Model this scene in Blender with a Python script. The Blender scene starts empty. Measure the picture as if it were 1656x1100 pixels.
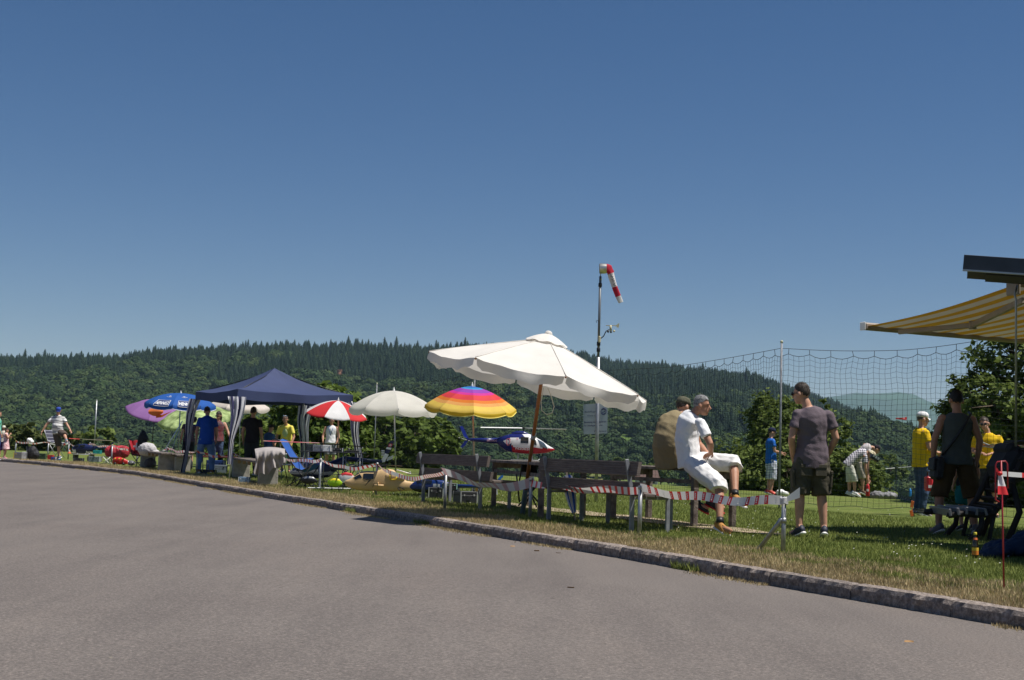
import bpy, bmesh, math, random
import numpy as np
from mathutils import Vector, Matrix, noise
V = Vector
PI = math.pi
random.seed(7); RNG = np.random.default_rng(11)
S = bpy.context.scene
# ---------------------------------------------------------------- camera
F = 2200.0; CX, CY = 828.0, 550.0; CAMZ = 0.85
PITCH = math.atan(184.0 / F); ROLL = 0.032
cam = bpy.data.cameras.new('camera'); cam.sensor_width = 36.0; cam.lens = F / 1656 * 36
cam.clip_start = 0.05; cam.clip_end = 40000
camo = bpy.data.objects.new('camera', cam); S.collection.objects.link(camo)
RC = Matrix.Rotation(PI/2 + PITCH, 3, 'X') @ Matrix.Rotation(ROLL, 3, 'Z')
camo.matrix_world = Matrix.Translation((0, 0, CAMZ)) @ RC.to_4x4()
S.camera = camo
# ---------------------------------------------------------------- sky, sun, exposure
SUN = V((0.44, -0.12, 1.0)).normalized()
W = bpy.data.worlds.new('World'); S.world = W; W.use_nodes = True
nt = W.node_tree; nt.nodes.clear()
sky = nt.nodes.new('ShaderNodeTexSky'); sky.sky_type = 'NISHITA'; sky.sun_disc = False
sky.sun_elevation = math.asin(SUN.z); sky.sun_rotation = math.atan2(SUN.x, SUN.y)
sky.altitude = 600; sky.air_density = 1.0; sky.dust_density = 0.0; sky.ozone_density = 3.2
bg = nt.nodes.new('ShaderNodeBackground'); bg.inputs[1].default_value = 0.0465
wo = nt.nodes.new('ShaderNodeOutputWorld')
hs = nt.nodes.new('ShaderNodeHueSaturation'); hs.inputs['Saturation'].default_value = 1.24
nt.links.new(sky.outputs[0], hs.inputs['Color']); tn = nt.nodes.new('ShaderNodeMix'); tn.data_type = 'RGBA'; tn.blend_type = 'MULTIPLY'; tn.inputs[0].default_value = 1; tn.inputs[7].default_value = (1.02, .93, 1.0, 1)
nt.links.new(hs.outputs[0], tn.inputs[6]); nt.links.new(tn.outputs[2], bg.inputs[0]); nt.links.new(bg.outputs[0], wo.inputs[0])
sl = bpy.data.lights.new('sun', 'SUN'); sl.energy = 4.6; sl.angle = math.radians(0.53); sl.color = (1, 0.95, 0.87)
so = bpy.data.objects.new('sun', sl); S.collection.objects.link(so)
so.rotation_euler = SUN.to_track_quat('Z', 'Y').to_euler(); so.location = (20, 20, 60)
S.view_settings.view_transform = 'Standard'; S.view_settings.look = 'None'
S.view_settings.exposure = 0.45; S.view_settings.gamma = 1.0; S.view_settings.use_curve_mapping = False
S.cycles.max_bounces = 6; S.cycles.transparent_max_bounces = 8; S.cycles.volume_bounces = 1
# ---------------------------------------------------------------- helpers
def ss(a, b, x):
    t = min(1, max(0, (x - a) / (b - a))); return t * t * (3 - 2 * t)
def gz(x, y): return 0.15 * ss(25, 50, y) * ss(2, -8, x)
def ray(px, py): return RC @ V(((px - CX) / F, -(py - CY) / F, -1.0))
def at(px, py, D):
    d = ray(px, py); return V((0, 0, CAMZ)) + d * (D / d.y)
def g(px, py):                      # ground point seen at a pixel
    z = 0.0
    for i in range(8):
        d = ray(px, py); p = V((0, 0, CAMZ)) + d * ((z - CAMZ) / d.z); z = gz(p.x, p.y)
    p.z = z; return p
def gd(px, D, z=None):              # ground point in a pixel column at a depth
    py = 740 + CAMZ * F / D
    for i in range(4):
        p = at(px, py, D); zz = gz(p.x, p.y) if z is None else z
        py += (p.z - zz) * F / D
    return p
def hor(px): return 734 + 0.032 * (px - 828)
def lin(c): return c / 12.92 if c <= 0.04045 else ((c + 0.055) / 1.055) ** 2.4
def H(h): return tuple(lin(int(h[i:i+2], 16) / 255) for i in (0, 2, 4))
MATS = {}
def pm(name, c, rough=0.6, var=0.12, scale=6.0, bump=0.0, bscale=60.0, metal=0.0, c2=None, transl=0.0, spec=0.4, isl=False):
    if name in MATS: return MATS[name]
    if isinstance(c, str): c = H(c)
    if isinstance(c2, str): c2 = H(c2)
    m = bpy.data.materials.new(name); m.use_nodes = True; t = m.node_tree; n = t.nodes; L = t.links
    b = n['Principled BSDF']; b.inputs['Roughness'].default_value = rough; b.inputs['Metallic'].default_value = metal
    b.inputs['Specular IOR Level'].default_value = spec
    tc = n.new('ShaderNodeTexCoord'); nz = n.new('ShaderNodeTexNoise'); nz.inputs['Scale'].default_value = scale
    nz.inputs['Detail'].default_value = 4; L.new(tc.outputs['Object'], nz.inputs['Vector'])
    mx = n.new('ShaderNodeMix'); mx.data_type = 'RGBA'
    a = tuple(x * (1 - var) for x in c); d = tuple(min(1, x * (1 + var)) for x in (c2 or c))
    mx.inputs[6].default_value = (*a, 1); mx.inputs[7].default_value = (*d, 1)
    if isl:
        ge = n.new('ShaderNodeNewGeometry'); ad = n.new('ShaderNodeMath'); ad.operation = 'MULTIPLY_ADD'
        ad.inputs[1].default_value = 0.6; ad.use_clamp = True; L.new(ge.outputs['Random Per Island'], ad.inputs[0])
        mr = n.new('ShaderNodeMapRange'); mr.inputs[1].default_value = 0.3; mr.inputs[2].default_value = 0.7; mr.inputs[4].default_value = 0.5
        L.new(nz.outputs[0], mr.inputs[0]); L.new(mr.outputs[0], ad.inputs[2]); L.new(ad.outputs[0], mx.inputs[0])
    else:
        mr = n.new('ShaderNodeMapRange'); mr.inputs[1].default_value = 0.3; mr.inputs[2].default_value = 0.7
        L.new(nz.outputs[0], mr.inputs[0]); L.new(mr.outputs[0], mx.inputs[0])
    L.new(mx.outputs[2], b.inputs['Base Color'])
    if bump:
        n2 = n.new('ShaderNodeTexNoise'); n2.inputs['Scale'].default_value = bscale; n2.inputs['Detail'].default_value = 5
        L.new(tc.outputs['Object'], n2.inputs['Vector'])
        bp = n.new('ShaderNodeBump'); bp.inputs['Strength'].default_value = bump; bp.inputs['Distance'].default_value = 0.02
        L.new(n2.outputs[0], bp.inputs['Height']); L.new(bp.outputs[0], b.inputs['Normal'])
    if transl:
        tr = n.new('ShaderNodeBsdfTranslucent'); L.new(mx.outputs[2], tr.inputs[0]); ms = n.new('ShaderNodeMixShader')
        ms.inputs[0].default_value = transl; L.new(b.outputs[0], ms.inputs[1]); L.new(tr.outputs[0], ms.inputs[2])
        L.new(ms.outputs[0], n['Material Output'].inputs[0])
    MATS[name] = m; return m
def stripes(name, cols, pitch, axis='Z', rough=0.8, transl=0.0, cross=None):
    """hard colour bands along an object axis; cross = second set of bands mixed in (plaid)"""
    m = pm(name, cols[0], rough, transl=transl); t = m.node_tree; n = t.nodes; L = t.links
    def band(ax, cs):
        tc = n.new('ShaderNodeTexCoord'); sp = n.new('ShaderNodeSeparateXYZ'); L.new(tc.outputs['Object'], sp.inputs[0])
        mu = n.new('ShaderNodeMath'); mu.operation = 'MULTIPLY'; mu.inputs[1].default_value = 1 / pitch; L.new(sp.outputs[ax], mu.inputs[0])
        fr = n.new('ShaderNodeMath'); fr.operation = 'FRACT'; L.new(mu.outputs[0], fr.inputs[0])
        cr = n.new('ShaderNodeValToRGB'); cr.color_ramp.interpolation = 'CONSTANT'; L.new(fr.outputs[0], cr.inputs[0])
        e = cr.color_ramp.elements
        while len(e) < len(cs): e.new(0.5)
        for i, c in enumerate(cs):
            e[i].position = i / len(cs); e[i].color = (*(H(c) if isinstance(c, str) else c), 1)
        return cr
    a = band(axis, cols); out = a.outputs[0]
    if cross:
        b2 = band(cross, cols); mx = n.new('ShaderNodeMix'); mx.data_type = 'RGBA'; mx.inputs[0].default_value = 0.5
        L.new(a.outputs[0], mx.inputs[6]); L.new(b2.outputs[0], mx.inputs[7]); out = mx.outputs[2]
    L.new(out, n['Principled BSDF'].inputs['Base Color'])
    for q in n:
        if q.type == 'BSDF_TRANSLUCENT': L.new(out, q.inputs[0])
    return m
ORG = {}
def link(o): S.collection.objects.link(o); return o
class MB:
    def __init__(s): s.v = []; s.f = []; s.m = []; s.sm = []; s.M = None
    def add(s, vs, fs, mi=0, sm=False):
        k = len(s.v)
        s.v += [s.M @ V(p) for p in vs] if s.M else [V(p) for p in vs]
        for f in fs: s.f.append([k + i for i in f]); s.m.append(mi); s.sm.append(sm)
        return s
    def box(s, c, size, R=None, b=0.0, mi=0):
        c = V(c); X, Y, Z = [q / 2 for q in size]; R = R or Matrix.Identity(3); b = min(b, X * .6, Y * .6, Z * .6)
        if b <= 0:
            vs = [(sx * X, sy * Y, sz * Z) for sx in (-1, 1) for sy in (-1, 1) for sz in (-1, 1)]
            fs = [(0, 1, 3, 2), (4, 6, 7, 5), (0, 4, 5, 1), (2, 3, 7, 6), (0, 2, 6, 4), (1, 5, 7, 3)]
        else:
            vs = []; ix = {}
            for sx in (-1, 1):
                for sy in (-1, 1):
                    for sz in (-1, 1):
                        k = (sx, sy, sz)
                        ix[k] = len(vs)
                        vs += [(sx * X, sy * (Y - b), sz * (Z - b)), (sx * (X - b), sy * Y, sz * (Z - b)), (sx * (X - b), sy * (Y - b), sz * Z)]
            fs = []; T = (-1, 1)
            for q in T:
                fs.append([ix[(q, a, c2)] for a, c2 in ((-1, -1), (1, -1), (1, 1), (-1, 1))])
                fs.append([ix[(a, q, c2)] + 1 for a, c2 in ((-1, -1), (1, -1), (1, 1), (-1, 1))])
                fs.append([ix[(a, c2, q)] + 2 for a, c2 in ((-1, -1), (1, -1), (1, 1), (-1, 1))])
                for w in T:
                    fs.append([ix[(q, w, -1)], ix[(q, w, 1)], ix[(q, w, 1)] + 1, ix[(q, w, -1)] + 1])
                    fs.append([ix[(q, -1, w)], ix[(q, 1, w)], ix[(q, 1, w)] + 2, ix[(q, -1, w)] + 2])
                    fs.append([ix[(-1, q, w)] + 1, ix[(1, q, w)] + 1, ix[(1, q, w)] + 2, ix[(-1, q, w)] + 2])
                    for e in T: fs.append([ix[(q, w, e)], ix[(q, w, e)] + 1, ix[(q, w, e)] + 2])
            o = []
            for f in fs:
                p = [V(vs[i]) for i in f]; nn = (p[1] - p[0]).cross(p[2] - p[0])
                o.append(f if nn.dot(sum(p, V())) > 0 else f[::-1])
            fs = o
        return s.add([c + R @ V(p) for p in vs], fs, mi)
    def beam(s, a, b, w, h, up=(0, 0, 1), bev=0.0, mi=0, ext=0):
        a = V(a); b = V(b); z = (b - a); ln = z.length; z.normalize(); u = V(up)
        x = u.cross(z)
        if x.length < 1e-4: x = V((1, 0, 0)).cross(z)
        x.normalize(); y = z.cross(x)
        R = Matrix((x, y, z)).transposed()
        return s.box((a + b) / 2, (w, h, ln + ext), R, bev, mi)
    def rings(s, R, n=12, mi=0, caps=True, sm=True, closed=True):
        """R = list of (center, xaxis*rx, yaxis*ry)"""
        vs = []; fs = []
        for c, x, y in R:
            for i in range(n):
                a = 2 * PI * i / n; vs.append(c + x * math.cos(a) + y * math.sin(a))
        for j in range(len(R) - 1):
            for i in range(n):
                k = (i + 1) % n; fs.append((j*n+i, j*n+k, (j+1)*n+k, (j+1)*n+i))
        if caps: fs.append(tuple(range(n))[::-1]); fs.append(tuple((len(R)-1)*n + i for i in range(n)))
        return s.add(vs, fs, mi, sm)
    def tube(s, path, r, n=8, mi=0, caps=True, sm=True):
        path = [V(p) for p in path]; L = len(path); rr = r if isinstance(r, (list, tuple)) else [r] * L
        R = []; pu = None
        for i, p in enumerate(path):
            t = (path[min(i+1, L-1)] - path[max(i-1, 0)]).normalized()
            if pu is None: pu = V((0, 0, 1)) if abs(t.z) < 0.9 else V((1, 0, 0))
            x = (pu - t * pu.dot(t)).normalized(); y = t.cross(x); pu = x
            R.append((p, x * rr[i], y * rr[i]))
        return s.rings(R, n, mi, caps, sm)
    def lathe(s, prof, n=16, o=(0, 0, 0), R=None, mi=0, sm=True, caps=True):
        o = V(o); R = R or Matrix.Identity(3)
        return s.rings([(o + R @ V((0, 0, z)), R @ V((r, 0, 0)), R @ V((0, r, 0))) for r, z in prof], n, mi, caps, sm)
    def ell(s, c, ax, n=12, m=8, mi=0):
        c = V(c); x, y, z = [V(a) for a in ax]
        return s.rings([(c - z * math.cos(PI * j / m), x * max(1e-3, math.sin(PI * j / m)), y * max(1e-3, math.sin(PI * j / m))) for j in range(m + 1)], n, mi)
    def grid(s, fn, nu, nv, mi=0, sm=True, mf=None):
        k = len(s.v); vs = [fn(i / nu, j / nv) for j in range(nv + 1) for i in range(nu + 1)]; w = nu + 1
        fs = [(j*w+i, j*w+i+1, (j+1)*w+i+1, (j+1)*w+i) for j in range(nv) for i in range(nu)]
        s.add(vs, fs, mi, sm)
        if mf: 
            q = len(s.f) - len(fs)
            for j in range(nv):
                for i in range(nu): s.m[q + j*nu + i] = mf((i + .5) / nu, (j + .5) / nv)
        return s
    def build(s, name, mats, parent=None, o=None):
        o = V(o) if o is not None else (ORG[parent.name] if parent else V())
        me = bpy.data.meshes.new(name); me.from_pydata([tuple(p - o) for p in s.v], [], s.f)
        for m in (mats if isinstance(mats, (list, tuple)) else [mats]): me.materials.append(m)
        me.polygons.foreach_set('material_index', s.m); me.polygons.foreach_set('use_smooth', s.sm); me.update()
        ob = bpy.data.objects.new(name, me); link(ob); ORG[ob.name] = o.copy()
        if parent: ob.parent = parent
        else: ob.location = o
        return ob
def tag(o, label=None, cat=None, group=None, kind=None):
    if label: o['label'] = label
    if cat: o['category'] = cat
    if group: o['group'] = group
    if kind: o['kind'] = kind
    return o
def thing(name, label, cat, loc, group=None):
    o = bpy.data.objects.new(name, None); link(o); o.location = loc; o.empty_display_size = 0.1
    ORG[o.name] = V(loc); return tag(o, label, cat, group)
def npmesh(name, co, nside, mat, o=(0, 0, 0)):
    """many loose polygons of nside corners from an (N*nside,3) array"""
    n = len(co); me = bpy.data.meshes.new(name); me.vertices.add(n)
    me.vertices.foreach_set('co', np.ascontiguousarray(co - np.array(o), dtype=np.float32).ravel())
    me.loops.add(n); me.loops.foreach_set('vertex_index', np.arange(n, dtype=np.int32))
    me.polygons.add(n // nside); me.polygons.foreach_set('loop_start', np.arange(0, n, nside, dtype=np.int32))
    me.materials.append(mat); me.update(calc_edges=True)
    ob = bpy.data.objects.new(name, me); link(ob); ob.location = o; return ob
def evalmesh(ob):
    S.collection.objects.link(ob); dg = bpy.context.evaluated_depsgraph_get()
    e = ob.evaluated_get(dg); me = e.to_mesh()
    vs = np.zeros(len(me.vertices) * 3); me.vertices.foreach_get('co', vs)
    fs = [tuple(p.vertices) for p in me.polygons]; e.to_mesh_clear()
    d = ob.data; bpy.data.objects.remove(ob)
    return vs.reshape(-1, 3), fs
def remesh(mb, vox, smooth=4):
    me = bpy.data.meshes.new('t'); me.from_pydata([tuple(p) for p in mb.v], [], mb.f)
    bm = bmesh.new(); bm.from_mesh(me); bmesh.ops.recalc_face_normals(bm, faces=bm.faces); bm.to_mesh(me); bm.free()
    ob = bpy.data.objects.new('t', me); r = ob.modifiers.new('r', 'REMESH'); r.mode = 'VOXEL'; r.voxel_size = vox
    sm = ob.modifiers.new('s', 'SMOOTH'); sm.factor = 0.5; sm.iterations = smooth
    return evalmesh(ob)
def vnormals(vs, fs):
    F4 = np.array([f if len(f) == 4 else (*f, f[-1]) for f in fs]); n = np.cross(vs[F4[:, 2]] - vs[F4[:, 0]], vs[F4[:, 3]] - vs[F4[:, 1]])
    N = np.zeros_like(vs)
    for k in range(4): np.add.at(N, F4[:, k], n)
    return N / (np.linalg.norm(N, axis=1, keepdims=True) + 1e-12)
def text2d(txt, size=1.0, bold=0.0):
    """flat lettering as (verts, faces), centred on 0"""
    cu = bpy.data.curves.new('t', 'FONT'); cu.body = txt; cu.size = size; cu.align_x = 'CENTER'; cu.align_y = 'CENTER'; cu.resolution_u = 3; cu.offset = bold
    return evalmesh(bpy.data.objects.new('t', cu))
def put_text(mb, txt, size, fn, mi=0, bold=0.0, w=None):
    vs, fs = text2d(txt, size, bold); k = 1.0
    if w: k = w / (vs[:, 0].max() - vs[:, 0].min())
    mb.add([fn(v[0] * k, v[1]) for v in vs], fs, mi); return mb
# ---------------------------------------------------------------- shared materials
steel = pm('galvanised_steel', (.34, .35, .36), .45, .25, 14, metal=.7)
greysteel = pm('painted_grey_steel', (.20, .21, .23), .5, .2, 9)
darkwood = pm('weathered_dark_wood', (.105, .082, .072), .8, .45, 9, .5, 45, c2=(.15, .125, .11))
conc = pm('weathered_concrete', (.30, .28, .25), .9, .2, 9, .5, 60)
black = pm('black_plastic', (.015, .015, .017), .45)
white = pm('white_paint', (.78, .78, .76), .5, .05)
red = pm('red_paint', (.55, .025, .03), .45, .1)
navy = pm('navy_paint', (.012, .018, .075), .3, .15)
blue = pm('blue_plastic', (.02, .09, .42), .4, .1)
skin = pm('skin', (.50, .27, .18), .55, .14, 14, .05, 200)
skin2 = pm('tanned_skin', (.40, .20, .125), .55, .14, 14, .05, 200)
hairm = pm('dark_brown_hair', (.035, .024, .018), .6, .5, 60, .4, 150)
glassd = pm('dark_tinted_glass', (.012, .014, .018), .12, .2, spec=.6)
# ================================================================ SETTING
KP = [(9.5, -6.0), (7.2, -1.0), (5.2, 3.5), (4.05, 6.2), (3.11, 8.27), (2.0, 10.75), (0.93, 13.3), (-.29, 16.0), (-2.55, 21.0), (-5.3, 27.0), (-9.0, 34.6), (-11.2, 38.2), (-17.0, 46.0), (-25, 56), (-38, 70)]
def resample(pts, step):
    out = []; P = [V((x, y, 0)) for x, y in pts]
    fine = []
    for i in range(len(P) - 1):
        p0 = P[max(i-1, 0)]; p1 = P[i]; p2 = P[i+1]; p3 = P[min(i+2, len(P)-1)]
        for k in range(24):
            t = k / 24
            fine.append(.5 * ((2*p1) + (p2-p0)*t + (2*p0-5*p1+4*p2-p3)*t*t + (3*p1-p0-3*p2+p3)*t**3))
    fine.append(P[-1]); acc = 0; out = [fine[0]]
    for a, b in zip(fine, fine[1:]):
        L = (b - a).length
        while acc + L >= step:
            f = (step - acc) / L; a = a.lerp(b, f); out.append(a.copy()); L = (b - a).length; acc = 0
        acc += L
    return out
KL = resample(KP, 0.5)
def knorm(i):
    t = (KL[min(i+1, len(KL)-1)] - KL[max(i-1, 0)]).normalized(); return V((t.y, -t.x, 0))
KN = [knorm(i) for i in range(len(KL))]
KA = np.array([(p.x, p.y) for p in KL]); KNA = np.array([(p.x, p.y) for p in KN])
def kdist(x, y):
    d = (KA[:, 0] - x) ** 2 + (KA[:, 1] - y) ** 2; i = int(d.argmin()); return (x - KA[i, 0]) * KNA[i, 0] + (y - KA[i, 1]) * KNA[i, 1], i
# --- road
def node_mat(name): 
    m = bpy.data.materials.new(name); m.use_nodes = True; return m, m.node_tree.nodes, m.node_tree.links, m.node_tree.nodes['Principled BSDF']
def noise_node(n, L, vec, scale, detail=4, rough=.5, mapping=None):
    nz = n.new('ShaderNodeTexNoise'); nz.inputs['Scale'].default_value = scale; nz.inputs['Detail'].default_value = detail; nz.inputs['Roughness'].default_value = rough
    if mapping:
        mp = n.new('ShaderNodeMapping'); mp.inputs['Rotation'].default_value = (0, 0, mapping[0]); mp.inputs['Scale'].default_value = mapping[1]; L.new(vec, mp.inputs[0]); vec = mp.outputs[0]
    L.new(vec, nz.inputs['Vector']); return nz
def ramp(n, L, src, stops):
    cr = n.new('ShaderNodeValToRGB'); e = cr.color_ramp.elements
    while len(e) < len(stops): e.new(.5)
    for q, (p, c) in zip(e, stops): q.position = p; q.color = (*c, 1)
    L.new(src, cr.inputs[0]); return cr
def mixc(n, L, fac, a, b, blend='MIX'):
    m = n.new('ShaderNodeMix'); m.data_type = 'RGBA'; m.blend_type = blend
    for i, s_ in ((0, fac), (6, a), (7, b)):
        if isinstance(s_, (int, float)): m.inputs[i].default_value = s_
        elif isinstance(s_, tuple): m.inputs[i].default_value = (*s_, 1)
        else: L.new(s_, m.inputs[i])
    return m.outputs[2]
asph, n, L, bs = node_mat('worn_asphalt')
tc = n.new('ShaderNodeTexCoord'); ob_ = tc.outputs['Object']
base = ramp(n, L, noise_node(n, L, ob_, .55, 5, .6).outputs[0], [(.3, (.124, .108, .099)), (.7, (.142, .125, .114))])
strk = ramp(n, L, noise_node(n, L, ob_, 1.0, 5, .65, (math.radians(-24), (1.3, .16, 1))).outputs[0], [(.3, (.84, .84, .85)), (.5, (1, 1, 1)), (.72, (1.12, 1.10, 1.08))])
c1 = mixc(n, L, 1.0, base.outputs[0], strk.outputs[0], 'MULTIPLY')
grit = ramp(n, L, noise_node(n, L, ob_, 62, 3, .85).outputs[0], [(.30, (.30, .30, .30)), (.44, (.85, .85, .85)), (.56, (1.2, 1.2, 1.2)), (.70, (2.5, 2.4, 2.35))])
c2 = mixc(n, L, .72, c1, grit.outputs[0], 'MULTIPLY')
stain = ramp(n, L, noise_node(n, L, ob_, 2.6, 2, .5).outputs[0], [(.72, (1, 1, 1)), (.80, (.8, .79, .79))])
c3 = mixc(n, L, 1.0, c2, stain.outputs[0], 'MULTIPLY')
vo = n.new('ShaderNodeTexVoronoi'); vo.inputs['Scale'].default_value = 1.1; vo.inputs['Randomness'].default_value = 1; L.new(ob_, vo.inputs['Vector'])
spot = ramp(n, L, vo.outputs['Distance'], [(.018, (.35, .33, .33)), (.03, (1, 1, 1))])
c4 = mixc(n, L, 1.0, c3, spot.outputs[0], 'MULTIPLY')
L.new(c4, bs.inputs['Base Color']); bs.inputs['Roughness'].default_value = .85; bs.inputs['Specular IOR Level'].default_value = .25
bp = n.new('ShaderNodeBump'); bp.inputs['Strength'].default_value = .6; bp.inputs['Distance'].default_value = .006
L.new(noise_node(n, L, ob_, 120, 4, .7).outputs[0], bp.inputs['Height']); L.new(bp.outputs[0], bs.inputs['Normal'])
mb = MB(); nk = len(KL); offs = [0.10, -.6, -1.5, -3, -5, -8, -12, -18, -26, -40, -60]
def rpt(u, v):
    i = round(u * (nk - 1)); t = offs[round(v * (len(offs) - 1))]; p = KL[i] + KN[i] * t
    return V((p.x, p.y, gz(p.x, p.y) - .10 + .02 * (1 - math.exp(t / 4 if t < 0 else 0)) + .004 * noise.noise(p * .4)))
mb.grid(rpt, nk - 1, len(offs) - 1); tag(mb.build('road', asph), kind='structure')
# --- lawn (one sheet from kerb to the edge of the plateau and down the bank)
lawnm, n, L, bs = node_mat('mown_grass')
tc = n.new('ShaderNodeTexCoord'); ob_ = tc.outputs['Object']; av = n.new('ShaderNodeAttribute'); av.attribute_name = 'dry'
gr = ramp(n, L, noise_node(n, L, ob_, 1.3, 6, .7).outputs[0], [(.3, (.072, .105, .020)), (.5, (.125, .160, .034)), (.72, (.195, .205, .068))])
gf = ramp(n, L, noise_node(n, L, ob_, 60, 3, .8).outputs[0], [(.3, (.45, .45, .45)), (.6, (1.2, 1.2, 1.2))])
gg = mixc(n, L, .8, gr.outputs[0], gf.outputs[0], 'MULTIPLY')
dr = ramp(n, L, noise_node(n, L, ob_, 26, 5, .8).outputs[0], [(.3, (.13, .09, .045)), (.55, (.27, .21, .115)), (.75, (.38, .31, .19))])
ad = n.new('ShaderNodeMath'); ad.operation = 'ADD'; L.new(av.outputs['Fac'], ad.inputs[0])
mr = n.new('ShaderNodeMapRange'); mr.inputs[1].default_value = .3; mr.inputs[2].default_value = .7; mr.inputs[3].default_value = -.45; mr.inputs[4].default_value = .45
L.new(noise_node(n, L, ob_, 1.7, 5, .65).outputs[0], mr.inputs[0]); L.new(mr.outputs[0], ad.inputs[1]); ad.use_clamp = True
L.new(mixc(n, L, ad.outputs[0], gg, dr.outputs[0]), bs.inputs['Base Color']); bs.inputs['Roughness'].default_value = .9; bs.inputs['Specular IOR Level'].default_value = .15
bp = n.new('ShaderNodeBump'); bp.inputs['Strength'].default_value = .8; bp.inputs['Distance'].default_value = .03
L.new(noise_node(n, L, ob_, 45, 4, .7).outputs[0], bp.inputs['Height']); L.new(bp.outputs[0], bs.inputs['Normal'])
T = [.13, .3, .55, .8, 1.1, 1.5, 2, 2.6, 3.3, 4.2, 5.2, 6.4, 8, 10, 12, 14, 16, 17.4, 19, 24, 32, 45, 60]
def lz(t): return 0 if t < 17.6 else -(t - 17.6) * .30
def dryness(t, i): return max(0, 1.3 - t / (1.3 + .35 * noise.noise(V((i * .21, 0, 3))))) - .35 * ss(2, 5, t) + .25 * ss(9, 13, t)
def lpt(u, v):
    i = round(u * (nk - 1)); t = T[round(v * (len(T) - 1))]; p = KL[i] + KN[i] * t
    return V((p.x, p.y, gz(p.x, p.y) + lz(t) - .012 + .012 * noise.noise(p * .9)))
mb = MB(); mb.grid(lpt, nk - 1, len(T) - 1); lo = tag(mb.build('lawn', lawnm), kind='structure')
at_ = lo.data.attributes.new('dry', 'FLOAT', 'POINT')
at_.data.foreach_set('value', [dryness(T[j], i) for j in range(len(T)) for i in range(nk)])
# --- footpath behind the benches
sand = pm('sandy_path', (.34, .27, .19), .95, .35, 6, .6, 60)
fp = [g(800, 812), g(870, 822), g(940, 830), g(1010, 837), g(1080, 846), g(1150, 854), g(1210, 861), g(1262, 866)]
mb = MB(); row = []
def fpt(u, v):
    k = u * (len(fp) - 1); i = min(int(k), len(fp) - 2); p = fp[i].lerp(fp[i+1], k - i); w = .34 * (1 - .75 * abs(2*u-1) ** 4) + .10 * noise.noise(p * 2.2)
    d = (fp[i+1] - fp[i]).normalized(); q = V((d.y, -d.x, 0)); r = p + q * (v - .5) * 2 * w; r.z = gz(r.x, r.y) + .012; return r
mb.grid(fpt, 70, 4); tag(mb.build('footpath', sand), kind='structure')
# --- kerb of rough granite stones
gran, n, L, bs = node_mat('rough_granite')
tc = n.new('ShaderNodeTexCoord'); ob_ = tc.outputs['Object']
a = ramp(n, L, noise_node(n, L, ob_, 22, 6, .75).outputs[0], [(.3, (.06, .051, .046)), (.48, (.20, .17, .152)), (.70, (.42, .37, .335))])
oi = n.new('ShaderNodeObjectInfo'); rr = ramp(n, L, oi.outputs['Random'], [(0, (.8, .78, .78)), (1, (1.15, 1.1, 1.06))])
L.new(mixc(n, L, 1, a.outputs[0], rr.outputs[0], 'MULTIPLY'), bs.inputs['Base Color']); bs.inputs['Roughness'].default_value = .9
bp = n.new('ShaderNodeBump'); bp.inputs['Strength'].default_value = .8; bp.inputs['Distance'].default_value = .02
L.new(noise_node(n, L, ob_, 38, 5, .7).outputs[0], bp.inputs['Height']); L.new(bp.outputs[0], bs.inputs['Normal'])
kerb = bpy.data.objects.new('kerb', None); link(kerb); tag(kerb, kind='structure')
def stone_mesh(sd):
    nx, na = 22, 9; W_, Hh = .145, .26; vs = []; fs = []
    prof = [(0.0, -Hh), (0.0, -.17), (-.004, -.12), (0.0, -.08), (-.002, -.035), (.012, -.006), (.05, 0), (.10, 0.002), (W_, -.004), (W_, -Hh)]
    for i in range(nx + 1):
        x = -.496 + .992 * i / nx; e = .012 * (1 if i in (0, nx) else 0)
        for j, (y, z) in enumerate(prof):
            q = V((x * 5 + sd * 9.1, j * .55, sd * 3.3)); rf = .017 if j < 5 else .006
            vs.append((x, y + e + rf * (noise.noise(q * 1.6) + .6 * noise.noise(q * 4.1)), z + (.006 if 4 < j < 9 else 0) * noise.noise(q * 1.3) - e * .6))
    m = len(prof)
    for i in range(nx):
        for j in range(m - 1): fs.append((i*m+j, (i+1)*m+j, (i+1)*m+j+1, i*m+j+1))
    fs.append(tuple(range(m))); fs.append(tuple(nx*m + j for j in range(m))[::-1])
    me = bpy.data.meshes.new('kerb_stone'); me.from_pydata(vs, [], fs); me.materials.append(gran)
    bm = bmesh.new(); bm.from_mesh(me); bmesh.ops.recalc_face_normals(bm, faces=bm.faces); bm.to_mesh(me); bm.free(); return me
SM = [stone_mesh(k) for k in range(7)]
K1 = resample(KP, 0.25); k = 8
while k < len(K1) - 5:
    ln = random.choice((3, 4, 4, 4, 5)); a_, b_ = K1[k], K1[min(k + ln, len(K1) - 1)]; k += ln
    if a_.y > 62: break
    o = bpy.data.objects.new('kerb_stone', random.choice(SM)); link(o); o.parent = kerb
    d = b_ - a_; c = (a_ + b_) / 2; ang = math.atan2(-d.y, -d.x) ; zz = gz(c.x, c.y)
    o.location = (c.x, c.y, zz + .012 + random.uniform(-.006, .006)); o.scale = (d.length, 1, 1); o.rotation_euler = (0, 0, ang)
    n_ = Matrix.Rotation(ang, 3, 'Z') @ V((0, 1, 0))
    if n_.dot(V((d.y, -d.x, 0))) < 0: o.rotation_euler = (0, 0, ang + PI)
    o.rotation_euler.z += random.uniform(-.008, .008)
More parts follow.
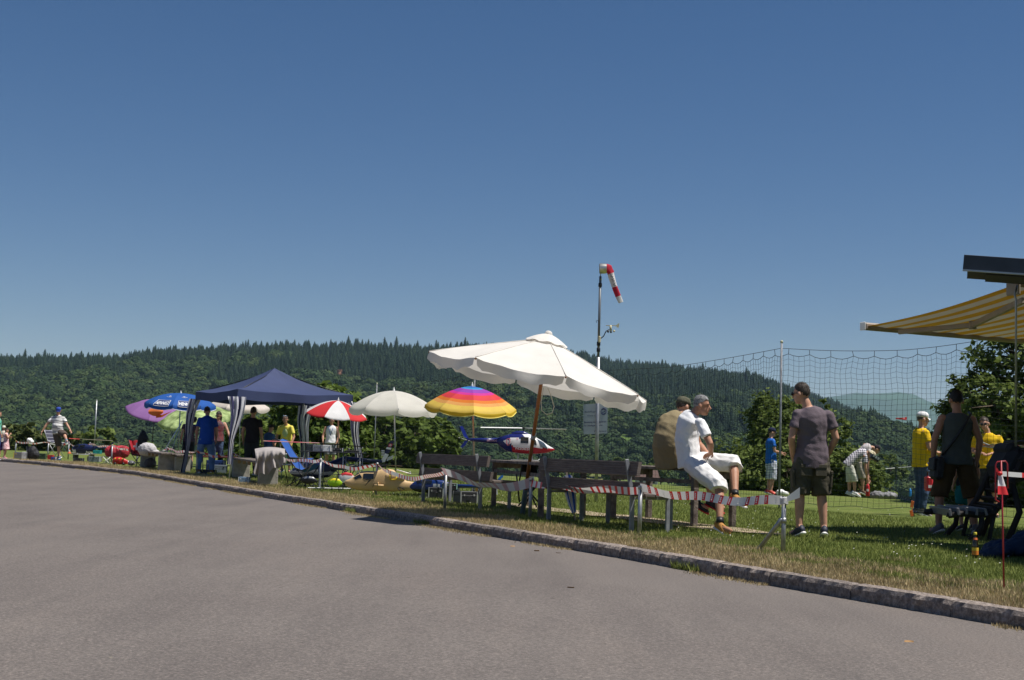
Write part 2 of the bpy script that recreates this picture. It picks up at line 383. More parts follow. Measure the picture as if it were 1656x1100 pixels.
# --- hills: valley below the plateau, wooded ridge beyond
SIL = [(-700, 610), (-300, 588), (0, 578), (90, 581), (150, 577), (250, 570), (350, 563), (440, 559), (550, 557), (620, 559), (680, 564), (760, 560), (850, 564), (930, 572), (1000, 584), (1080, 592), (1150, 600), (1220, 611), (1280, 628), (1340, 648), (1400, 672), (1450, 694), (1500, 714), (1570, 736), (1700, 752), (2000, 760), (2500, 764)]
DR = [(-700, 1500), (0, 1450), (400, 1500), (800, 1600), (1100, 1800), (1300, 2000), (2500, 2200)]
def interp(T_, x): return float(np.interp(x, [a for a, _ in T_], [b for _, b in T_]))
def tz(u, D):
    Dr = interp(DR, u); zr = CAMZ + (hor(u) - interp(SIL, u) ) / F * Dr - 13
    b0 = -14 + 6 * ss(900, 1500, u) * -1; b1 = min(16, zr * .5)
    z = float(np.interp(D, [40, 60, 150, 400, 650, 950, 950 + (Dr-950) * .35, 950 + (Dr-950) * .7, Dr, Dr + 250, Dr + 900, 6000], [-9, -13, -28, -32, b0, b1, b1 + (zr-b1) * .36, b1 + (zr-b1) * .74, zr, zr - 6, zr - 120, -120]))
    if D > 700:
        p = V((u * .009, D * .0042, 1.7)); k = ss(700, 1000, D) * (1 - .75 * ss(Dr - 300, Dr, D)) * max(0, min(1, zr / 60))
        z += k * (13 * noise.noise(p) + 6 * noise.noise(p * 2.3))
    return z
def tp(u, D):
    return V(((u - CX) / F * D, D, tz(u, D)))
hillm, n, L, bs = node_mat('valley_meadow')
tc = n.new('ShaderNodeTexCoord'); ob_ = tc.outputs['Object']
a = ramp(n, L, noise_node(n, L, ob_, .012, 5, .6, (0.3, (1, .5, 1))).outputs[0], [(.35, (.045, .085, .020)), (.5, (.085, .135, .032)), (.62, (.20, .185, .075)), (.7, (.06, .11, .025))])
b_ = ramp(n, L, noise_node(n, L, ob_, .15, 4, .7).outputs[0], [(.3, (.7, .7, .7)), (.7, (1.2, 1.2, 1.2))])
L.new(mixc(n, L, 1, a.outputs[0], b_.outputs[0], 'MULTIPLY'), bs.inputs['Base Color']); bs.inputs['Roughness'].default_value = .95; bs.inputs['Specular IOR Level'].default_value = .1
US = list(range(-700, 2501, 40)); DS = [40, 50, 60, 80, 110, 150, 220, 300, 400, 500] + list(range(580, 2200, 45)) + [2300, 2600, 3000, 3600, 4500, 6000]
mb = MB(); mb.grid(lambda u, v: tp(US[round(u * (len(US)-1))], DS[round(v * (len(DS)-1))]), len(US) - 1, len(DS) - 1); tag(mb.build('hills', hillm), kind='structure')
# ground sheet out to the horizon, far below and behind everything
mb = MB(); mb.add([(-30000, -30000, -125), (30000, -30000, -125), (30000, 30000, -125), (-30000, 30000, -125)], [(0, 1, 2, 3)]); tag(mb.build('terrain', hillm), kind='structure')
# distant blue mountains
FM = [(-900, 690), (400, 690), (1000, 668), (1250, 650), (1340, 644), (1390, 637), (1440, 632), (1480, 642), (1530, 656), (1600, 667), (1700, 655), (1800, 668), (2100, 650), (2600, 690)]
def mp(u, v):
    px = -900 + 3500 * u; D = 6200 + 3600 * v; zt = CAMZ + (hor(px) - interp(FM, px)) / F * 8200 + 25 * noise.noise(V((px * .02, 4, 2)))
    q = V((px * .006, v * 3, 5)); pr = ss(0, .55, v) if v < .56 else 1 - .5 * ss(.56, 1, v)
    return V(((px - CX) / F * D, D, -120 + (zt + 120) * pr + 30 * pr * noise.noise(q * 2) * (1 if v < .5 else .3)))
fmm = pm('far_forest', (.03, .06, .022), .95, .35, .004)
mb = MB(); mb.grid(mp, 150, 24); tag(mb.build('mountains', fmm), kind='structure')
# --- woodland on the hillside: one far-off mass
def quads(c, nrm, size, rng, flat=.35):
    N = len(c); a = rng.normal(size=(N, 3)); a = nrm + flat * a; a /= np.linalg.norm(a, axis=1, keepdims=True)
    t = np.cross(a, rng.normal(size=(N, 3))); t /= np.linalg.norm(t, axis=1, keepdims=True); b = np.cross(a, t)
    s_ = (size * (.6 + .8 * rng.random(N)))[:, None]; r = (.5 + .35 * rng.random(N))[:, None]
    return np.stack([c - t * s_, c - b * s_ * r, c + t * s_, c + b * s_ * r], 1).reshape(-1, 3)
def broad_variant(k, mat):
    rng = np.random.default_rng(50 + k); lobes = [(np.array([0, 0, 8.5]), 4.3)] + [(np.array([2.9 * math.cos(a), 2.9 * math.sin(a), 6 + 4 * rng.random()]), 2.4 + .9 * rng.random()) for a in rng.random(7) * 6.28]
    cs = []; ns = []
    for c, r in lobes:
        m = int(34 * r); d = rng.normal(size=(m, 3)); d /= np.linalg.norm(d, axis=1, keepdims=True); d[:, 2] = np.where(d[:, 2] < -.4, -d[:, 2], d[:, 2])
        cs.append(c + d * r * (.85 + .3 * rng.random((m, 1)))); ns.append(d)
    co = quads(np.concatenate(cs), np.concatenate(ns), np.full(sum(map(len, cs)), 1.15), rng, .22)
    return co
def conif_variant(k, mat):
    rng = np.random.default_rng(80 + k); hgt = 16 + 5 * rng.random(); co = []
    for i in range(15):
        t = i / 15; z = 3 + (hgt - 3) * t; r = (4.3 + .8 * rng.random()) * (1 - t) ** .7 + .25; m = 10
        a0 = rng.random() * 6.28
        for j in range(m):
            a = a0 + 6.283 * j / m + .2 * rng.normal(); rr_ = r * (.7 + .5 * rng.random()); w = 6.283 / m * .62
            dz = 1.9 * (1 - t * .5)
            co += [[0, 0, z + dz], [rr_ * .6 * math.cos(a - w), rr_ * .6 * math.sin(a - w), z - .1], [rr_ * math.cos(a), rr_ * math.sin(a), z - .9 * (1 - t) - .2], [rr_ * .6 * math.cos(a + w), rr_ * .6 * math.sin(a + w), z - .1]]
    
    return np.array(co, float)
def foliage(name, c, c2, var=.3, transl=.25, scale=.5):
    return pm(name, c, .7, var, scale, c2=c2, transl=transl, isl=True, spec=.15)
def treemat(name, cols):
    m, n, L, bs = node_mat(name); oi = n.new('ShaderNodeObjectInfo'); ge = n.new('ShaderNodeNewGeometry')
    a = ramp(n, L, oi.outputs['Random'], [(i / (len(cols) - 1), c) for i, c in enumerate(cols)])
    b = ramp(n, L, ge.outputs['Random Per Island'], [(0, (.8, .8, .8)), (1, (1.2, 1.2, 1.15))])
    L.new(mixc(n, L, 1, a.outputs[0], b.outputs[0], 'MULTIPLY'), bs.inputs['Base Color']); bs.inputs['Roughness'].default_value = .8; bs.inputs['Specular IOR Level'].default_value = .12; return m
bmat = treemat('broadleaf_wood', [(.020, .038, .013), (.026, .048, .015), (.035, .060, .018), (.052, .075, .022), (.030, .052, .020), (.022, .042, .016)])
cmat = treemat('conifer_wood', [(.013, .029, .016), (.018, .036, .018), (.027, .046, .020)])
col = bpy.data.collections.new('wood_variants')
def variant(nm, co, mat):
    o = npmesh(nm, co, 4, mat); S.collection.objects.unlink(o); col.objects.link(o)
for k in range(5): variant('a_broadleaf_%d' % k, broad_variant(k, bmat), bmat)
for k in range(4): variant('b_conifer_%d' % k, conif_variant(k, cmat), cmat)
CLEAR = [(845, 668, 42, 9), (880, 700, 60, 8), (1025, 712, 70, 22), (1110, 745, 70, 24), (960, 760, 120, 16), (1440, 742, 24, 7), (820, 740, 60, 12), (1030, 648, 24, 4), (1000, 785, 120, 18), (615, 735, 30, 6)]
pts = []; idx = []; scl = []
D = 640.0; zc = lambda x: 0
while D < 2150:
    st = 6.0 + D * .0004; u0 = -260
    du = st / D * F; u = u0 + du * random.random()
    while u < 1950:
        uu = u + du * random.uniform(-.45, .45); DD = D + st * random.uniform(-.5, .5); u += du
        if DD > interp(DR, uu) + 60: continue
        p = tp(uu, DD); py = hor(uu) - (p.z + 6 - CAMZ) / DD * F
        if any(((uu - a) / c) ** 2 + ((py - b) / d) ** 2 < 1 + .5 * noise.noise(V((uu * .05, py * .1, 0))) for a, b, c, d in CLEAR) and random.random() < .93: continue
        if ((uu - 549) / 5) ** 2 + ((py - 606) / 15) ** 2 < 1: continue
        h_ = (p.z - 10) / 90; q = noise.noise(V((uu * .006, DD * .006, 9))) + .55 * noise.noise(V((uu * .03, DD * .02, 4)))
        con = (h_ + .8 * q + .22 * ss(600, 1300, uu) * (1 - ss(1300, 1500, uu)) + (.28 if DD > interp(DR, uu) - 120 else 0) + .15 * ss(300, 0, uu)) > .52
        pts.append(tuple(p)); idx.append(random.randrange(5, 9) if con else random.randrange(0, 5)); scl.append((random.uniform(.5, 1.02) if con else random.uniform(.5, 1.12)) * (1.0 if random.random() > .02 else 1.3))
    D += st * .92
me = bpy.data.meshes.new('woodland'); me.from_pydata(pts, [], [])
a = me.attributes.new('vi', 'INT', 'POINT'); a.data.foreach_set('value', idx)
a = me.attributes.new('sc', 'FLOAT', 'POINT'); a.data.foreach_set('value', scl)
a = me.attributes.new('ro', 'FLOAT', 'POINT'); a.data.foreach_set('value', [random.uniform(0, 6.28) for _ in pts])
wood = bpy.data.objects.new('woodland', me); link(wood); tag(wood, 'dense dark green forest covering the long hillside', 'forest', kind='stuff')
gn = bpy.data.node_groups.new('scatter', 'GeometryNodeTree'); gn.interface.new_socket('Geometry', in_out='INPUT', socket_type='NodeSocketGeometry'); gn.interface.new_socket('Geometry', in_out='OUTPUT', socket_type='NodeSocketGeometry')
N = gn.nodes; gi = N.new('NodeGroupInput'); go = N.new('NodeGroupOutput'); ip = N.new('GeometryNodeInstanceOnPoints'); ci = N.new('GeometryNodeCollectionInfo')
ci.inputs['Collection'].default_value = col; ci.inputs['Separate Children'].default_value = True; ci.inputs['Reset Children'].default_value = True
def nattr(nm, ty):
    q = N.new('GeometryNodeInputNamedAttribute'); q.data_type = ty; q.inputs['Name'].default_value = nm; return q.outputs['Attribute']
cx = N.new('ShaderNodeCombineXYZ')
gn.links.new(gi.outputs[0], ip.inputs['Points']); gn.links.new(ci.outputs[0], ip.inputs['Instance']); ip.inputs['Pick Instance'].default_value = True
gn.links.new(nattr('vi', 'INT'), ip.inputs['Instance Index']); gn.links.new(nattr('sc', 'FLOAT'), ip.inputs['Scale'])
gn.links.new(nattr('ro', 'FLOAT'), cx.inputs[2]); gn.links.new(cx.outputs[0], ip.inputs['Rotation']); gn.links.new(ip.outputs[0], go.inputs[0])
md = wood.modifiers.new('scatter', 'NODES'); md.node_group = gn
print('woodland trees', len(pts))
# bare red rock face in the forest
mb = MB(); c = tp(550, 1190); 
mb.grid(lambda u, v: c + V(((u - .5) * 7 * (1 - .4 * v) + 1.2 * noise.noise(V((v * 4, u * 3, 1))), 2 * u * (1 - u) * -3 + 3 * v + 1.5 * noise.noise(V((u * 5, v * 6, 2))), -2 + 19 * v)), 8, 14)
tag(mb.build('rock_face', pm('red_rock', (.26, .13, .08), .9, .4, .4), o=c), 'bare reddish rock face showing among the hillside forest', 'rock')
# --- single trees
bark = pm('tree_bark', (.09, .07, .05), .9, .4, 5, .6, 20)
def tree(label, base, height, blobs, nleaf, lsize, mat, group=None, twigs=True, name='broadleaf_tree'):
    """blobs: (centre offset, radii) lumps of the crown; leaves sit in sprays round real limbs"""
    base = V(base); t = thing(name, label, 'tree', base, group); rng = np.random.default_rng(abs(hash(label)) % 9999 if False else len(label) * 7 + int(abs(base.x) * 10))
    mb = MB(); top = base + V((0, 0, height * .75)); k = height / 8
    mb.tube([base + V((0, 0, -.4)), base + V((.05, 0, height * .25)), base + V((-.05, .05, height * .5)), top], [.20 * k, .15 * k, .11 * k, .04 * k], 8)
    cs = []; ns = []; tot = sum(r[0] * r[2] for _, r in blobs)
    for c, r in blobs:
        c = base + V(c); st = base + V((0, 0, height * (.2 + .35 * rng.random()))); mid = st.lerp(c, .55) + V((0, 0, -.1 * height * rng.random()))
        mb.tube([st, mid, c], [.08 * k, .05 * k, .02 * k], 6)
        m = int(nleaf * r[0] * r[2] / tot); nsp = max(6, m // 26)
        d = rng.normal(size=(nsp, 3)); d /= np.linalg.norm(d, axis=1, keepdims=True); rad = .45 + .6 * rng.random((nsp, 1)) ** .6
        sp = np.array(c) + d * np.array(r) * rad
        for q in sp[:: 5]: mb.tube([c, V(q)], [.018 * k, .006 * k], 4)
        w = rng.integers(0, nsp, m); off = rng.normal(size=(m, 3)) * np.array([.11, .11, .075]) * min(r) * 1.25
        cs.append(sp[w] + off); ns.append(d[w] * .5 + np.array([0, 0, .7]))
    mb.build('trunk', bark, t)
    co = quads(np.concatenate(cs), np.concatenate(ns), np.full(sum(map(len, cs)), lsize), rng, .55)
    o = npmesh('crown', co, 4, mat, tuple(base)); o.location = (0, 0, 0); o.parent = t
    return t
def rblobs(n, R, zc, hz, seed, k=.45):
    r = random.Random(seed); out = []
    for i in range(n):
        a = r.uniform(0, 2 * PI); q = math.sqrt(r.random()) * R; z = zc + hz * r.uniform(-1, 1) * math.sqrt(max(.05, 1 - (q / R) ** 2)); s = R * k * r.uniform(.7, 1.15)
        out.append(((q * math.cos(a), q * math.sin(a), z), (s, s, s * .8)))
    return out
leafA = foliage('walnut_leaves', (.055, .095, .016), (.125, .175, .036), .3, .35)
leafB = foliage('cherry_leaves', (.056, .092, .018), (.130, .170, .040), .3, .3)
leafC = foliage('bush_leaves', (.050, .070, .018), (.100, .120, .034), .3, .3)
p = gd(1268, 43, -3.0); tree('loose leafy young tree beside the net post, rising behind the standing man', p, 6.2, rblobs(26, 2.25, 3.3, 2.4, 3) + [((1.6, 0, 4.9), (.5, .5, .7)), ((-.8, 0, 5.3), (.5, .5, .6)), ((1.4, 0, 1.2), (1.0, 1, 1)), ((-1.2, 0, 1.0), (1.1, 1, 1.1)), ((.4, -.5, .6), (1.3, 1, .9)), ((1.25, 0, 5.5), (.3, .3, .45)), ((2.3, 0, 3.2), (.6, .5, .5)), ((-2.1, 0, 2.2), (.6, .6, .8))], 44000, .072, leafB)
p = gd(1700, 33, -2.2); tree('big dark leafy tree at the right behind the striped awning', p, 9, rblobs(34, 2.2, 3.4, 2.9, 8) + [((-.8, .4, 5.8), (1.1, 1, .9)), ((0.6, 0, 6.4), (1.0, 1, .9)), ((-1.8, 0, 2.2), (.7, .7, .7)), ((-.4, 0, 7.5), (.6, .5, .35)), ((.5, 0, 7.2), (.7, .6, .5)), ((-1.4, 0, 4.2), (.7, .6, .5))], 60000, .076, leafB)
for i, (px, D_, h, R, n_) in enumerate([(450, 62, 6.0, 2.3, 13000), (518, 58, 6.6, 2.6, 16000), (590, 60, 7.0, 2.6, 16000), (650, 63, 6.2, 2.3, 12000)]):
    p = gd(px, D_, -2.6); tree(['leafy green walnut tree behind the man in the yellow shirt', 'leafy green walnut tree behind the man in the white vest', 'leafy green walnut tree behind the red and white parasol', 'leafy green walnut tree behind the pole of the white parasol'][i], p, h, rblobs(16, R, 3.4, 1.9, 20 + i), n_, .14, leafA, 'walnut trees behind the gazebo')
p = gd(38, 88, -2.6); tree('olive green rounded bush at the far left behind the pink dress', p, 6, rblobs(16, 2.6, 2.6, 2.0, 41), 8000, .17, leafC, name='bush')
p = gd(112, 95, -3.0); tree('low green bush behind the man with the blue cap', p, 4.6, rblobs(12, 2.3, 2.0, 1.4, 42), 5000, .17, leafC, name='bush')
for i, (px, D_, zb, h) in enumerate([(185, 120, -6, 9), (240, 115, -7, 9), (300, 130, -8, 10), (380, 125, -8, 9)]):
    p = gd(px, D_, zb); tree(['round green tree in the valley left of the purple parasol', 'round green tree in the valley under the purple parasol', 'round green tree in the valley behind the blue parasol pole', 'round green tree in the valley behind the gazebo corner'][i], p, h, rblobs(13, 3.2, 5.0, 3.0, 60 + i), 6000, .26, leafB, 'trees below the plateau')
VT = [(1003, 420, 9, 'under the notice board'), (1068, 380, 8, 'left of the khaki shirt'), (1128, 400, 10, 'below the two seated men'), (930, 430, 9, 'right of the model helicopter on the table'), (985, 520, 10, 'above the right bench backrest'), (700, 450, 10, 'above the left bench backrest'), (1440, 330, 9, 'beyond the far lawn edge by the blue bottle')]
for i, (px, D_, h, w) in enumerate(VT):
    p = at(px, 772, D_); p.z -= 3; tree('small dark meadow tree ' + w, p, h, rblobs(9, 3.6, 5.2, 3.2, 80 + i), 2600, .5, leafB, 'meadow trees')
# --- farmhouse in the valley
p = at(1045, 786, 300); t = thing('farmhouse', 'small farmhouse with brown roof in the valley left of the table leg', 'house', p)
mb = MB(); mb.box(p + V((0, 0, .9)), (4.6, 4, 1.9)); mb.build('wall', pm('house_plaster', (.55, .52, .46), .9), t)
mb = MB(); q = p + V((0, 0, 1.9))
mb.add([q + V(a) for a in ((-2.7, -2.4, -.1), (2.7, -2.4, -.1), (2.7, 2.4, -.1), (-2.7, 2.4, -.1), (-2.4, 0, 1.6), (2.4, 0, 1.6))], [(0, 1, 5, 4), (2, 3, 4, 5), (1, 2, 5), (3, 0, 4), (3, 2, 1, 0)]); mb.build('roof', pm('brown_tiles', (.10, .06, .05), .9), t)
for k in (-1.3, 1.3):
    mb = MB(); mb.box(p + V((k, -2.02, 1.0)), (.7, .08, .8)); mb.build('window', glassd, t)
# --- grass blades (uncountable)
def blades(name, N_, fn, mat, hs, ws, label):
    P = []; tries = 0
    co = np.zeros((N_, 3, 3)); rng = np.random.default_rng(5 + N_); k = 0
    while k < N_:
        r = fn(rng)
        if r is None: continue
        x, y, z, sc = r; h_ = hs * sc * rng.uniform(.5, 1.3); w_ = ws * (sc if sc > 1 else 1) * rng.uniform(.7, 1.4); a_ = rng.uniform(0, 6.28); b_ = rng.uniform(0, 6.28); ln = h_ * rng.uniform(.1, .9)
        co[k] = [[x - w_ * math.cos(a_), y - w_ * math.sin(a_), z - .01], [x + w_ * math.cos(a_), y + w_ * math.sin(a_), z - .01], [x + ln * math.cos(b_), y + ln * math.sin(b_), z + h_]]; k += 1
    return tag(npmesh(name, co.reshape(-1, 3), 3, mat), label, 'grass', kind='stuff')
def lawn_pick(tmin, tmax, dmax):
    def fn(rng):
        i = int(rng.integers(22, nk - 2)); t = tmin + (tmax - tmin) * rng.random() ** 1.6; p = KL[i] + KN[i] * t + KN[i].cross(V((0, 0, 1))) * rng.uniform(-.3, .3)
        if p.y < 6 or p.y > dmax or abs(p.x / p.y) > .42: return None
        if rng.random() > min(1, (11.0 / p.y) ** 1.35): return None
        d = dryness(t, i) + .8 * noise.noise(V((p.x * 1.7, p.y * 1.7, .3)))
        return p, t, d
    return fn
pk = lawn_pick(.14, 9, 40)
def green(rng):
    r = pk(rng)
    if not r: return None
    p, t, d = r
    if d > .42 and rng.random() < .93: return None
    return p.x, p.y, gz(p.x, p.y), .75 + p.y * .02
pk2 = lawn_pick(.10, 2.2, 45)
def dryf(rng):
    r = pk2(rng)
    if not r: return None
    p, t, d = r
    if d < .3: return None
    return p.x, p.y, gz(p.x, p.y), .8 + p.y * .02
gm = foliage('grass_blade', (.100, .145, .028), (.220, .245, .070), .3, .3, 2.0)
dm = foliage('dry_grass_blade', (.25, .19, .09), (.46, .37, .21), .3, .2, 2.0)
blades('grass', 110000, green, gm, .033, .0042, 'short green grass blades of the lawn')
blades('dry_grass', 60000, dryf, dm, .035, .0045, 'dry straw coloured grass along the kerb')
def debris(rng):
    i = int(rng.integers(20, nk - 2)); s_ = noise.noise(V((i * .33, 1.2, 0)))
    if s_ < -.05: return None
    p = KL[i] - KN[i] * abs(rng.normal(0, .05 + .10 * max(0, s_))) + KN[i].cross(V((0, 0, 1))) * rng.uniform(-.3, .3)
    if p.y < 6 or p.y > 45: return None
    return p.x, p.y, gz(p.x, p.y) - .095, .35
blades('straw_debris', 16000, debris, dm, .05, .006, 'dry straw litter lying at the foot of the kerb')
def weeds(rng):
    i = int(rng.integers(20, 70)); 
    if noise.noise(V((i * .7, 8.2, 0))) < .32: return None
    p = KL[i] - KN[i] * rng.uniform(.0, .03) + KN[i].cross(V((0, 0, 1))) * rng.uniform(-.25, .25)
    return p.x, p.y, gz(p.x, p.y) - .09, .9
blades('kerb_weeds', 700, weeds, gm, .07, .006, 'green weeds sprouting at the foot of the kerb')
fl = np.zeros((180, 4, 3)); k = 0; pf = lawn_pick(2.2, 13, 34); rng = np.random.default_rng(3)
while k < 180:
    r = pf(rng)
    if r is None: continue
    p = r[0]; s_ = .006 + .0002 * p.y; z = gz(p.x, p.y) + .045; fl[k] = [[p.x - s_, p.y, z], [p.x, p.y - s_, z], [p.x + s_, p.y, z + .006], [p.x, p.y + s_, z + .006]]; k += 1
tag(npmesh('clover_flowers', fl.reshape(-1, 3), 4, pm('clover_white', (.42, .42, .36), .8)), 'tiny white clover flowers in the lawn', 'flowers', kind='stuff')
# ---- haze: the air of the valley
hz = bpy.data.materials.new('valley_air'); hz.use_nodes = True; n = hz.node_tree.nodes; n.clear()
pv_ = n.new('ShaderNodeVolumePrincipled'); oo = n.new('ShaderNodeOutputMaterial'); hz.node_tree.links.new(pv_.outputs[0], oo.inputs['Volume'])
pv_.inputs['Color'].default_value = (.50, .72, 1, 1); pv_.inputs['Density'].default_value = 5.5e-5; pv_.inputs['Anisotropy'].default_value = 0.0
mb = MB(); mb.box((0, 5000, 145), (26000, 12000, 542)); ho = mb.build('haze', hz); tag(ho, 'thin blue summer haze over the valley', 'haze', kind='stuff')
# ================================================================ PEOPLE
def wrinkle(vs, fs, amp, fr, seed):
    N_ = vnormals(vs, fs); out = vs.copy()
    for i in range(len(vs)):
        p = V(vs[i]); d = .8 * noise.noise(V((p.x * fr * 1.5 + p.z * fr * .5, p.y * fr * 1.5, p.z * fr * .7)) + V((seed, 0, 0))) + .5 * noise.noise(V((p.x + p.z * .8, p.y - p.z * .7, p.z * 1.1)) * fr * 2.2)
        out[i] = vs[i] + N_[i] * amp * d
    return out
def garment(name, mb, vox, mats, parent, amp=.006, fr=9, mf=None, smooth=3):
    vs, fs = remesh(mb, vox, smooth)
    if amp: vs = wrinkle(vs, fs, amp, fr, len(name))
    q = MB(); q.add([tuple(v) for v in vs], fs, 0, True)
    if mf:
        for k, f in enumerate(fs): q.m[k] = mf(V(vs[f[0]]))
    return q.build(name, mats, parent)
def frame(z, x):
    z = z.normalized(); x = (x - z * x.dot(z)).normalized(); return x, z.cross(x), z
def stand(base, h=1.78, rz=0.0, lean=0.0, spread=.11, arms=None):
    """joints of a standing figure; rz=0 faces away from the camera (+y). arms: dict side->(elbow, wrist) local"""
    s_ = h / 1.78; base = V(base); R = Matrix.Rotation(rz, 3, 'Z')
    J = dict(pel=(0, 0, .95), mid=(0, -.01, 1.16), neck=(0, -.02 + lean, 1.50), head=(0, .02 + lean * 1.3, 1.655),
             shL=(-.185, -.02 + lean, 1.43), shR=(.185, -.02 + lean, 1.43), elL=(-.245, -.05 + lean, 1.14), elR=(.245, -.05 + lean, 1.14), wrL=(-.25, .05 + lean, .90), wrR=(.25, .05 + lean, .90),
             hipL=(-.09, 0, .92), hipR=(.09, 0, .92), knL=(-spread, .02, .50), knR=(spread, .02, .50), anL=(-spread - .01, -.03, .09), anR=(spread + .01, -.03, .09))
    J['anL'] = (-spread * 1.15, -.03, .09); J['anR'] = (spread * 1.15, -.03, .09)
    for k, v in (arms or {}).items(): J[k] = v
    J = {k: base + R @ (V(v) * s_) for k, v in J.items()}
    J['toeL'] = J['anL'] + R @ V((-.05, .17, -.06)) * s_; J['toeR'] = J['anR'] + R @ V((.05, .17, -.06)) * s_
    J['fwd'] = R @ V((0, 1, 0)); J['s'] = s_; return J
def person(label, J, base, look=None, shirt=None, sleeve=.5, pants=None, plen=1.0, shoes=None, sock=None, hair=None, hairlong=0, cap=None, brim=None, straw=None, glasses=None, vox=.013, belly=0.0, skinm=None, hem=.0, baggy=1.0, tucked=False, dress=None, smf=None, smats=None, shoemats=None, hands=True):
    t = thing('person', label, 'person', base); s_ = J['s']; sk = skinm or skin
    up = (J['neck'] - J['pel']).normalized(); xs = (J['shR'] - J['shL']).normalized(); xh = (J['hipR'] - J['hipL']).normalized()
    look = V(look).normalized() if look is not None else J['fwd']
    hu = (J['head'] - J['neck']).normalized(); hu = (hu + V((0, 0, .9))).normalized() if abs(hu.z) > .3 else hu
    hr = look.cross(hu).normalized(); hu = hr.cross(look).normalized(); hc = J['head']
    def torso(mb, k, lo=-.07, hi=1.0, fat=0.0, neckr=True):
        cc = (J['mid'] - J['pel'] * .36 - J['neck'] * .16) / .48; bz = lambda w: J['pel'] * (1-w)**2 + cc * 2*w*(1-w) + J['neck'] * w*w
        P = [J['pel'] + (bz(.2) - J['pel']).normalized() * lo * s_] + [bz(w) for w in (0, .22, .42, .64, .81, .92, 1)]
        RX = [.155, .168, .158 + belly * .5, .152 + belly * .5, .170, .186, .150, .062]; RY = [.105, .118, .112 + belly, .108 + belly, .118, .112, .088, .06]
        if k > 0: RX[0] = .190; RY[0] = .140 + belly * .5; RX[1] = .180; RY[1] = .126 + belly * .3; RX[5] = .176; RX[6] = .138
        R = []
        for i, p in enumerate(P):
            a = i / 7; zt = (P[min(i+1, 7)] - P[max(i-1, 0)]); x, y, z = frame(zt, xh.lerp(xs, min(1, a * 1.3)))
            f = J['fwd']; off = y * (1 if y.dot(f) > 0 else -1) * belly * .5 * (1 if i in (2, 3) else 0)
            R.append((p + off * s_, x * (RX[i] + k) * s_, y * (RY[i] + k * (.8 if i < 7 else 1)) * s_))
        mb.rings(R, 16)
    def limb(mb, a, b, c, r, k=0, cut=None):
        """two-segment limb with 7 radii; cut = how far along (0-2)"""
        T_ = [0, .35, .7, 1.0, 1.3, 1.65, 2.0]; pth = []; rr = []
        for q, w in zip(T_, r):
            if cut is not None and q > cut + .02: break
            pth.append(a.lerp(b, q) if q <= 1 else b.lerp(c, q - 1)); rr.append((w + k) * s_)
        if cut is not None and abs(T_[len(pth) - 1] - cut) > .03:
            q = cut; pth.append(a.lerp(b, q) if q <= 1 else b.lerp(c, q - 1)); rr.append((np.interp(q, T_, r) + k) * s_)
        if len(pth) > 1: mb.tube(pth, rr, 10)
    AR = [.056, .053, .046, .042, .043, .035, .028]; LR = [.092, .086, .070, .057, .060, .047, .036]
    mb = MB(); torso(mb, 0)
    for d in 'LR':
        mb.ell(J['sh' + d] - up * .015 * s_, (xs * .062 * s_, up * .06 * s_, xs.cross(up) * .06 * s_), 10, 6)
        limb(mb, J['sh' + d], J['el' + d], J['wr' + d], AR); limb(mb, J['hip' + d], J['kn' + d], J['an' + d], LR)
        e = J['an' + d]; tv = J['toe' + d] - e; mb.tube([e + V((0, 0, .02)) * s_ - tv * .25, e - V((0, 0, .035)) * s_, e + tv * .6 - V((0, 0, .012)), J['toe' + d] + V((0, 0, .0))], [.034 * s_, .038 * s_, .034 * s_, .022 * s_], 8)
    mb.tube([J['neck'] - up * .05 * s_, J['neck'] + (hc - J['neck']) * .35, hc - hu * .05 * s_ - look * .015 * s_], [.062 * s_, .054 * s_, .055 * s_], 10)
    mb.ell(hc + hu * .022 * s_ - look * .012 * s_, (hr * .075 * s_, look * .094 * s_, hu * .098 * s_), 14, 10)
    mb.ell(hc - hu * .052 * s_ + look * .024 * s_, (hr * .058 * s_, look * .066 * s_, hu * .070 * s_), 12, 8)
    mb.ell(hc - hu * .098 * s_ + look * .062 * s_, (hr * .026 * s_, look * .022 * s_, hu * .02 * s_), 8, 6)
    mb.ell(hc + hu * .028 * s_ + look * .074 * s_, (hr * .045 * s_, look * .014 * s_, hu * .013 * s_), 8, 6)
    mb.tube([hc + hu * .012 * s_ + look * .082 * s_, hc - hu * .032 * s_ + look * .108 * s_, hc - hu * .042 * s_ + look * .084 * s_], [.011 * s_, .0165 * s_, .013 * s_], 8)
    for q in (-1, 1): mb.ell(hc - hu * .012 * s_ + hr * q * .083 * s_ - look * .012 * s_, (hr * .014 * s_, look * .024 * s_, hu * .035 * s_), 8, 6)
    for d in 'LR':
        w = J['wr' + d]; hd = (J.get('hd' + d) or (w - J['el' + d])).normalized(); palm = w + hd * .05 * s_; sx = J.get('hx' + d) or J['fwd']
        x, y, z = frame(hd, sx); mb.rings([(w - z * .01, x * .030 * s_, y * .022 * s_), (w + z * .04 * s_, x * .042 * s_, y * .018 * s_), (w + z * .09 * s_, x * .043 * s_, y * .015 * s_)], 10)
    vs, fs = remesh(mb, vox * .8, 3); body = MB(); body.add([tuple(v) for v in vs], fs, 0, True)
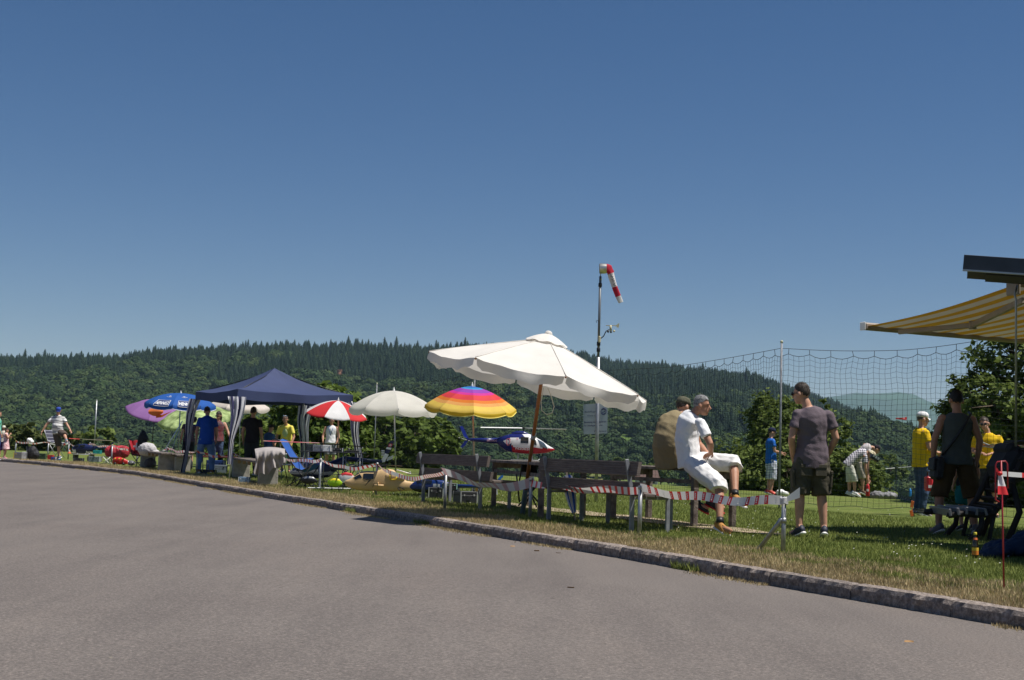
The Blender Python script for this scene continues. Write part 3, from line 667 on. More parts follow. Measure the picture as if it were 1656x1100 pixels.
    if hands:
        for d, sg in (('L', -1), ('R', 1)):
            w = J['wr' + d]; hd = (J.get('hd' + d) or (w - J['el' + d])).normalized(); x, y, z = frame(hd, J.get('hx' + d) or J['fwd'])
            cv = y if y.dot(J['pel'] - w) > 0 else -y
            for q, ln in ((-1.5, .062), (-.5, .076), (.5, .08), (1.5, .072)):
                b0 = w + (z * .082 + x * q * .021) * s_; m1 = b0 + (z * ln * .5 + cv * .012) * s_; m2 = m1 + (z * ln * .32 + cv * .028) * s_
                body.tube([b0, m1, m2], [.0095 * s_, .009 * s_, .007 * s_], 6)
            b0 = w + (z * .03 + x * .036) * s_; body.tube([b0, b0 + (z * .03 + x * .022 + cv * .008) * s_, b0 + (z * .062 + x * .024 + cv * .02) * s_], [.012 * s_, .0105 * s_, .008 * s_], 6)
    e0 = hc + look * .083 * s_
    for q in (-1, 1):
        body.ell(e0 + hr * q * .031 * s_ + hu * .004 * s_, (hr * .014 * s_, look * .008 * s_, hu * .006 * s_), 8, 5, 1)
        body.ell(e0 + hr * q * .031 * s_ + hu * .028 * s_ + look * .006 * s_, (hr * .021 * s_, look * .007 * s_, hu * .005 * s_), 8, 4, 2)
    body.ell(hc - hu * .066 * s_ + look * .088 * s_, (hr * .024 * s_, look * .008 * s_, hu * .007 * s_), 8, 5, 3)
    body.build('body', [sk, black, hairm, pm('lips', (.35, .13, .11), .5)], t)
    if pants:
        mb = MB(); P = [J['pel'] + (J['mid'] - J['pel']).normalized() * q * s_ for q in (-.10, -.03, .04, .10)]
        x, y, z = frame(J['mid'] - J['pel'], xh); mb.rings([(p, x * r * s_, y * q * s_) for p, r, q in zip(P, (.13, .182, .172, .150), (.11, .132 + belly * .2, .120 + belly * .3, .095 + belly * .4))], 16)
        bg_ = baggy; cut = plen
        for d in 'LR':
            LRp = [.105, .102 * bg_, .092 * bg_, .084 * bg_, .082 * bg_, .070 * bg_, .064 * bg_] if plen > 1.4 else [.108, .110 * bg_, .106 * bg_, .100 * bg_, .098 * bg_, .09, .08]
            limb(mb, J['hip' + d], J['kn' + d], J['an' + d], LRp, .004, cut)
        garment('trousers' if plen > 1.5 else 'shorts', mb, vox, pants, t, .016, 8)
    if shirt or smats:
        mb = MB(); torso(mb, .022 if not dress else .02, lo=-.07 - hem, fat=0)
        for d in 'LR':
            if sleeve > 0:
                mb.ell(J['sh' + d] - up * .012 * s_, (xs * .062 * s_, up * .062 * s_, xs.cross(up) * .064 * s_), 10, 6)
                limb(mb, J['sh' + d], J['el' + d], J['wr' + d], [.062, .065, .067, .064, .06, .055, .05], .004, sleeve)
        if dress:
            P = J['pel']; x, y, z = frame(J['mid'] - P, xh); mb.rings([(P + z * q * s_, x * r * s_, y * r * .8 * s_) for q, r in ((-dress, .30), (-dress * .5, .25), (.05, .19), (.2, .17))], 16)
        garment('dress' if dress else 'shirt', mb, vox, smats or shirt, t, .014, 6.0, smf)
    if shoes:
        for d in 'LR':
            e = J['an' + d]; tv = (J['toe' + d] - e); f = tv.normalized(); sd_ = f.cross(V((0, 0, 1)))
            if sd_.length < .2: sd_ = xh.copy()
            sd_.normalize(); u = sd_.cross(f).normalized(); h0 = e - f * .075 * s_ - u * .03 * s_
            q = MB(); q.rings([(h0 + f * a * s_ + u * z * s_, sd_ * w * s_, u * hh * s_) for a, w, hh, z in ((-.005, .022, .02, .0), (.015, .038, .048, .012), (.08, .040, .055, .014), (.14, .044, .044, .0), (.20, .047, .034, -.012), (.25, .038, .024, -.018), (.275, .018, .012, -.022))], 12, 0)
            so_ = MB(); so_.rings([(h0 + f * a * s_ - u * .038 * s_, sd_ * w * s_, u * .014 * s_) for a, w in ((-.012, .026), (.03, .044), (.12, .042), (.2, .051), (.26, .042), (.288, .02))], 12)
            q.ell(h0 + f * .15 * s_ + u * .038 * s_, (sd_ * .022 * s_, f * .05 * s_, u * .012 * s_), 8, 5, 2)
            if sock: q.tube([e + (J['kn' + d] - e) * .02, e + (J['kn' + d] - e) * .16], [.047 * s_, .045 * s_], 10, 3)
            sm_ = shoemats or [shoes, white, shoes]; sh_ = q.build('shoe', sm_ + ([sock] if sock else []), t); so_.build('sole', sm_[1], sh_)
    if hair:
        q = MB(); n_, m_ = 28, 18; vs = []; fs = []; c = hc + hu * .026 * s_ - look * .014 * s_
        for j in range(m_ + 1):
            for i in range(n_):
                a = 2 * PI * i / n_; b = PI * j / m_; d = V((math.sin(b) * math.sin(a), math.sin(b) * math.cos(a), math.cos(b)))
                k = 1.035 + .06 * noise.noise(d * 6) + .05 * noise.noise(d * 16) + (.04 if d.z > .4 else 0)
                vs.append(c + (hr * d.x * .076 + look * d.y * .095 + hu * d.z * .100) * k * s_)
        def keep(i, j):
            a = 2 * PI * (i + .5) / n_; b = PI * (j + .5) / m_; y = math.sin(b) * math.cos(a); z = math.cos(b); lim = float(np.interp(y, [-1, -.55, -.15, .3, .6], [-.62, -.50, -.05, .15, .48])); return z > lim - hairlong * .5 + .05 * math.sin(i * 2.3)
        fs = [(j*n_+i, j*n_+(i+1) % n_, (j+1)*n_+(i+1) % n_, (j+1)*n_+i) for j in range(m_) for i in range(n_) if keep(i, j)]
        q.add(vs, fs, 0, True); rr_ = random.Random(int(hc.x * 100))
        for f_ in rr_.sample(fs, min(len(fs), 330)):
            p0 = vs[f_[0]].lerp(vs[f_[2]], rr_.random()); nn = (p0 - c).normalized(); tg = (-look * .6 - hu * .5 + hr * rr_.uniform(-.6, .6)); tg = (tg - nn * tg.dot(nn)).normalized(); w_ = nn.cross(tg) * .004 * s_
            q.add([p0 - w_ - nn * .004, p0 + w_ - nn * .004, p0 + tg * rr_.uniform(.018, .042) * s_ + nn * rr_.uniform(.001, .013) * s_], [(0, 1, 2)], 0, True)
        if hairlong:
            q.rings([(c - look * (.045 + .02 * z) * s_ - hu * z * s_, hr * r * s_, look * r * .6 * s_) for z, r in ((-.03, .075), (.05, .082), (.12, .078), (.18 + hairlong * .1, .06), (.24 + hairlong * .1, .02))], 14)
        q.build('hair', hair, t)
    if cap:
        q = MB(); c = hc + hu * .035 * s_ - look * .012 * s_
        q.rings([(c + hu * z * s_, hr * r * s_ * .92, look * r * s_ * 1.12) for z, r in ((-.005, .092), (.03, .093), (.06, .085), (.085, .064), (.097, .03), (.10, .004))], 18)
        b_ = c + look * .09 * s_ + hu * .004 * s_; cp_ = q.build('cap', cap, t); q = MB()
        if brim != 'none':
            q.grid(lambda u, v: b_ + hr * (u - .5) * .155 * s_ * (1 - .25 * v * v) + look * (v * .075 * (1 - (2*u-1) ** 2 * .55) - .02) * s_ - hu * (.02 * v + .02 * (2*u-1) ** 2) * s_, 10, 4, 1)
            q.grid(lambda u, v: b_ - hu * .006 + hr * (u - .5) * .155 * s_ * (1 - .25 * v * v) + look * (v * .075 * (1 - (2*u-1) ** 2 * .55) - .02) * s_ - hu * (.02 * v + .02 * (2*u-1) ** 2) * s_, 10, 4, 1)
        q.build('brim', [cap, brim if brim not in (None, 'none') else cap], cp_)
    if straw:
        q = MB(); c = hc + hu * .04 * s_ - look * .01 * s_
        q.rings([(c + hu * z * s_, hr * r * s_ * .95, look * r * s_ * 1.12) for z, r in ((-.012, .15), (-.004, .15), (-.002, .094), (.03, .092), (.032, .092), (.075, .082), (.09, .06), (.092, .005))], 20)
        for k in range(len(q.m)):
            if 60 <= k < 80: q.m[k] = 1
        q.build('hat', [straw, black], t)
    if glasses:
        q = MB()
        for k in (-1, 1):
            q.ell(hc + look * .096 * s_ + hr * k * .032 * s_ + hu * .006 * s_, (hr * .030 * s_, look * .008 * s_, hu * .020 * s_), 10, 6)
            q.tube([hc + look * .094 * s_ + hr * k * .055 * s_ + hu * .012 * s_, hc - look * .0 + hr * k * .084 * s_ + hu * .008 * s_], .004 * s_, 5)
        q.build('sunglasses', glasses, t)
    return t
def cloth(nm, c, **k): return pm(nm, c, .85, k.pop('var', .12), k.pop('scale', 5), .25, 90, spec=.15, **k)
def Pj(J, **kw):
    for k, v in kw.items():
        J[k] = at(*v)
    return J
denim = cloth('denim', (.055, .085, .15), var=.3, scale=8)
# 1 the man in white on the table edge
B = g(1150, 858); s_ = 1.0
J = dict(pel=at(1114, 738, 16.9), mid=at(1109, 708, 16.9), neck=at(1121, 668, 16.85), head=at(1135.5, 656, 16.8),
         shR=at(1132, 682, 16.62), shL=at(1114, 679, 17.08), elR=at(1148, 717, 16.5), wrR=at(1150, 733, 16.72), elL=at(1130, 718, 17.2), wrL=at(1146, 736, 17.0),
         hipR=at(1116, 748, 16.78), hipL=at(1119, 745, 17.02), knR=at(1163, 786, 16.3), anR=at(1164.5, 848, 16.05), knL=at(1187, 750, 16.85), anL=at(1189, 803, 16.55), s=1.0)
J['toeR'] = at(1183, 859, 15.85); J['toeL'] = at(1208, 812, 16.4); J['fwd'] = V((.93, -.12, 0)).normalized(); J['hdR'] = V((-.3, .7, -.2)); J['hdL'] = V((.3, -.6, -.2))
whitec = cloth('white_cotton', (.76, .76, .78), var=.04); shw = cloth('white_cargo_cotton', (.70, .69, .68), var=.06)
tanshoe = pm('tan_suede', (.42, .20, .05), .8, .2, 30)
ph = person('grey haired man in white T-shirt and white shorts sitting on the table edge', J, B, look=(.93, -.33, -.08), shirt=whitec, sleeve=.72, pants=shw, plen=1.12, shoes=tanshoe, sock=black, hair=pm('grey_hair', (.20, .20, .205), .6, .6, 40, .4, 150), vox=.011, belly=.025, baggy=1.1, hem=.05, skinm=skin2)
# 2 the man in khaki beside him
B = gd(1095, 17.9)
J = dict(pel=at(1081, 737, 17.5), mid=at(1079, 708, 17.45), neck=at(1099, 672, 17.6), head=at(1105.5, 658, 17.65), shL=at(1078, 684, 17.6), shR=at(1117, 686, 17.5), elL=at(1072, 716, 17.8), wrL=at(1092, 734, 18.0), elR=at(1126, 716, 17.7), wrR=at(1124, 738, 18.0),
         hipL=at(1076, 743, 17.6), hipR=at(1095, 744, 17.5), knL=at(1118, 750, 18.0), anL=at(1128, 812, 17.9), knR=at(1140, 752, 17.8), anR=at(1152, 812, 17.8), s=1.0)
J['toeL'] = at(1146, 822, 17.8); J['toeR'] = at(1172, 822, 17.7); J['fwd'] = V((.75, .66, 0))
khaki = cloth('khaki_cotton', (.235, .19, .11), var=.08)
capm = cloth('olive_grey_canvas', (.10, .10, .07), var=.35, scale=30)
person('man in khaki T-shirt and olive cap sitting on the table, back turned', J, B, look=(.75, .55, -.2), shirt=khaki, sleeve=.8, pants=cloth('dark_navy_cotton', (.02, .024, .035)), plen=1.05, shoes=pm('red_trainer', (.30, .03, .03), .6), sock=black, shoemats=[pm('dark_trainer', (.03, .03, .035), .6), red, black], hair=hairm, cap=capm, vox=.012, belly=.03, hem=.06)
# 3 the standing man
B = g(1311, 868)
J = stand(B, 1.79, rz=.12, spread=.13, arms=dict(elL=(-.262, -.05, 1.13), wrL=(-.205, .06, .90), elR=(.275, -.04, 1.15), wrR=(.215, .10, .92), shL=(-.18, -.02, 1.425), shR=(.18, -.02, 1.425)))
J['hdL'] = V((.25, .3, -.9)); J['hdR'] = V((-.3, .35, -.9))
d0 = at(1284, 637, B.y) - J['head']; J['head'] += V((d0.x * .6, .0, 0)); J['neck'] += V((d0.x * .25, 0, 0))
greyp = cloth('purple_grey_cotton', (.135, .108, .128), var=.10)
olive = cloth('dark_olive_cotton', (.075, .068, .050), var=.25, scale=7)
pst = person('man in purple grey T-shirt and dark olive cargo shorts standing on the lawn', J, B, look=(-.80, .60, -.12), shirt=greyp, sleeve=.62, pants=olive, plen=1.06, shoes=pm('navy_trainer', (.02, .025, .045), .6), shoemats=[pm('navy_trainer', (.02, .025, .045), .6), white, pm('lime_lace', (.4, .5, .05), .6)], hair=pm('short_brown_hair', (.05, .038, .03), .65, .5, 60, .4, 150), glasses=glassd, vox=.011, baggy=1.12, hem=.085)
for sg in (-1, 1):          # cargo pockets of the shorts
    p0 = J['knR' if sg > 0 else 'knL'].lerp(J['hipR' if sg > 0 else 'hipL'], .38) + V((sg * .105, -.015, 0)); mb = MB()
    mb.box(p0, (.035, .15, .19), Matrix.Rotation(sg * .06, 3, 'Y'), .014); mb.box(p0 + V((sg * .004, 0, .085)), (.036, .16, .05), Matrix.Rotation(sg * .06, 3, 'Y'), .01); mb.build('pocket', olive, pst)
    p0 = J['pel'] + V((sg * .085, -.125, -.185)); mb = MB(); mb.box(p0, (.13, .014, .13), Matrix.Rotation(-.05, 3, 'X'), .006); mb.box(p0 + V((0, -.003, .05)), (.136, .015, .04), Matrix.Rotation(-.05, 3, 'X'), .006); mb.build('pocket', olive, pst)
# 4 far man in blue
B = gd(1246, 36.2); plaidb = stripes('blue_white_plaid', ['d8dce4', '3a4a70', 'e8e8ec', '8090a8'], .09, 'Z', cross='X')
J = stand(B, 1.76, rz=-1.45, arms=dict(elR=(.25, .02, 1.15), wrR=(.1, .27, 1.12), elL=(-.25, .02, 1.15), wrL=(-.08, .27, 1.1)))
person('distant man in bright blue shirt, navy cap and checked shorts by the net', J, B, look=(.98, .1, -.1), shirt=cloth('bright_blue_jersey', (.02, .13, .48)), sleeve=.6, pants=plaidb, plen=1.25, shoes=pm('neon_red_trainer', (.75, .09, .06), .5), hair=hairm, cap=cloth('navy_cap', (.02, .025, .06)), vox=.022, baggy=1.1, hem=.06)
# 5, 6 two bending men by the extinguisher
B = g(1383, 802); D_ = B.y
J = dict(pel=at(1373, 750, D_), mid=at(1384, 738, D_), neck=at(1401, 731, D_), head=at(1409, 737, D_), shR=at(1399, 737, D_ - .18), shL=at(1399, 734, D_ + .18), elR=at(1400, 757, D_ - .2), wrR=at(1402, 774, D_ - .1), elL=at(1403, 757, D_ + .1), wrL=at(1404, 775, D_), hipR=at(1374, 754, D_ - .09), hipL=at(1374, 754, D_ + .09), knR=at(1382, 775, D_ - .12), anR=at(1382, 796, D_ - .12), knL=at(1374, 776, D_ + .12), anL=at(1373, 796, D_ + .12), s=.98)
J['toeR'] = J['anR'] + V((.17, 0, -.06)); J['toeL'] = J['anL'] + V((.17, 0, -.06)); J['fwd'] = V((1, 0, 0))
person('man in dark checked shirt, cream shorts and straw hat bending over', J, B, look=(.75, -.1, -.65), shirt=stripes('dark_white_plaid', ['e0dce0', '30304a', 'e0dce0', '504858'], .11, 'X', cross='Z'), sleeve=.6, pants=cloth('cream_cotton', (.55, .55, .48)), plen=1.2, shoes=pm('white_trainer', (.7, .7, .72), .6), hair=pm('grey_hair', (.16, .16, .165)), straw=cloth('straw', (.62, .55, .38)), vox=.022, belly=.02, hem=.04)
B = g(1394, 799); D_ = B.y
J = dict(pel=at(1388, 742, D_), mid=at(1395, 730, D_), neck=at(1408, 722, D_), head=at(1418, 727, D_), shR=at(1406, 729, D_ - .18), shL=at(1404, 722, D_ + .18), elR=at(1403, 752, D_ - .2), wrR=at(1404, 770, D_ - .1), elL=at(1398, 718, D_ + .3), wrL=at(1396, 735, D_ + .2), hipR=at(1389, 748, D_ - .09), hipL=at(1389, 748, D_ + .09), knR=at(1395, 772, D_ - .12), anR=at(1395, 794, D_ - .1), knL=at(1390, 772, D_ + .12), anL=at(1391, 794, D_ + .12), s=.98)
J['toeR'] = J['anR'] + V((.17, 0, -.06)); J['toeL'] = J['anL'] + V((.17, 0, -.06)); J['fwd'] = V((1, 0, 0))
person('bending man in pale shirt and dark cap reaching down to the fire extinguisher', J, B, look=(.9, -.1, -.45), shirt=cloth('pale_pink_grey_cotton', (.50, .46, .46)), sleeve=.6, pants=cloth('beige_cotton', (.35, .31, .25)), plen=1.1, shoes=pm('brown_sandal', (.12, .07, .04), .7), hair=hairm, cap=cloth('dark_cap', (.03, .025, .035)), vox=.022)
# 7 man in yellow with white cap
yel = cloth('yellow_cotton', (.72, .46, .015), var=.07); B = gd(1490, 24.3)
J = stand(B, 1.83, rz=-1.45, arms=dict(elR=(.25, .03, 1.15), wrR=(.06, .25, 1.08), elL=(-.24, .02, 1.16), wrL=(-.05, .27, 1.1)), spread=.09)
person('man in yellow T-shirt, jeans and white cap standing behind the net', J, B, look=(.9, .05, -.1), shirt=yel, sleeve=.62, pants=denim, plen=1.97, shoes=pm('grey_trainer', (.25, .22, .2), .7), hair=pm('grey_brown_hair', (.09, .075, .07)), cap=cloth('white_cap', (.75, .75, .76)), vox=.017, belly=.03, hem=.05)
# 8 tank top man, back turned, in the shade
B = gd(1546, 17.7)
J = stand(B, 1.86, rz=.03, spread=.2, arms=dict(elL=(-.285, -.03, 1.16), wrL=(-.28, .03, .90), elR=(.285, -.03, 1.16), wrR=(.27, .03, .91)))
J['hipL'] += V((-.01, 0, 0)); J['hipR'] += V((.01, 0, 0))
slate = cloth('slate_green_cotton', (.075, .088, .085), var=.1)
ptt = person('man in grey green tank top and brown shorts with legs apart, back turned', J, B, look=(-.05, 1, -.05), shirt=slate, sleeve=0, pants=cloth('brown_cotton', (.075, .050, .024), var=.2), plen=1.12, shoes=pm('grey_slipper', (.12, .12, .13), .7), hair=pm('black_hair', (.008, .007, .007), .6, .4, 60, .4, 150), vox=.013, baggy=1.08, hem=.02, skinm=skin2)
mb = MB(); a0 = J['shR'] + V((-.05, -.10, .05)); b0 = J['pel'] + V((-.22, -.12, .02)); m0 = a0.lerp(b0, .5) + V((0, -.075, 0))
mb.tube([a0 + V((0, .08, .03)), a0, a0.lerp(m0, .5) + V((0, -.035, 0)), m0, m0.lerp(b0, .5) + V((0, -.015, 0)), b0], .018, 6); mb.build('shoulder_strap', black, ptt)
bag = tag(MB().box(b0 + V((-.06, .02, -.17)), (.12, .26, .30), Matrix.Rotation(.1, 3, 'Y'), .04).box(b0 + V((-.125, .02, -.12)), (.03, .24, .16), Matrix.Rotation(.1, 3, 'Y'), .012).build('shoulder_bag', pm('black_nylon', (.02, .02, .024), .7, .3, 12), o=b0), 'black shoulder bag hanging at the hip of the tank top man', 'bag')
# 9 boy in yellow, 10 child in teal shorts
B = gd(1597, 24.6)
J = stand(B, 1.78, rz=PI - .35, arms=dict(elL=(-.25, .03, 1.15), wrL=(-.08, .27, 1.13), elR=(.25, .03, 1.15), wrR=(.10, .27, 1.13)))
J['head'] += V((-.06, 0, 0)); person('young man in yellow T-shirt and sunglasses facing the camera in sunshine', J, B, look=(-.45, -.88, -.12), shirt=yel, sleeve=.75, pants=cloth('charcoal_cotton', (.035, .035, .045)), plen=1.1, shoes=black, hair=pm('brown_hair', (.045, .03, .02), .6, .5, 60), glasses=glassd, vox=.018, baggy=1.05, hem=.03)
B = gd(1562, 18.9); J = stand(B, 1.22, rz=.2, spread=.1)
person('child in dark top and teal shorts standing beyond the tank top man', J, B, shirt=cloth('dark_top', (.02, .022, .03)), sleeve=.6, pants=cloth('teal_cotton', (.01, .16, .17)), plen=.95, shoes=black, hair=hairm, vox=.017, baggy=1.1)
# ---- left: visitors
B = gd(95, 46.0)
J = stand(B, 1.74, rz=PI - .1, arms=dict(elR=(.34, .02, 1.17), wrR=(.42, .06, .93), elL=(-.34, .05, 1.19), wrL=(-.42, .22, 1.02)))
Db = B.y; Pj(J, pel=(94, 697, Db), mid=(94, 687.5, Db), neck=(94, 671.5, Db - .03), hipL=(98, 699, Db - .02), hipR=(90, 699, Db), knR=(95, 719, Db - .02), anR=(95, 738.5, Db), shL=(102.5, 676, Db), shR=(85.5, 676, Db), elL=(109, 688, Db - .05), wrL=(113.5, 695.5, Db - .15), elR=(75, 687, Db - .05), wrR=(69, 697, Db - .1), knL=(104, 703, Db - .38), anL=(107.5, 711, Db - .62), toeL=(109, 714, Db - .78), head=(94.5, 664.5, Db - .06))
strp = stripes('striped_polo', ['e8e6e4', 'e8e6e4', '20202c', 'e8e6e4', '3a3a40', 'e8e6e4'], .17, 'Z')
person('man in striped polo shirt and blue cap lifting one leg over the tape', J, B, look=(.15, -.95, -.3), shirt=strp, sleeve=.65, pants=cloth('brown_grey_cotton', (.09, .072, .062)), plen=1.15, shoes=pm('blue_grey_trainer', (.2, .24, .3), .6), hair=hairm, cap=cloth('blue_cap', (.03, .07, .35)), glasses=glassd, vox=.022, belly=.04, baggy=1.1, hem=.04)
B = gd(8, 46.5); J = stand(B, 1.03, rz=-1.2, arms=dict(elR=(.24, .08, 1.2), wrR=(.1, .2, 1.42), elL=(-.22, .1, 1.15), wrL=(-.05, .22, 1.25)))
person('small girl in pink patterned dress with hand raised to her face', J, B, look=(.9, .1, 0), shirt=pm('pink_print', (.62, .16, .20), .9, .5, 22, c2=(.75, .5, .5)), sleeve=0, dress=.42, hair=hairm, hairlong=.5, shoes=pm('pink_sandal', (.5, .2, .25)), vox=.018)
B = gd(-7, 46.0); J = stand(B, 1.62, rz=-.9)
person('adult in teal top cut off by the left picture edge', J, B, shirt=cloth('teal_top', (.12, .45, .36)), sleeve=.5, pants=cloth('blue_jeans_light', (.05, .12, .35)), plen=1.9, shoes=pm('sandal', (.2, .1, .1)), hair=hairm, vox=.024)
B = gd(3, 47.3); J = stand(B, 1.12, rz=.1)
person('child in pale sun hat standing behind the girl in pink', J, B, shirt=cloth('cream_top', (.6, .55, .45)), sleeve=.5, pants=cloth('dark_purple', (.05, .02, .08)), plen=1.2, shoes=black, straw=cloth('pale_hat', (.66, .66, .55)), vox=.024)
# ---- under the gazebo
B = gd(331, 35.8)
J = stand(B, 1.80, rz=.25, spread=.15, lean=.10); J['head'] += V((-.02, .06, -.03))
bluep = cloth('royal_blue_cotton', (.015, .07, .36))
person('man in royal blue shirt and jeans leaning forward under the gazebo', J, B, look=(.1, .9, -.4), shirt=bluep, sleeve=.7, pants=cloth('light_denim', (.12, .20, .34), var=.3), plen=1.97, shoes=pm('brown_shoe', (.20, .09, .03), .7), hair=hairm, vox=.02, hem=.10)
B = gd(349, 39.0); J = stand(B, 1.70, rz=PI + .3, arms=dict(elR=(.34, .05, 1.24), wrR=(.22, .22, 1.40), elL=(-.30, .05, 1.17), wrL=(-.36, .22, 1.0)))
person('woman in red and black patterned sleeveless top with sunglasses', J, B, look=(-.3, -.9, -.25), shirt=pm('red_black_print', (.40, .03, .03), .85, .6, 9, c2=(.05, .05, .06)), sleeve=0, pants=denim, plen=1.5, shoes=black, hair=hairm, hairlong=.2, glasses=glassd, vox=.02)
B = gd(303, 41.0); J = stand(B, 1.60, rz=.4); J['head'] += V((.1, .1, -.05))
person('person in dark plum checked shirt bending under the green parasol', J, B, shirt=stripes('plum_plaid', ['302030', '50384a', '282030', '604858'], .12, 'Z', cross='X'), sleeve=.5, pants=cloth('dark_shorts', (.02, .02, .025)), plen=1.0, shoes=black, hair=hairm, vox=.022)
B = gd(405, 35.7); J = stand(B, 1.80, rz=-.1)
person('man in dark charcoal T-shirt standing under the gazebo, back turned', J, B, shirt=cloth('charcoal_tshirt', (.022, .020, .024)), sleeve=.6, pants=cloth('dark_grey_trousers', (.03, .034, .036)), plen=1.97, shoes=black, hair=hairm, vox=.02, belly=.01, hem=.02)
B = gd(432, 36.0); J = stand(B, 1.36, rz=-.7, lean=.05)
person('boy in steel blue T-shirt under the gazebo looking down', J, B, look=(.7, .5, -.5), shirt=cloth('steel_blue_cotton', (.07, .15, .30)), sleeve=.6, pants=cloth('navy_shorts', (.015, .018, .03)), plen=1.1, shoes=black, hair=hairm, vox=.02)
lemon = pm('lemon_tshirt', (.70, .60, .10), .85, .08, 5)
B = gd(461, 40.5); J = stand(B, 1.66, rz=PI - .15, lean=.16, arms=dict(elL=(-.29, .16, 1.12), wrL=(-.25, .30, .90), elR=(.29, .12, 1.12), wrR=(.28, .26, .88)))
py = person('man in lemon yellow T-shirt with sunglasses on his head by the blue chair', J, B, look=(.05, -.9, -.4), shirt=lemon, sleeve=.7, pants=cloth('grey_denim', (.06, .06, .07)), plen=1.6, shoes=black, skinm=skin2, vox=.02, belly=.03, hair=pm('shaven_hair', (.14, .08, .06)), hem=.06)
mb = MB(); q = J['pel'].lerp(J['neck'], .52) + V((0, -.172, 0))
mb.grid(lambda u, v: q + V(((u - .5) * .17 * math.sin(PI * (.1 + .8 * v)), -.012 + .1 * (u - .5) ** 2 - .05 * v, (v - .5) * .24)), 4, 6); mb.build('shirt_print', pm('leaf_print', (.70, .62, .25), .9, .3, 30, c2=(.30, .45, .25)), py)
mb = MB(); 
for k in (-1, 1): mb.ell(J['head'] + V((k * .035, -.06, .105)), (V((.03, 0, 0)), V((0, .012, .012)), V((0, -.012, .02))), 8, 5)
mb.build('sunglasses', pm('mirror_glass', (.3, .4, .5), .15, metal=.6), py)
B = gd(533, 46); J = stand(B, 1.76, rz=PI, arms=dict(elL=(-.27, .05, 1.13), wrL=(-.24, .22, .95), elR=(.27, .05, 1.13), wrR=(.24, .22, .95)))
pv = person('muscular man in white sleeveless shirt with dark sunglasses and blue lanyard', J, B, look=(0, -1, -.12), shirt=cloth('white_vest', (.72, .72, .74)), sleeve=0, pants=cloth('grey_shorts', (.2, .2, .22)), plen=1.0, shoes=black, skinm=skin2, glasses=glassd, hair=pm('blond_hair', (.30, .22, .13), .6, .4, 60), vox=.02)
mb = MB()
for k in (-1, 1): mb.tube([J['neck'] + V((k * .07, -.03, .0)), J['neck'] + V((k * .065, -.125, -.1)), J['neck'] + V((0.0, -.16, -.34))], .008, 5)
mb.build('lanyard', pm('blue_ribbon', (.03, .07, .35), .7), pv)
# ================================================================ STREET FURNITURE AND SHELTERS
DK = V((-.43, .903, 0)).normalized(); NK = V((.903, .43, 0)).normalized(); UP = V((0, 0, 1))
# --- tape posts
POSTS = [(24.5, 738, 714, 'at the far left beside the girl in pink'), (77, 741, 714.5, 'in front of the striped folding chair'), (110, 742.5, 716, 'right of the man lifting his leg'), (144, 745.5, 717, 'left of the grey storage box'), (180, 750, 720.5, 'in front of the red bags'), (221, 754, 722, 'at the left end of the concrete bench'), (268.5, 759, 725, 'in front of the concrete bench under the blue parasol'), (318, 767, 729, 'in front of the jeans of the man in blue'), (375, 771, 733, 'at the front gazebo leg'), (438, 781, 736, 'in front of the grey blanket'), (516.5, 792, 744, 'in front of the camping table'), (608, 801.5, 751, 'in front of the tan model helicopter'), (719, 824, 763, 'behind the middle of the left wooden bench'), (857, 837, 777, 'beside the tilted white umbrella pole'), (1034, 864, 790, 'at the right end of the right wooden bench')]
tops = []
for px, yb, yt, w in POSTS:
    b = g(px, yb); h = (yb - yt) * b.y / F; tops.append(b + V((0, 0, h))); t = thing('tape_post', 'grey metal tape post ' + w, 'post', b, 'posts carrying the barrier tape')
    MB().tube([b - V((0, 0, .1)), b + V((0, 0, h))], .024, 10).build('pipe', steel, t)
    MB().lathe([(.028, 0), (.030, .02), (.022, .035), (.005, .04)], 10, b + V((0, 0, h - .012))).build('cap', pm('yellow_cap', (.55, .48, .12), .5) if px in (24.5, 180, 221, 438) else steel, t)
b = g(1266.5, 893); h = 88 * b.y / F; t = thing('braced_post', 'thick galvanised end post with a diagonal brace in front of the standing man', 'post', b); tops.append(b + V((0, 0, h * .92)))
MB().tube([b - V((0, 0, .1)), b + V((0, 0, h))], .022, 12).tube([b + V((0, 0, h * .52)), b + V((0, 0, h * .62))], .027, 12).build('pipe', steel, t)
f0 = g(1223, 889); MB().tube([f0 - V((0, 0, .03)), b + V((-.055, 0, h * .50)), b + V((-.03, 0, h * .58)), b + V((-.005, 0, h * .60))], .021, 10).build('brace', steel, t)
MB().tube([b + V((0, 0, h)), b + V((0, 0, h + .006))], .018, 10).build('cap', black, t)
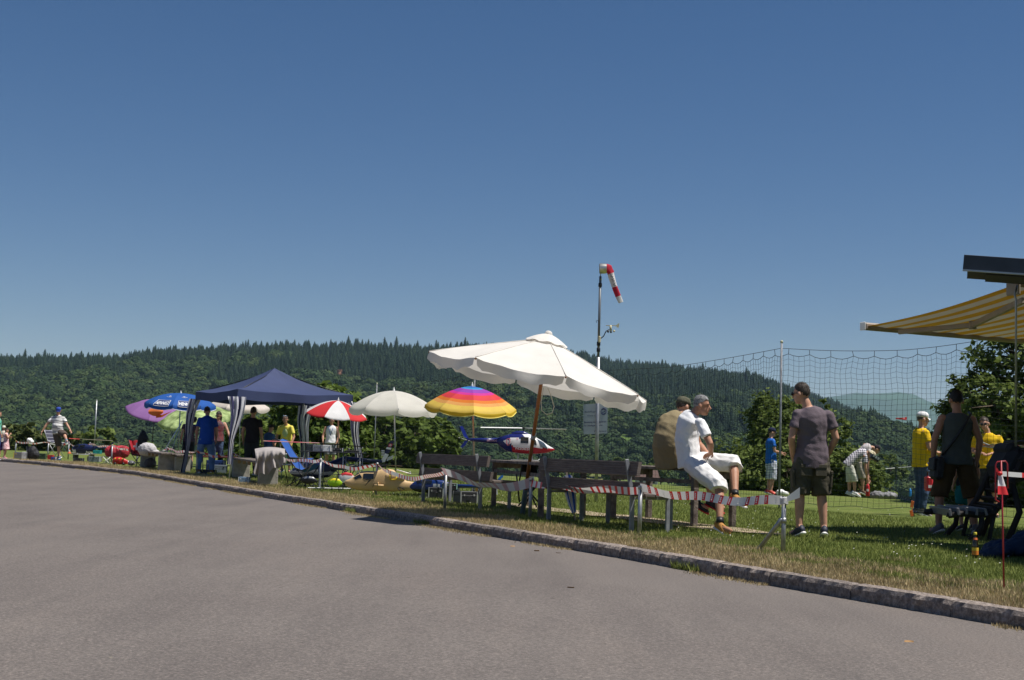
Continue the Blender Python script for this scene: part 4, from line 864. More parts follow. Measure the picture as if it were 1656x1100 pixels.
# --- red and white tape
tapew = pm('tape_white', (.72, .71, .72), .35, .05, transl=.25); taper = pm('tape_red', (.62, .03, .035), .4, .08, transl=.15)
tape = thing('barrier_tape', 'red and white printed barrier tape strung from post to post along the kerb', 'tape', tops[0])
def span(a, b, sag, tw0, tw1, w=.07, pitch=.15, parent=tape, fade=1.0, slack=0.0, letters=False, nm='tape_span'):
    a = V(a); b = V(b); L_ = (b - a).length; n_ = max(15, int(L_ / pitch * 5)); n_ -= n_ % 5; d = (b - a).normalized(); side = d.cross(UP).normalized()
    def c_(u): return a.lerp(b, u) - UP * sag * 4 * u * (1 - u) + side * .03 * math.sin(u * 9 + L_) * slack + UP * .015 * math.sin(u * 14 + L_ * 3)
    def fr(u):
        tw = tw0 + (tw1 - tw0) * u + .35 * math.sin(u * 7 + L_ * 5); return UP * math.cos(tw) + side * math.sin(tw)
    mb = MB(); mb.grid(lambda u, v: c_(u) + fr(u) * (v - .5) * w, n_, 3, mf=lambda u, v: 1 if int(u * n_) % 5 < 2 and .02 < v < .98 and noise.noise(V((int(u * n_) // 5 * 3.7, L_, 1))) < .33 else 0)
    o = mb.build(nm, [tapew, taper if fade > .5 else pm('tape_faded', (.60, .40, .42), .4, transl=.25)], parent)
    if letters:
        q = MB()
        for k in range(n_ // 5):
            uc = (k * 5 + 1) / n_; up_ = fr(uc); cc = c_(uc); dd = (c_(min(1, uc + .01)) - c_(max(0, uc - .01))).normalized(); nn = dd.cross(up_)
            if nn.y > 0: nn = -nn
            put_text(q, 'S', .05, lambda x, y: cc + dd * x + up_ * (y + .006) + nn * .004, bold=.002)
            q.box(cc - up_ * .023 + nn * .004, (.010, .010, .010))
        q.build('printed_letter', white, o)
    return o
for i in range(len(tops) - 1):
    a, b = tops[i], tops[i+1]; far = b.y > 30
    if i == 12: span(a - V((0, 0, .0)), b - V((0, 0, .03)), .13, .9, .5, .13, .19, fade=0, slack=2)
    elif i == 13: span(a - V((0, 0, .03)), b - V((0, 0, .015)), .05, .15, .5, .085, .17)
    elif i == 14: span(a - V((0, 0, .01)), b, .035, .1, -.15, .09, .145, letters=True)
    else: span(a - V((0, 0, .01)), b - V((0, 0, .01)), .06 + .05 * (i % 3), .2, 1.0 if far else .5, .065, .17 if not far else .26, slack=1)
q = tops[-1]; mb = MB()
for k in range(5): mb.tube([q + V((.03 * math.cos(a), .03 * math.sin(a), -.02 + .012 * k + .006 * math.sin(3 * a))) for a in [i * PI / 6 for i in range(13)]], .011, 5)
mb.grid(lambda u, v: q + V((.02 + .12 * u, -.03 - .02 * u, .02 + .07 * u + (v - .5) * .05 * (1 + u))), 5, 2); mb.build('tape_knot', tapew, tape)
# --- red stake with loop handle and tape
b = g(1624, 955); D_ = b.y; t = thing('marker_stake', 'thin red metal stake with loop handle in the grass at the right edge', 'stake', b)
top = at(1619, 745, D_); MB().tube([b - V((0, 0, .05)), b.lerp(top, .5), top], .0065, 8).build('rod', pm('red_lacquer', (.33, .02, .03), .45), t)
a = [at(1616, 812, D_), at(1610, 808, D_), at(1610, 752, D_), at(1613, 747, D_), at(1626, 746, D_), at(1629, 750, D_), at(1630, 790, D_)]
MB().tube(a, .0055, 8).build('loop_handle', pm('red_lacquer', (.33, .02, .03)), t)
t2 = thing('tied_tape', 'red and white tape knotted to the red stake and running out of frame', 'tape', b)
kn = at(1617, 766, D_)
mb = MB(); mb.grid(lambda u, v: kn + (at(1622, 800, D_ - .05) - kn) * u + V(((v - .5) * .05 * (.5 + u), .01 * math.sin(v * 6), 0)), 5, 4, mf=lambda u, v: 1 if u > .62 else 0); mb.build('hanging_end', [tapew, taper], t2)
mb = MB(); ra = at(1700, 772, D_ + .6); mb.grid(lambda u, v: kn + (ra - kn) * u + V((0, 0, (v - .5) * .035)), 12, 2, mf=lambda u, v: 1 if .38 < u < .62 else 0); mb.build('tape_run', [tapew, taper], t2)
mb = MB(); mb.ell(kn, (V((.02, 0, 0)), V((0, .02, 0)), V((0, 0, .016))), 8, 6, 1); mb.grid(lambda u, v: kn + V((-.03 * u, 0, .035 * u + (v - .5) * .03)), 3, 2, mi=1); mb.build('knot', [tapew, taper], t2)
# --- wooden benches with their backs to the road
ribw, n, L, bs = node_mat('ribbed_deck_wood'); tc = n.new('ShaderNodeTexCoord')
a_ = ramp(n, L, noise_node(n, L, tc.outputs['Object'], 5, 6, .7, (0, (1, 1, 6))).outputs[0], [(.3, (.075, .058, .052)), (.55, (.13, .105, .094)), (.75, (.19, .16, .145))]); L.new(a_.outputs[0], bs.inputs['Base Color']); bs.inputs['Roughness'].default_value = .85
def ribbed(mb, c, ln, h, th, R):
    """plank with grooved faces, length along local x, height along local z"""
    nr = 6; z0 = -h / 2; prof = []
    for k in range(nr): prof += [(-th/2, z0 + h * (k + .04) / nr), (-th/2, z0 + h * (k + .70) / nr), (-th/2 + .005, z0 + h * (k + .78) / nr), (-th/2 + .005, z0 + h * (k + .96) / nr)]
    prof += [(th/2, h/2), (th/2, -h/2)]; m = len(prof); vs = []
    for x in (-ln/2, ln/2): vs += [c + R @ V((x, y, z)) for y, z in prof]
    fs = [(j, (j+1) % m, m + (j+1) % m, m + j) for j in range(m)] + [tuple(range(m))[::-1], tuple(range(m, 2*m))]
    mb.add(vs, fs)
def bench(label, A, B_, extA=.3, extB=.3, mat=ribw):
    """A, B_ feet of the two backrest posts"""
    d = (B_ - A); Ln = d.length; d.normalize(); f = V((-d.y, d.x, 0)); f = f if f.dot(NK) > 0 else -f; c = (A + B_) / 2 + d * (extB - extA) / 2
    t = thing('bench', label, 'bench', c); R = Matrix((d, f, UP)).transposed(); tilt = Matrix.Rotation(-.16, 3, 'X')
    for z, h in ((.725, .165), (.50, .145)):
        mb = MB(); ribbed(mb, c + UP * z - f * (.10 * (z - .4) / .4 - .05), Ln + extA + extB, h, .045, R @ tilt); mb.build('back_plank', mat, t)
    for k in range(3):
        mb = MB(); mb.box(c + UP * .425 + f * (.12 + .15 * k), (Ln + extA + extB - .04 * k, .135, .042), R, .008); mb.build('seat_plank', mat, t)
    for q in (A, B_):
        mb = MB(); mb.beam(q - UP * .06, q + UP * .42, .055, .03, up=d, bev=.004); mb.beam(q + UP * .42 - f * .003, q + UP * .83 - f * .085, .05, .022, up=d, bev=.004); mb.build('back_post', greysteel, t)
        MB().beam(q + f * .48 - UP * .06, q + f * .48 + UP * .40, .05, .03, up=d, bev=.004).build('leg', greysteel, t)
        MB().beam(q + UP * .385, q + f * .48 + UP * .385, .03, .028).build('bracket', greysteel, t.children[-1])
    return t
bench('brown wooden bench with ribbed planks seen from behind, beside the braced post', g(1021, 860), g(887, 842.5), .2, .22)
bench('brown wooden bench seen from behind under the rainbow parasol, left of the umbrella', g(776, 824), g(684, 812), .35, .25)
# --- picnic tables
def picnic(label, A, Ln, w=.72, top=.745, DK=DK, NK=NK, n=4):
    """A = foot of the near right leg; runs along the kerb direction away from the camera"""
    t = thing('picnic_table', label, 'table', A); c = A + DK * (Ln / 2 - .1) + NK * (w / 2 - .06); R = Matrix((DK, NK, UP)).transposed()
    for k in range(n):
        bw = w / n; mb = MB(); mb.box(c + NK * (k - (n - 1) / 2) * bw + UP * (top - .02), (Ln, bw - .012, .042), R, .006); mb.build('table_board', darkwood, t)
    for q in (0, 1):
        for r in (0, 1):
            f = A + DK * (Ln - .25) * q + NK * (w - .14) * r; MB().beam(f - UP * .05, f + UP * (top - .04), .075, .075, up=DK, bev=.006).build('leg', darkwood, t)
        f = A + DK * (Ln - .25) * q; MB().beam(f + UP * (top - .085), f + NK * (w - .14) + UP * (top - .085), .05, .08).build('crossbar', darkwood, t)
    MB().beam(A + UP * .57, A + DK * (Ln - .25) + UP * .57, .04, .05).build('rail', darkwood, t)
    return t
picnic('dark wooden picnic table with two men sitting on its end', g(1122, 853), 2.3)
picnic('dark wooden picnic table carrying the blue and red model helicopter', gd(874, 18.5), 4.0, DK=V((-.18, .984, 0)), NK=V((.984, .18, 0)))
A = g(1083.5, 858); t = thing('table_seat', 'low wooden seat board with pale blocks under it, beside the picnic table', 'bench', A); R = Matrix((DK, NK, UP)).transposed()
for k in (0, 1): MB().box(A + DK * .75 + NK * (k * .15 - .07) + UP * .435, (1.9, .14, .04), R, .006).build('seat_plank', darkwood, t)
for q in (0, 1.5): MB().beam(A + DK * q - UP * .05, A + DK * q + UP * .415, .055, .055, bev=.005).build('leg', greysteel, t)
for q in (.1, .32, .55): MB().box(A + DK * q - NK * .10 + UP * .395, (.05, .10, .035), R).build('block', pm('fresh_wood', (.33, .22, .11), .8), t)
# --- parasols
def parasol(label, apex, axis, R_, H_, nr, mats, foot, val=.10, nv=10, mf=None, prof=1.6, pole=None, pr=.016, rot=0.0, sag=.03, tip=None, scal=.35, polemat=None, extra=None, group=None, edge=None):
    apex = V(apex); foot = V(foot); t = thing('parasol', label, 'parasol', foot, group); z = V(axis).normalized(); x, y, z = frame(z, V((1, 0, 0)))
    def rib(a, v): return apex + (x * math.cos(a) + y * math.sin(a)) * R_ * v - z * H_ * v ** prof
    def pf(i, u, v, off=0.0):
        a0 = rot + 2 * PI * i / nr; a1 = rot + 2 * PI * (i + 1) / nr; v_ = min(v, 1.0)
        p = rib(a0, v_).lerp(rib(a1, v_), u) - z * sag * math.sin(PI * u) * v_ ** 2
        am = a0 + (a1 - a0) * u; rd = x * math.cos(am) + y * math.sin(am)
        if v > 1: p = p - z * (v - 1) * val * 4 * (1 - scal + scal * math.sin(PI * u) ** .7) + rd * .02 * math.sin(u * 12 + i) * (v - 1)
        nn = (z * .8 + rd * (.6 if v <= 1 else 3)).normalized(); return p + nn * off
    for i in range(nr):
        mb = MB(); mb.grid(lambda u, w: pf(i, u, w * 1.25), 8, nv + 3, mf=(lambda u, w: mf(i, w * 1.25)) if mf else None)
        o = mb.build('canopy_panel', mats if mf else mats[i % len(mats)], t)
        if edge: MB().tube([pf(i, u / 8, 1.25, .003) for u in range(9)], .009, 5).build('hem', edge, o)
        a0 = rot + 2 * PI * i / nr; rbo = MB().tube([rib(a0, v / 5) - z * .012 for v in range(6)], .006, 5).build('rib', steel, t)
        hub = apex - z * (H_ * .95); MB().tube([hub, rib(a0, .55) - z * .012], .005, 5).build('strut', steel, rbo)
    pmx = polemat or steel; MB().tube([foot - UP * .1, apex - z * .02], pr, 10).build('pole', pmx, t)
    MB().lathe([(.02, -.03), (.026, 0), (.02, .03), (.008, .06), (.004, .08)], 10, apex + z * .0, Matrix((x, y, z)).transposed()).build('finial', tip or white, t)
    if extra: extra(t, pf)
    return t
wcan = pm('cream_canvas', (.76, .73, .68), .8, .05, 6, .1, 120, transl=.45); 
fab = lambda nm, c: pm(nm, c, .75, .07, 5, transl=.3)
D_ = 30.0; parasol('round cream white beach parasol with scalloped rim', at(637, 632, D_), (0, -.03, 1), .97, .40, 8, [wcan], gd(641, D_), .14, rot=.2, prof=1.9)
D_ = 33.0; parasol('red and white panelled beach parasol in front of the gazebo edge', at(547, 648, D_), (.10, -.12, 1), .79, .34, 8, [fab('parasol_red', (.62, .03, .035)), fab('parasol_white', (.74, .73, .74))], gd(548, D_ + .2), .03, rot=.55, prof=1.7, polemat=pm('pale_wood_pole', (.5, .38, .28), .6))
bands = [(.02, .16, .50), (.04, .30, .62), (.30, .05, .42), (.62, .03, .30), (.70, .05, .06), (.72, .20, .02), (.75, .36, .10), (.76, .28, .02), (.78, .55, .10), (.76, .52, .03)]
rb = [fab('rainbow_%d' % k, c) for k, c in enumerate(bands)]; order = [0, 0, 1, 2, 3, 4, 4, 5, 6, 8, 8, 9, 9]
D_ = 26.0; parasol('rainbow striped beach parasol over the left bench', at(763.5, 625, D_), (.035, -.14, 1), .88, .40, 8, rb, gd(769.5, D_), .08, nv=12, mf=lambda i, v: order[min(12, int(min(v, 1.2) / 1.25 * 15 * .88))], rot=.1, prof=1.7, edge=pm('yellow_hem', (.7, .6, .15)), polemat=pm('pale_wood_pole', (.5, .38, .28), .6))
hb = fab('parasol_blue', (.015, .10, .40))
def henniez(t, pf):
    for i, us in ((5, (0, 1)), (6, (0, 1))):
        fn = lambda x_, y_, o: pf(i, .5 + x_ * .70, .93 + y_ * -.85, o)
        mb = MB(); mb.grid(lambda u, v: fn((u - .5) * .9, (v - .5) * .30, .006), 10, 4); mb.build('badge', pm('badge_navy', (.01, .03, .14), .7), t)
        fr_ = MB(); rect = [(-.45, -.15), (.45, -.15), (.45, .15), (-.45, .15)]
        for k in range(4):
            a, b = rect[k], rect[(k+1) % 4]; fr_.tube([fn(a[0] + (b[0] - a[0]) * q / 8, a[1] + (b[1] - a[1]) * q / 8, .009) for q in range(9)], .006, 5)
        fr_.build('badge_border', white, t)
        put_text(MB(), 'HENNIEZ', .2, lambda x_, y_: fn(x_, y_, .011), bold=.004, w=.82).build('lettering', white, t)
        st = MB(); c0 = (0, .46); 
        for k in range(8):
            a = k * PI / 4; r = .12 if k % 2 == 0 else .07; p0 = fn(c0[0] + .03 * math.cos(a + .6), c0[1] + .02 * math.sin(a + .6), .008); p1 = fn(c0[0] + r * 1.3 * math.cos(a), c0[1] + r * .5 * math.sin(a), .008); p2 = fn(c0[0] + .03 * math.cos(a - .6), c0[1] + .02 * math.sin(a - .6), .008); st.add([p0, p1, p2], [(0, 1, 2)])
        st.tube([fn(-.25 + .5 * q / 8, .40 - .03 * math.sin(PI * q / 8), .008) for q in range(9)], .005, 4); st.build('star_emblem', white, t)
D_ = 40.5; parasol('blue advertising parasol with white badge lettering', at(292.5, 636, D_), (.02, -.06, 1), 1.06, .32, 8, [hb], gd(287, D_), .14, rot=.04, prof=2.2, scal=.15, edge=white, extra=henniez)
D_ = 47.0; parasol('purple and orange beach parasol tilted behind the blue one', at(252, 648, D_), (.22, -.30, 1), .98, .42, 8, [fab('parasol_purple', (.30, .14, .38))] , gd(243, D_), .04, rot=.1, prof=1.7, polemat=black, mf=None)
D_ = 43.5; parasol('pale green leaf patterned parasol tilted under the blue one', at(315, 658, D_), (-.10, -.30, 1), 1.22, .36, 8, [pm('leaf_green_canvas', (.20, .33, .08), .8, .5, 4, c2=(.45, .55, .25), transl=.4)], gd(322, D_), .10, rot=.3, prof=1.7)
D_ = 46.5; parasol('off white parasol showing behind the gazebo leg', at(388, 640, D_), (.05, -.1, 1), 1.05, .36, 6, [pm('offwhite_canvas', (.62, .55, .50), .8, .06, transl=.25)], gd(388, D_), .14, rot=.3)
# orange fish shaped kite hanging at the purple parasol
p = at(262, 668, 45.5); t = thing('fabric_kite', 'orange fabric star shape between the purple and blue parasols', 'kite', p); mb = MB()
mb.grid(lambda u, v: at(240 + 24 * u, 666 + 9 * (v - .5) * math.sin(PI * (.12 + .8 * u)) * 1.6, 45.5 - .12 * math.sin(PI * v)), 8, 5); mb.build('body_panel', fab('orange_nylon', (.75, .20, .05)), t)
mb = MB(); mb.add([at(253, 659, 45.45), at(256, 671, 45.4), at(262, 671, 45.4), at(278, 665, 45.6), at(262, 675, 45.5), at(252, 676, 45.45)], [(0, 1, 5), (1, 2, 4, 5), (2, 3, 4)]); mb.build('fin_panel', fab('orange_nylon2', (.75, .17, .04)), t)
# --- big tilted white umbrella
foot = g(844, 832); D_ = foot.y; apex = at(887, 541, D_ - .85); z = V((.185, -.01, 1)).normalized(); x, y, z = frame(z, V((1, 0, 0)))
t = thing('parasol', 'large tilted white market umbrella on a brown wooden pole', 'parasol', foot)
wc = pm('white_canvas', (.82, .79, .74), .85, .04, 4, .12, 70, transl=.32); RR, HH, NR = 1.56, .53, 8; ROT = .20
def rp(k, v):
    a = ROT + 2 * PI * k / NR; return apex - z * (.06 + HH * v ** 1.05) + (x * math.cos(a) + y * math.sin(a)) * RR * v
def bp_(i, u, v, w=0.0):
    p = rp(i, v).lerp(rp(i + 1, v), u); p -= z * .055 * math.sin(PI * u) * v * v
    a = ROT + 2 * PI * (i + u) / NR; rd = x * math.cos(a) + y * math.sin(a)
    if w: p = p - z * w * .155 * (1 - .18 * math.sin(u * 3 * PI) ** 2 - .5 * max(0, abs(2*u-1) - .9) * 10) * .9 + rd * w * (.035 * math.sin(u * 7 + i * 2) - .02)
    return p + rd * .012 * noise.noise(V((u * 3 + i * 7, v * 4, w))) + z * .022 * noise.noise(V((u * 5 + i * 9, v * 2.2, 3))) * v
for i in range(NR):
    mb = MB(); mb.grid(lambda u, v: bp_(i, u, .05 + .95 * v), 10, 10); cpo = mb.build('canopy_panel', wc, t)
    mb = MB(); mb.grid(lambda u, v: bp_(i, .015 + .97 * u, 1.0, v), 14, 5); mb.build('valance', wc, cpo)
    MB().tube([rp(i, .05) - z * .03, rp(i, .5) - z * .03, rp(i, 1) - z * .02], .012, 6).build('rib', pm('brown_pole_wood', (.27, .10, .025), .55), t)
    MB().tube([rp(i, .06 + .94 * q / 8) + z * .004 for q in range(9)], .006, 5).build('seam', pm('seam_tape', (.62, .59, .54), .85), cpo)
    MB().tube([apex - z * .62, rp(i, .5) - z * .04], .010, 6).build('strut', pm('brown_pole_wood', (.27, .10, .025)), t)
mb = MB(); mb.grid(lambda u, v: apex + z * (.01 - .135 * v ** 1.5 + .012 * math.sin(u * 2 * PI * 8 + 1) * v) + (x * math.cos(u * 2 * PI) + y * math.sin(u * 2 * PI)) * (.29 * v + .001), 32, 6); mb.build('vent_cap', wc, t)
mb = MB(); mb.lathe([(.05, -.05), (.055, 0), (.04, .03), (.02, .04)], 12, apex + z * .01, Matrix((x, y, z)).transposed()); mb.build('top_knob', wc, t)
pw = pm('brown_pole_wood', (.27, .10, .025)); low = foot.lerp(apex, .13); MB().tube([low, apex - z * .05], .026, 12).build('pole', pw, t)
MB().tube([foot - UP * .1, low, low + (apex - foot).normalized() * .03], .036, 12).build('pole_sleeve', pm('blue_grey_sleeve', (.10, .14, .17), .6), t)
MB().lathe([(.032, -.05), (.036, -.03), (.036, .03), (.032, .05)], 12, foot.lerp(apex, .44), Matrix((x, y, z)).transposed()).build('collar', steel, t)
D_ = D_ - .5; r0 = at(879, 627, D_ - .35); mb = MB(); mb.tube([r0, at(875, 650, D_ - .35), at(876, 664, D_ - .35), at(884, 671, D_ - .35), at(893, 668, D_ - .35), at(896, 658, D_ - .35), at(891, 640, D_ - .35), at(886, 628, D_ - .35)], .006, 6); mb.build('cord_loop', pm('pale_cord', (.5, .48, .4), .8), t)
# --- navy gazebo
N0 = V((-6.62, 33.05, 0)); ex = V((.850, .527, 0)); ey = V((-.527, .850, 0)); SZ = 3.08; cor = [N0, N0 + ex * SZ, N0 + ex * SZ + ey * SZ, N0 + ey * SZ]; gzb = gz(-6.6, 34)
cen = sum(cor, V()) / 4; t = thing('gazebo', 'navy blue pop up gazebo with striped curtains tied to its legs', 'gazebo', cen + UP * gzb)
nvc = pm('navy_canvas', (.040, .056, .135), .75, .08, 3, .12, 30, transl=.15); zt, zv, za = 2.21, 1.99, 2.86; apx = cen + UP * za
for k in range(4):
    a, b = cor[k] + UP * zt, cor[(k+1) % 4] + UP * zt
    def roof(u, v): 
        p = apx.lerp(a.lerp(b, u), v); return p - UP * (.16 * math.sin(PI * v) * (.6 + .4 * math.sin(PI * u)) + .06 * math.sin(PI * u) * v * v) + UP * .02 * noise.noise(V((u * 4 + k * 5, v * 4, 1)))
    mb = MB(); mb.grid(roof, 14, 12); rpo = mb.build('roof_panel', nvc, t)
    out = ((a + b) / 2 - apx); out.z = 0; out.normalize()
    mb = MB(); mb.grid(lambda u, v: roof(u, 1) - UP * (zt - zv) * v * (1 + .08 * math.sin(u * 9 + k)) + out * .015 * math.sin(u * 11) * v, 16, 3); mb.build('valance', nvc, rpo)
    MB().tube([a.lerp(apx, .03) - UP * .14, b.lerp(apx, .03) - UP * .14], .014, 6).build('frame_bar', white, t); MB().tube([a - UP * .05, apx - UP * .08], .012, 6).build('roof_bar', black, t)
    cn = cor[k]; oo_ = (cn - cen).normalized(); ft = cn + oo_ * .24; ft.z = gz(ft.x, ft.y); MB().tube([ft, cn - oo_ * .03 + UP * (zt - .16)], .018, 8).build('leg', pm('white_pole', (.62, .62, .64), .4), t)
stc = stripes('navy_white_stripe', ['d8d8de', '26264a', 'd8d8de', '1c1c3a'], .26, 'X', transl=.25)
for k, (dx, w0, w1, sw) in enumerate([(.0, .44, .12, .0), (.0, .30, .18, .25), (0, .42, .25, .1), (0, .30, .12, -.1)]):
    cn = cor[k]; oo_ = (cn - cen).normalized(); ft = cn + oo_ * .24
    def cur(u, v):
        p = (cn + UP * 2.02).lerp(ft + UP * (.38 if k == 0 else (.05 if k == 3 else .55)), v); w = w0 + (w1 - w0) * min(1, v * 1.5); f = u - .5
        return p + V((1, .1, 0)) * (f * w + .06 * math.sin(v * 6 + k) * (1 - v)) + V((0, 1, 0)) * (.045 * math.sin(u * 22 + v * 3) - .05)
    mb = MB(); mb.grid(cur, 28, 16, mf=lambda u, v: 1 if int(u * 7 + .6 * v) % 3 == 1 else 0); mb.build('curtain', [pm('curtain_white', (.62, .62, .66), .8, transl=.25), pm('curtain_navy', (.035, .035, .10), .8, transl=.1)], t)
# guy line and rod of blue parasol
# --- safety net on poles
NP = [(604, 47.8), (762, 37.2), (1080, 30.5), (1260, 25.6), (1460, 24.0), (1600, 22.4), (1760, 21.5)]
nf = thing('net_fence', 'tall dark safety net strung on thin metal poles along the flying field', 'net', gd(1260, 25.6)); NPW = [gd(px, D_) for px, D_ in NP]
TH = 3.0; seg = []
for k in (0, 1, 3, 6):
    p = NPW[k]; hh = TH + (.12 if k == 3 else .05); MB().tube([p - UP * .1, p + UP * hh], .020, 8).build('pole', greysteel, nf)
    MB().ell(p + UP * hh, (V((.03, 0, 0)), V((0, .03, 0)), V((0, 0, .03))), 8, 6).build('pole_cap', pm('pole_cap_plastic', (.45, .45, .3), .5), nf)
L_ = [0]
for a, b in zip(NPW, NPW[1:]): L_.append(L_[-1] + (b - a).length)
def along(s):
    for k in range(len(NPW) - 1):
        if s <= L_[k+1] or k == len(NPW) - 2: return NPW[k].lerp(NPW[k+1], (s - L_[k]) / (L_[k+1] - L_[k]))
pq = [NPW[0], NPW[1], NPW[3], NPW[5]]; LS = [0, L_[1], L_[3], L_[5], L_[6] + 1]
def ntop(s):
    for a, b in zip(LS, LS[1:]):
        if s <= b: u = (s - a) / (b - a); return TH - .10 * 4 * u * (1 - u)
    return TH
ch = .108; nc = int(L_[-1] / ch); nrow = 28; 
def npnt(i, j):
    s = i * ch; p = along(s); zt_ = ntop(s); sc = .05 * abs(math.sin(PI * i / 4)) ; zb = .10 + .05 * noise.noise(V((i * .15, 3, 0))); f = j / nrow
    z_ = p.z + zb + (zt_ - .10 - sc * (f ** 3) - zb) * f + .025 * noise.noise(V((i * .18, j * .25, 0))) ; return V((p.x + .03 * noise.noise(V((i * .2, j * .3, 7))), p.y + .05 * noise.noise(V((i * .1, j * .15, 2))), z_))
grid_ = [[npnt(i, j) for j in range(nrow + 1)] for i in range(nc + 1)]; vs = []; fs = []
def thread(a, b, r):
    d = (b - a).normalized(); x_ = d.cross(V((0, 1, 0))); x_ = x_.normalized() * r if x_.length > .1 else V((r, 0, 0)); y_ = d.cross(x_).normalized() * r; k = len(vs)
    for p in (a, b): vs.extend([p + x_, p - x_ * .5 + y_ * .87, p - x_ * .5 - y_ * .87])
    fs.extend([(k, k+1, k+4, k+3), (k+1, k+2, k+5, k+4), (k+2, k, k+3, k+5)])
for i in range(nc + 1):
    for j in range(nrow + 1):
        if i < nc: thread(grid_[i][j], grid_[i+1][j], .0026 if 0 < j < nrow else .006)
        if j < nrow: thread(grid_[i][j], grid_[i][j+1], .0026)
mb = MB(); mb.add(vs, fs); tag(mb.build('net', pm('net_twine', (.012, .018, .016), .8), nf), kind='stuff')
mb = MB(); mb.tube([along(i * ch) + UP * ntop(i * ch) for i in range(nc + 1)], .005, 5)
for i in range(0, nc + 1, 4): mb.tube([grid_[i][nrow], along(i * ch) + UP * ntop(i * ch)], .005, 4)
mb.build('top_rope', pm('net_rope', (.03, .035, .035), .8), nf)
# thin poles standing on their own
for px, yt, D_, lb in ((154.5, 647, 60, 'bare thin grey pole standing left of the purple parasol'), (488, 650, 46, 'thin grey pole under the gazebo beside the yellow shirt'),):
    p = gd(px - 3, D_); q = at(px + 2, yt, D_); t = thing('net_pole', lb, 'pole', p); MB().tube([p, q], .03, 8).build('pipe', steel, t); MB().lathe([(.032, -.02), (.034, 0), (.01, .02)], 8, q).build('cap', steel, t)
# --- mast with windsock, weather vane and notice board
D_ = 26.0; ft = gd(964, D_); tp_ = at(971, 447, D_); t = thing('mast', 'tall slim grey steel mast carrying a windsock', 'pole', ft)
md_ = (tp_ - ft).normalized(); mid_ = at(967.5, 578, D_)
MB().tube([ft - UP * .1, mid_], .034, 12).build('lower_tube', steel, t); MB().tube([mid_, tp_], .024, 10).build('upper_tube', pm('dark_steel', (.16, .17, .18), .5, metal=.5), t)
for py in (461, 556, 566): MB().lathe([(.028, -.04), (.036, -.03), (.036, .03), (.028, .04)], 10, at(971 - (py - 447) * .027, py, D_)).build('clamp', black, t)
MB().tube([at(965, 522, D_ - .03), at(964, 519, D_ - .05), at(966, 518, D_ - .05), at(968, 521, D_ - .03)], .005, 5).build('hook', black, t)
ws = thing('windsock', 'red and white lettered windsock hanging limp from a metal ring', 'windsock', tp_)
MB().tube([tp_, at(971.5, 441, D_)], .008, 6).build('pivot', steel, ws); MB().ell(at(971.3, 452, D_), (V((.025, 0, 0)), V((0, .025, 0)), V((0, 0, .025))), 8, 6).build('bearing', pm('yellow_ball', (.6, .5, .05), .5), ws)
ra = .097; c0 = at(969.5, 434.5, D_); c1 = at(980.5, 434.5, D_)
mb = MB(); xr, yr, zr_ = frame(c1 - c0, V((0, 0, 1))); mb.rings([(c0, xr * ra, yr * ra), (c0.lerp(c1, .15), xr * (ra + .004), yr * (ra + .004)), (c1, xr * ra, yr * ra)], 24, caps=False); mb.rings([(c0, xr * (ra - .01), yr * (ra - .01)), (c1, xr * (ra - .01), yr * (ra - .01))], 24, caps=False); mb.build('ring', pm('bare_aluminium', (.6, .58, .52), .35, .2, 12, metal=.9), ws)
WS = [(980, 434.5, .097), (984, 435, .092), (987, 440, .075), (988.5, 446, .068), (992, 457, .062), (996.5, 470, .060), (1000, 480, .058), (1004, 489.5, .052)]
wp = [at(a, b, D_) for a, b, _ in WS]; wrr = [r for *_, r in WS]
def sock(u):
    k = u * (len(wp) - 1); i = min(int(k), len(wp) - 2); f = k - i; return wp[i].lerp(wp[i+1], f), (wp[i+1] - wp[max(0, i-1)]).normalized(), wrr[i] + (wrr[i+1] - wrr[i]) * f
def sk(u, v, off=0.0):
    p, d, r = sock(u); x_ = d.cross(V((0, 1, 0))).normalized(); y_ = V((0, -1, 0)) - d * d.dot(V((0, -1, 0))); y_.normalize(); a = v * 2 * PI; rr_ = r * (1 + .10 * math.sin(3 * a + u * 7)) + off
    return p + x_ * math.cos(a) * rr_ * .9 + y_ * math.sin(a) * rr_ * .62
mb = MB(); mb.grid(lambda u, v: sk(v, u), 24, 40, mf=lambda u, v: 1 if v < .36 or .66 < v < .86 else 0); mb.build('sleeve', [pm('sock_white', (.72, .70, .70), .8, .06, transl=.3), pm('sock_red', (.55, .02, .05), .8, .08, transl=.3)], ws)
put_text(MB(), 'DMFV', .17, lambda x_, y_: sk(.50 + x_ * .72, .25 - y_ * 1.05, .012), bold=0.0, w=.40).build('lettering', pm('print_black', (.03, .03, .035), .8), ws)
vn = thing('wind_vane', 'small cream wind vane with cup anemometer on a curved arm', 'weather vane', at(969, 549, D_))
crm = pm('cream_plastic', (.55, .50, .32), .5)
MB().box(at(969.5, 549, D_ - .03), (.045, .05, .12), None, .008).build('mount', crm, vn); MB().tube([at(971, 548, D_ - .03), at(976, 544, D_ - .05), at(980, 536, D_ - .05), at(985, 533, D_ - .05)], .010, 8).build('arm', black, vn)
MB().tube([at(987.5, 526, D_ - .05), at(987.5, 535, D_ - .05)], [.018, .026], 10).build('housing', crm, vn)
MB().beam(at(980, 526.5, D_ - .05), at(997, 527, D_ - .05), .008, .014).build('vane_arm', crm, vn)
mb = MB(); a = [(995, 527), (1001, 522.5), (1001.5, 526), (1000, 531)]; mb.add([at(p, q, D_ - .055) for p, q in a] + [at(p, q, D_ - .045) for p, q in a], [(0, 1, 2, 3), (7, 6, 5, 4), (0, 4, 5, 1), (1, 5, 6, 2), (2, 6, 7, 3), (3, 7, 4, 0)]); mb.build('tail_fin', crm, vn)
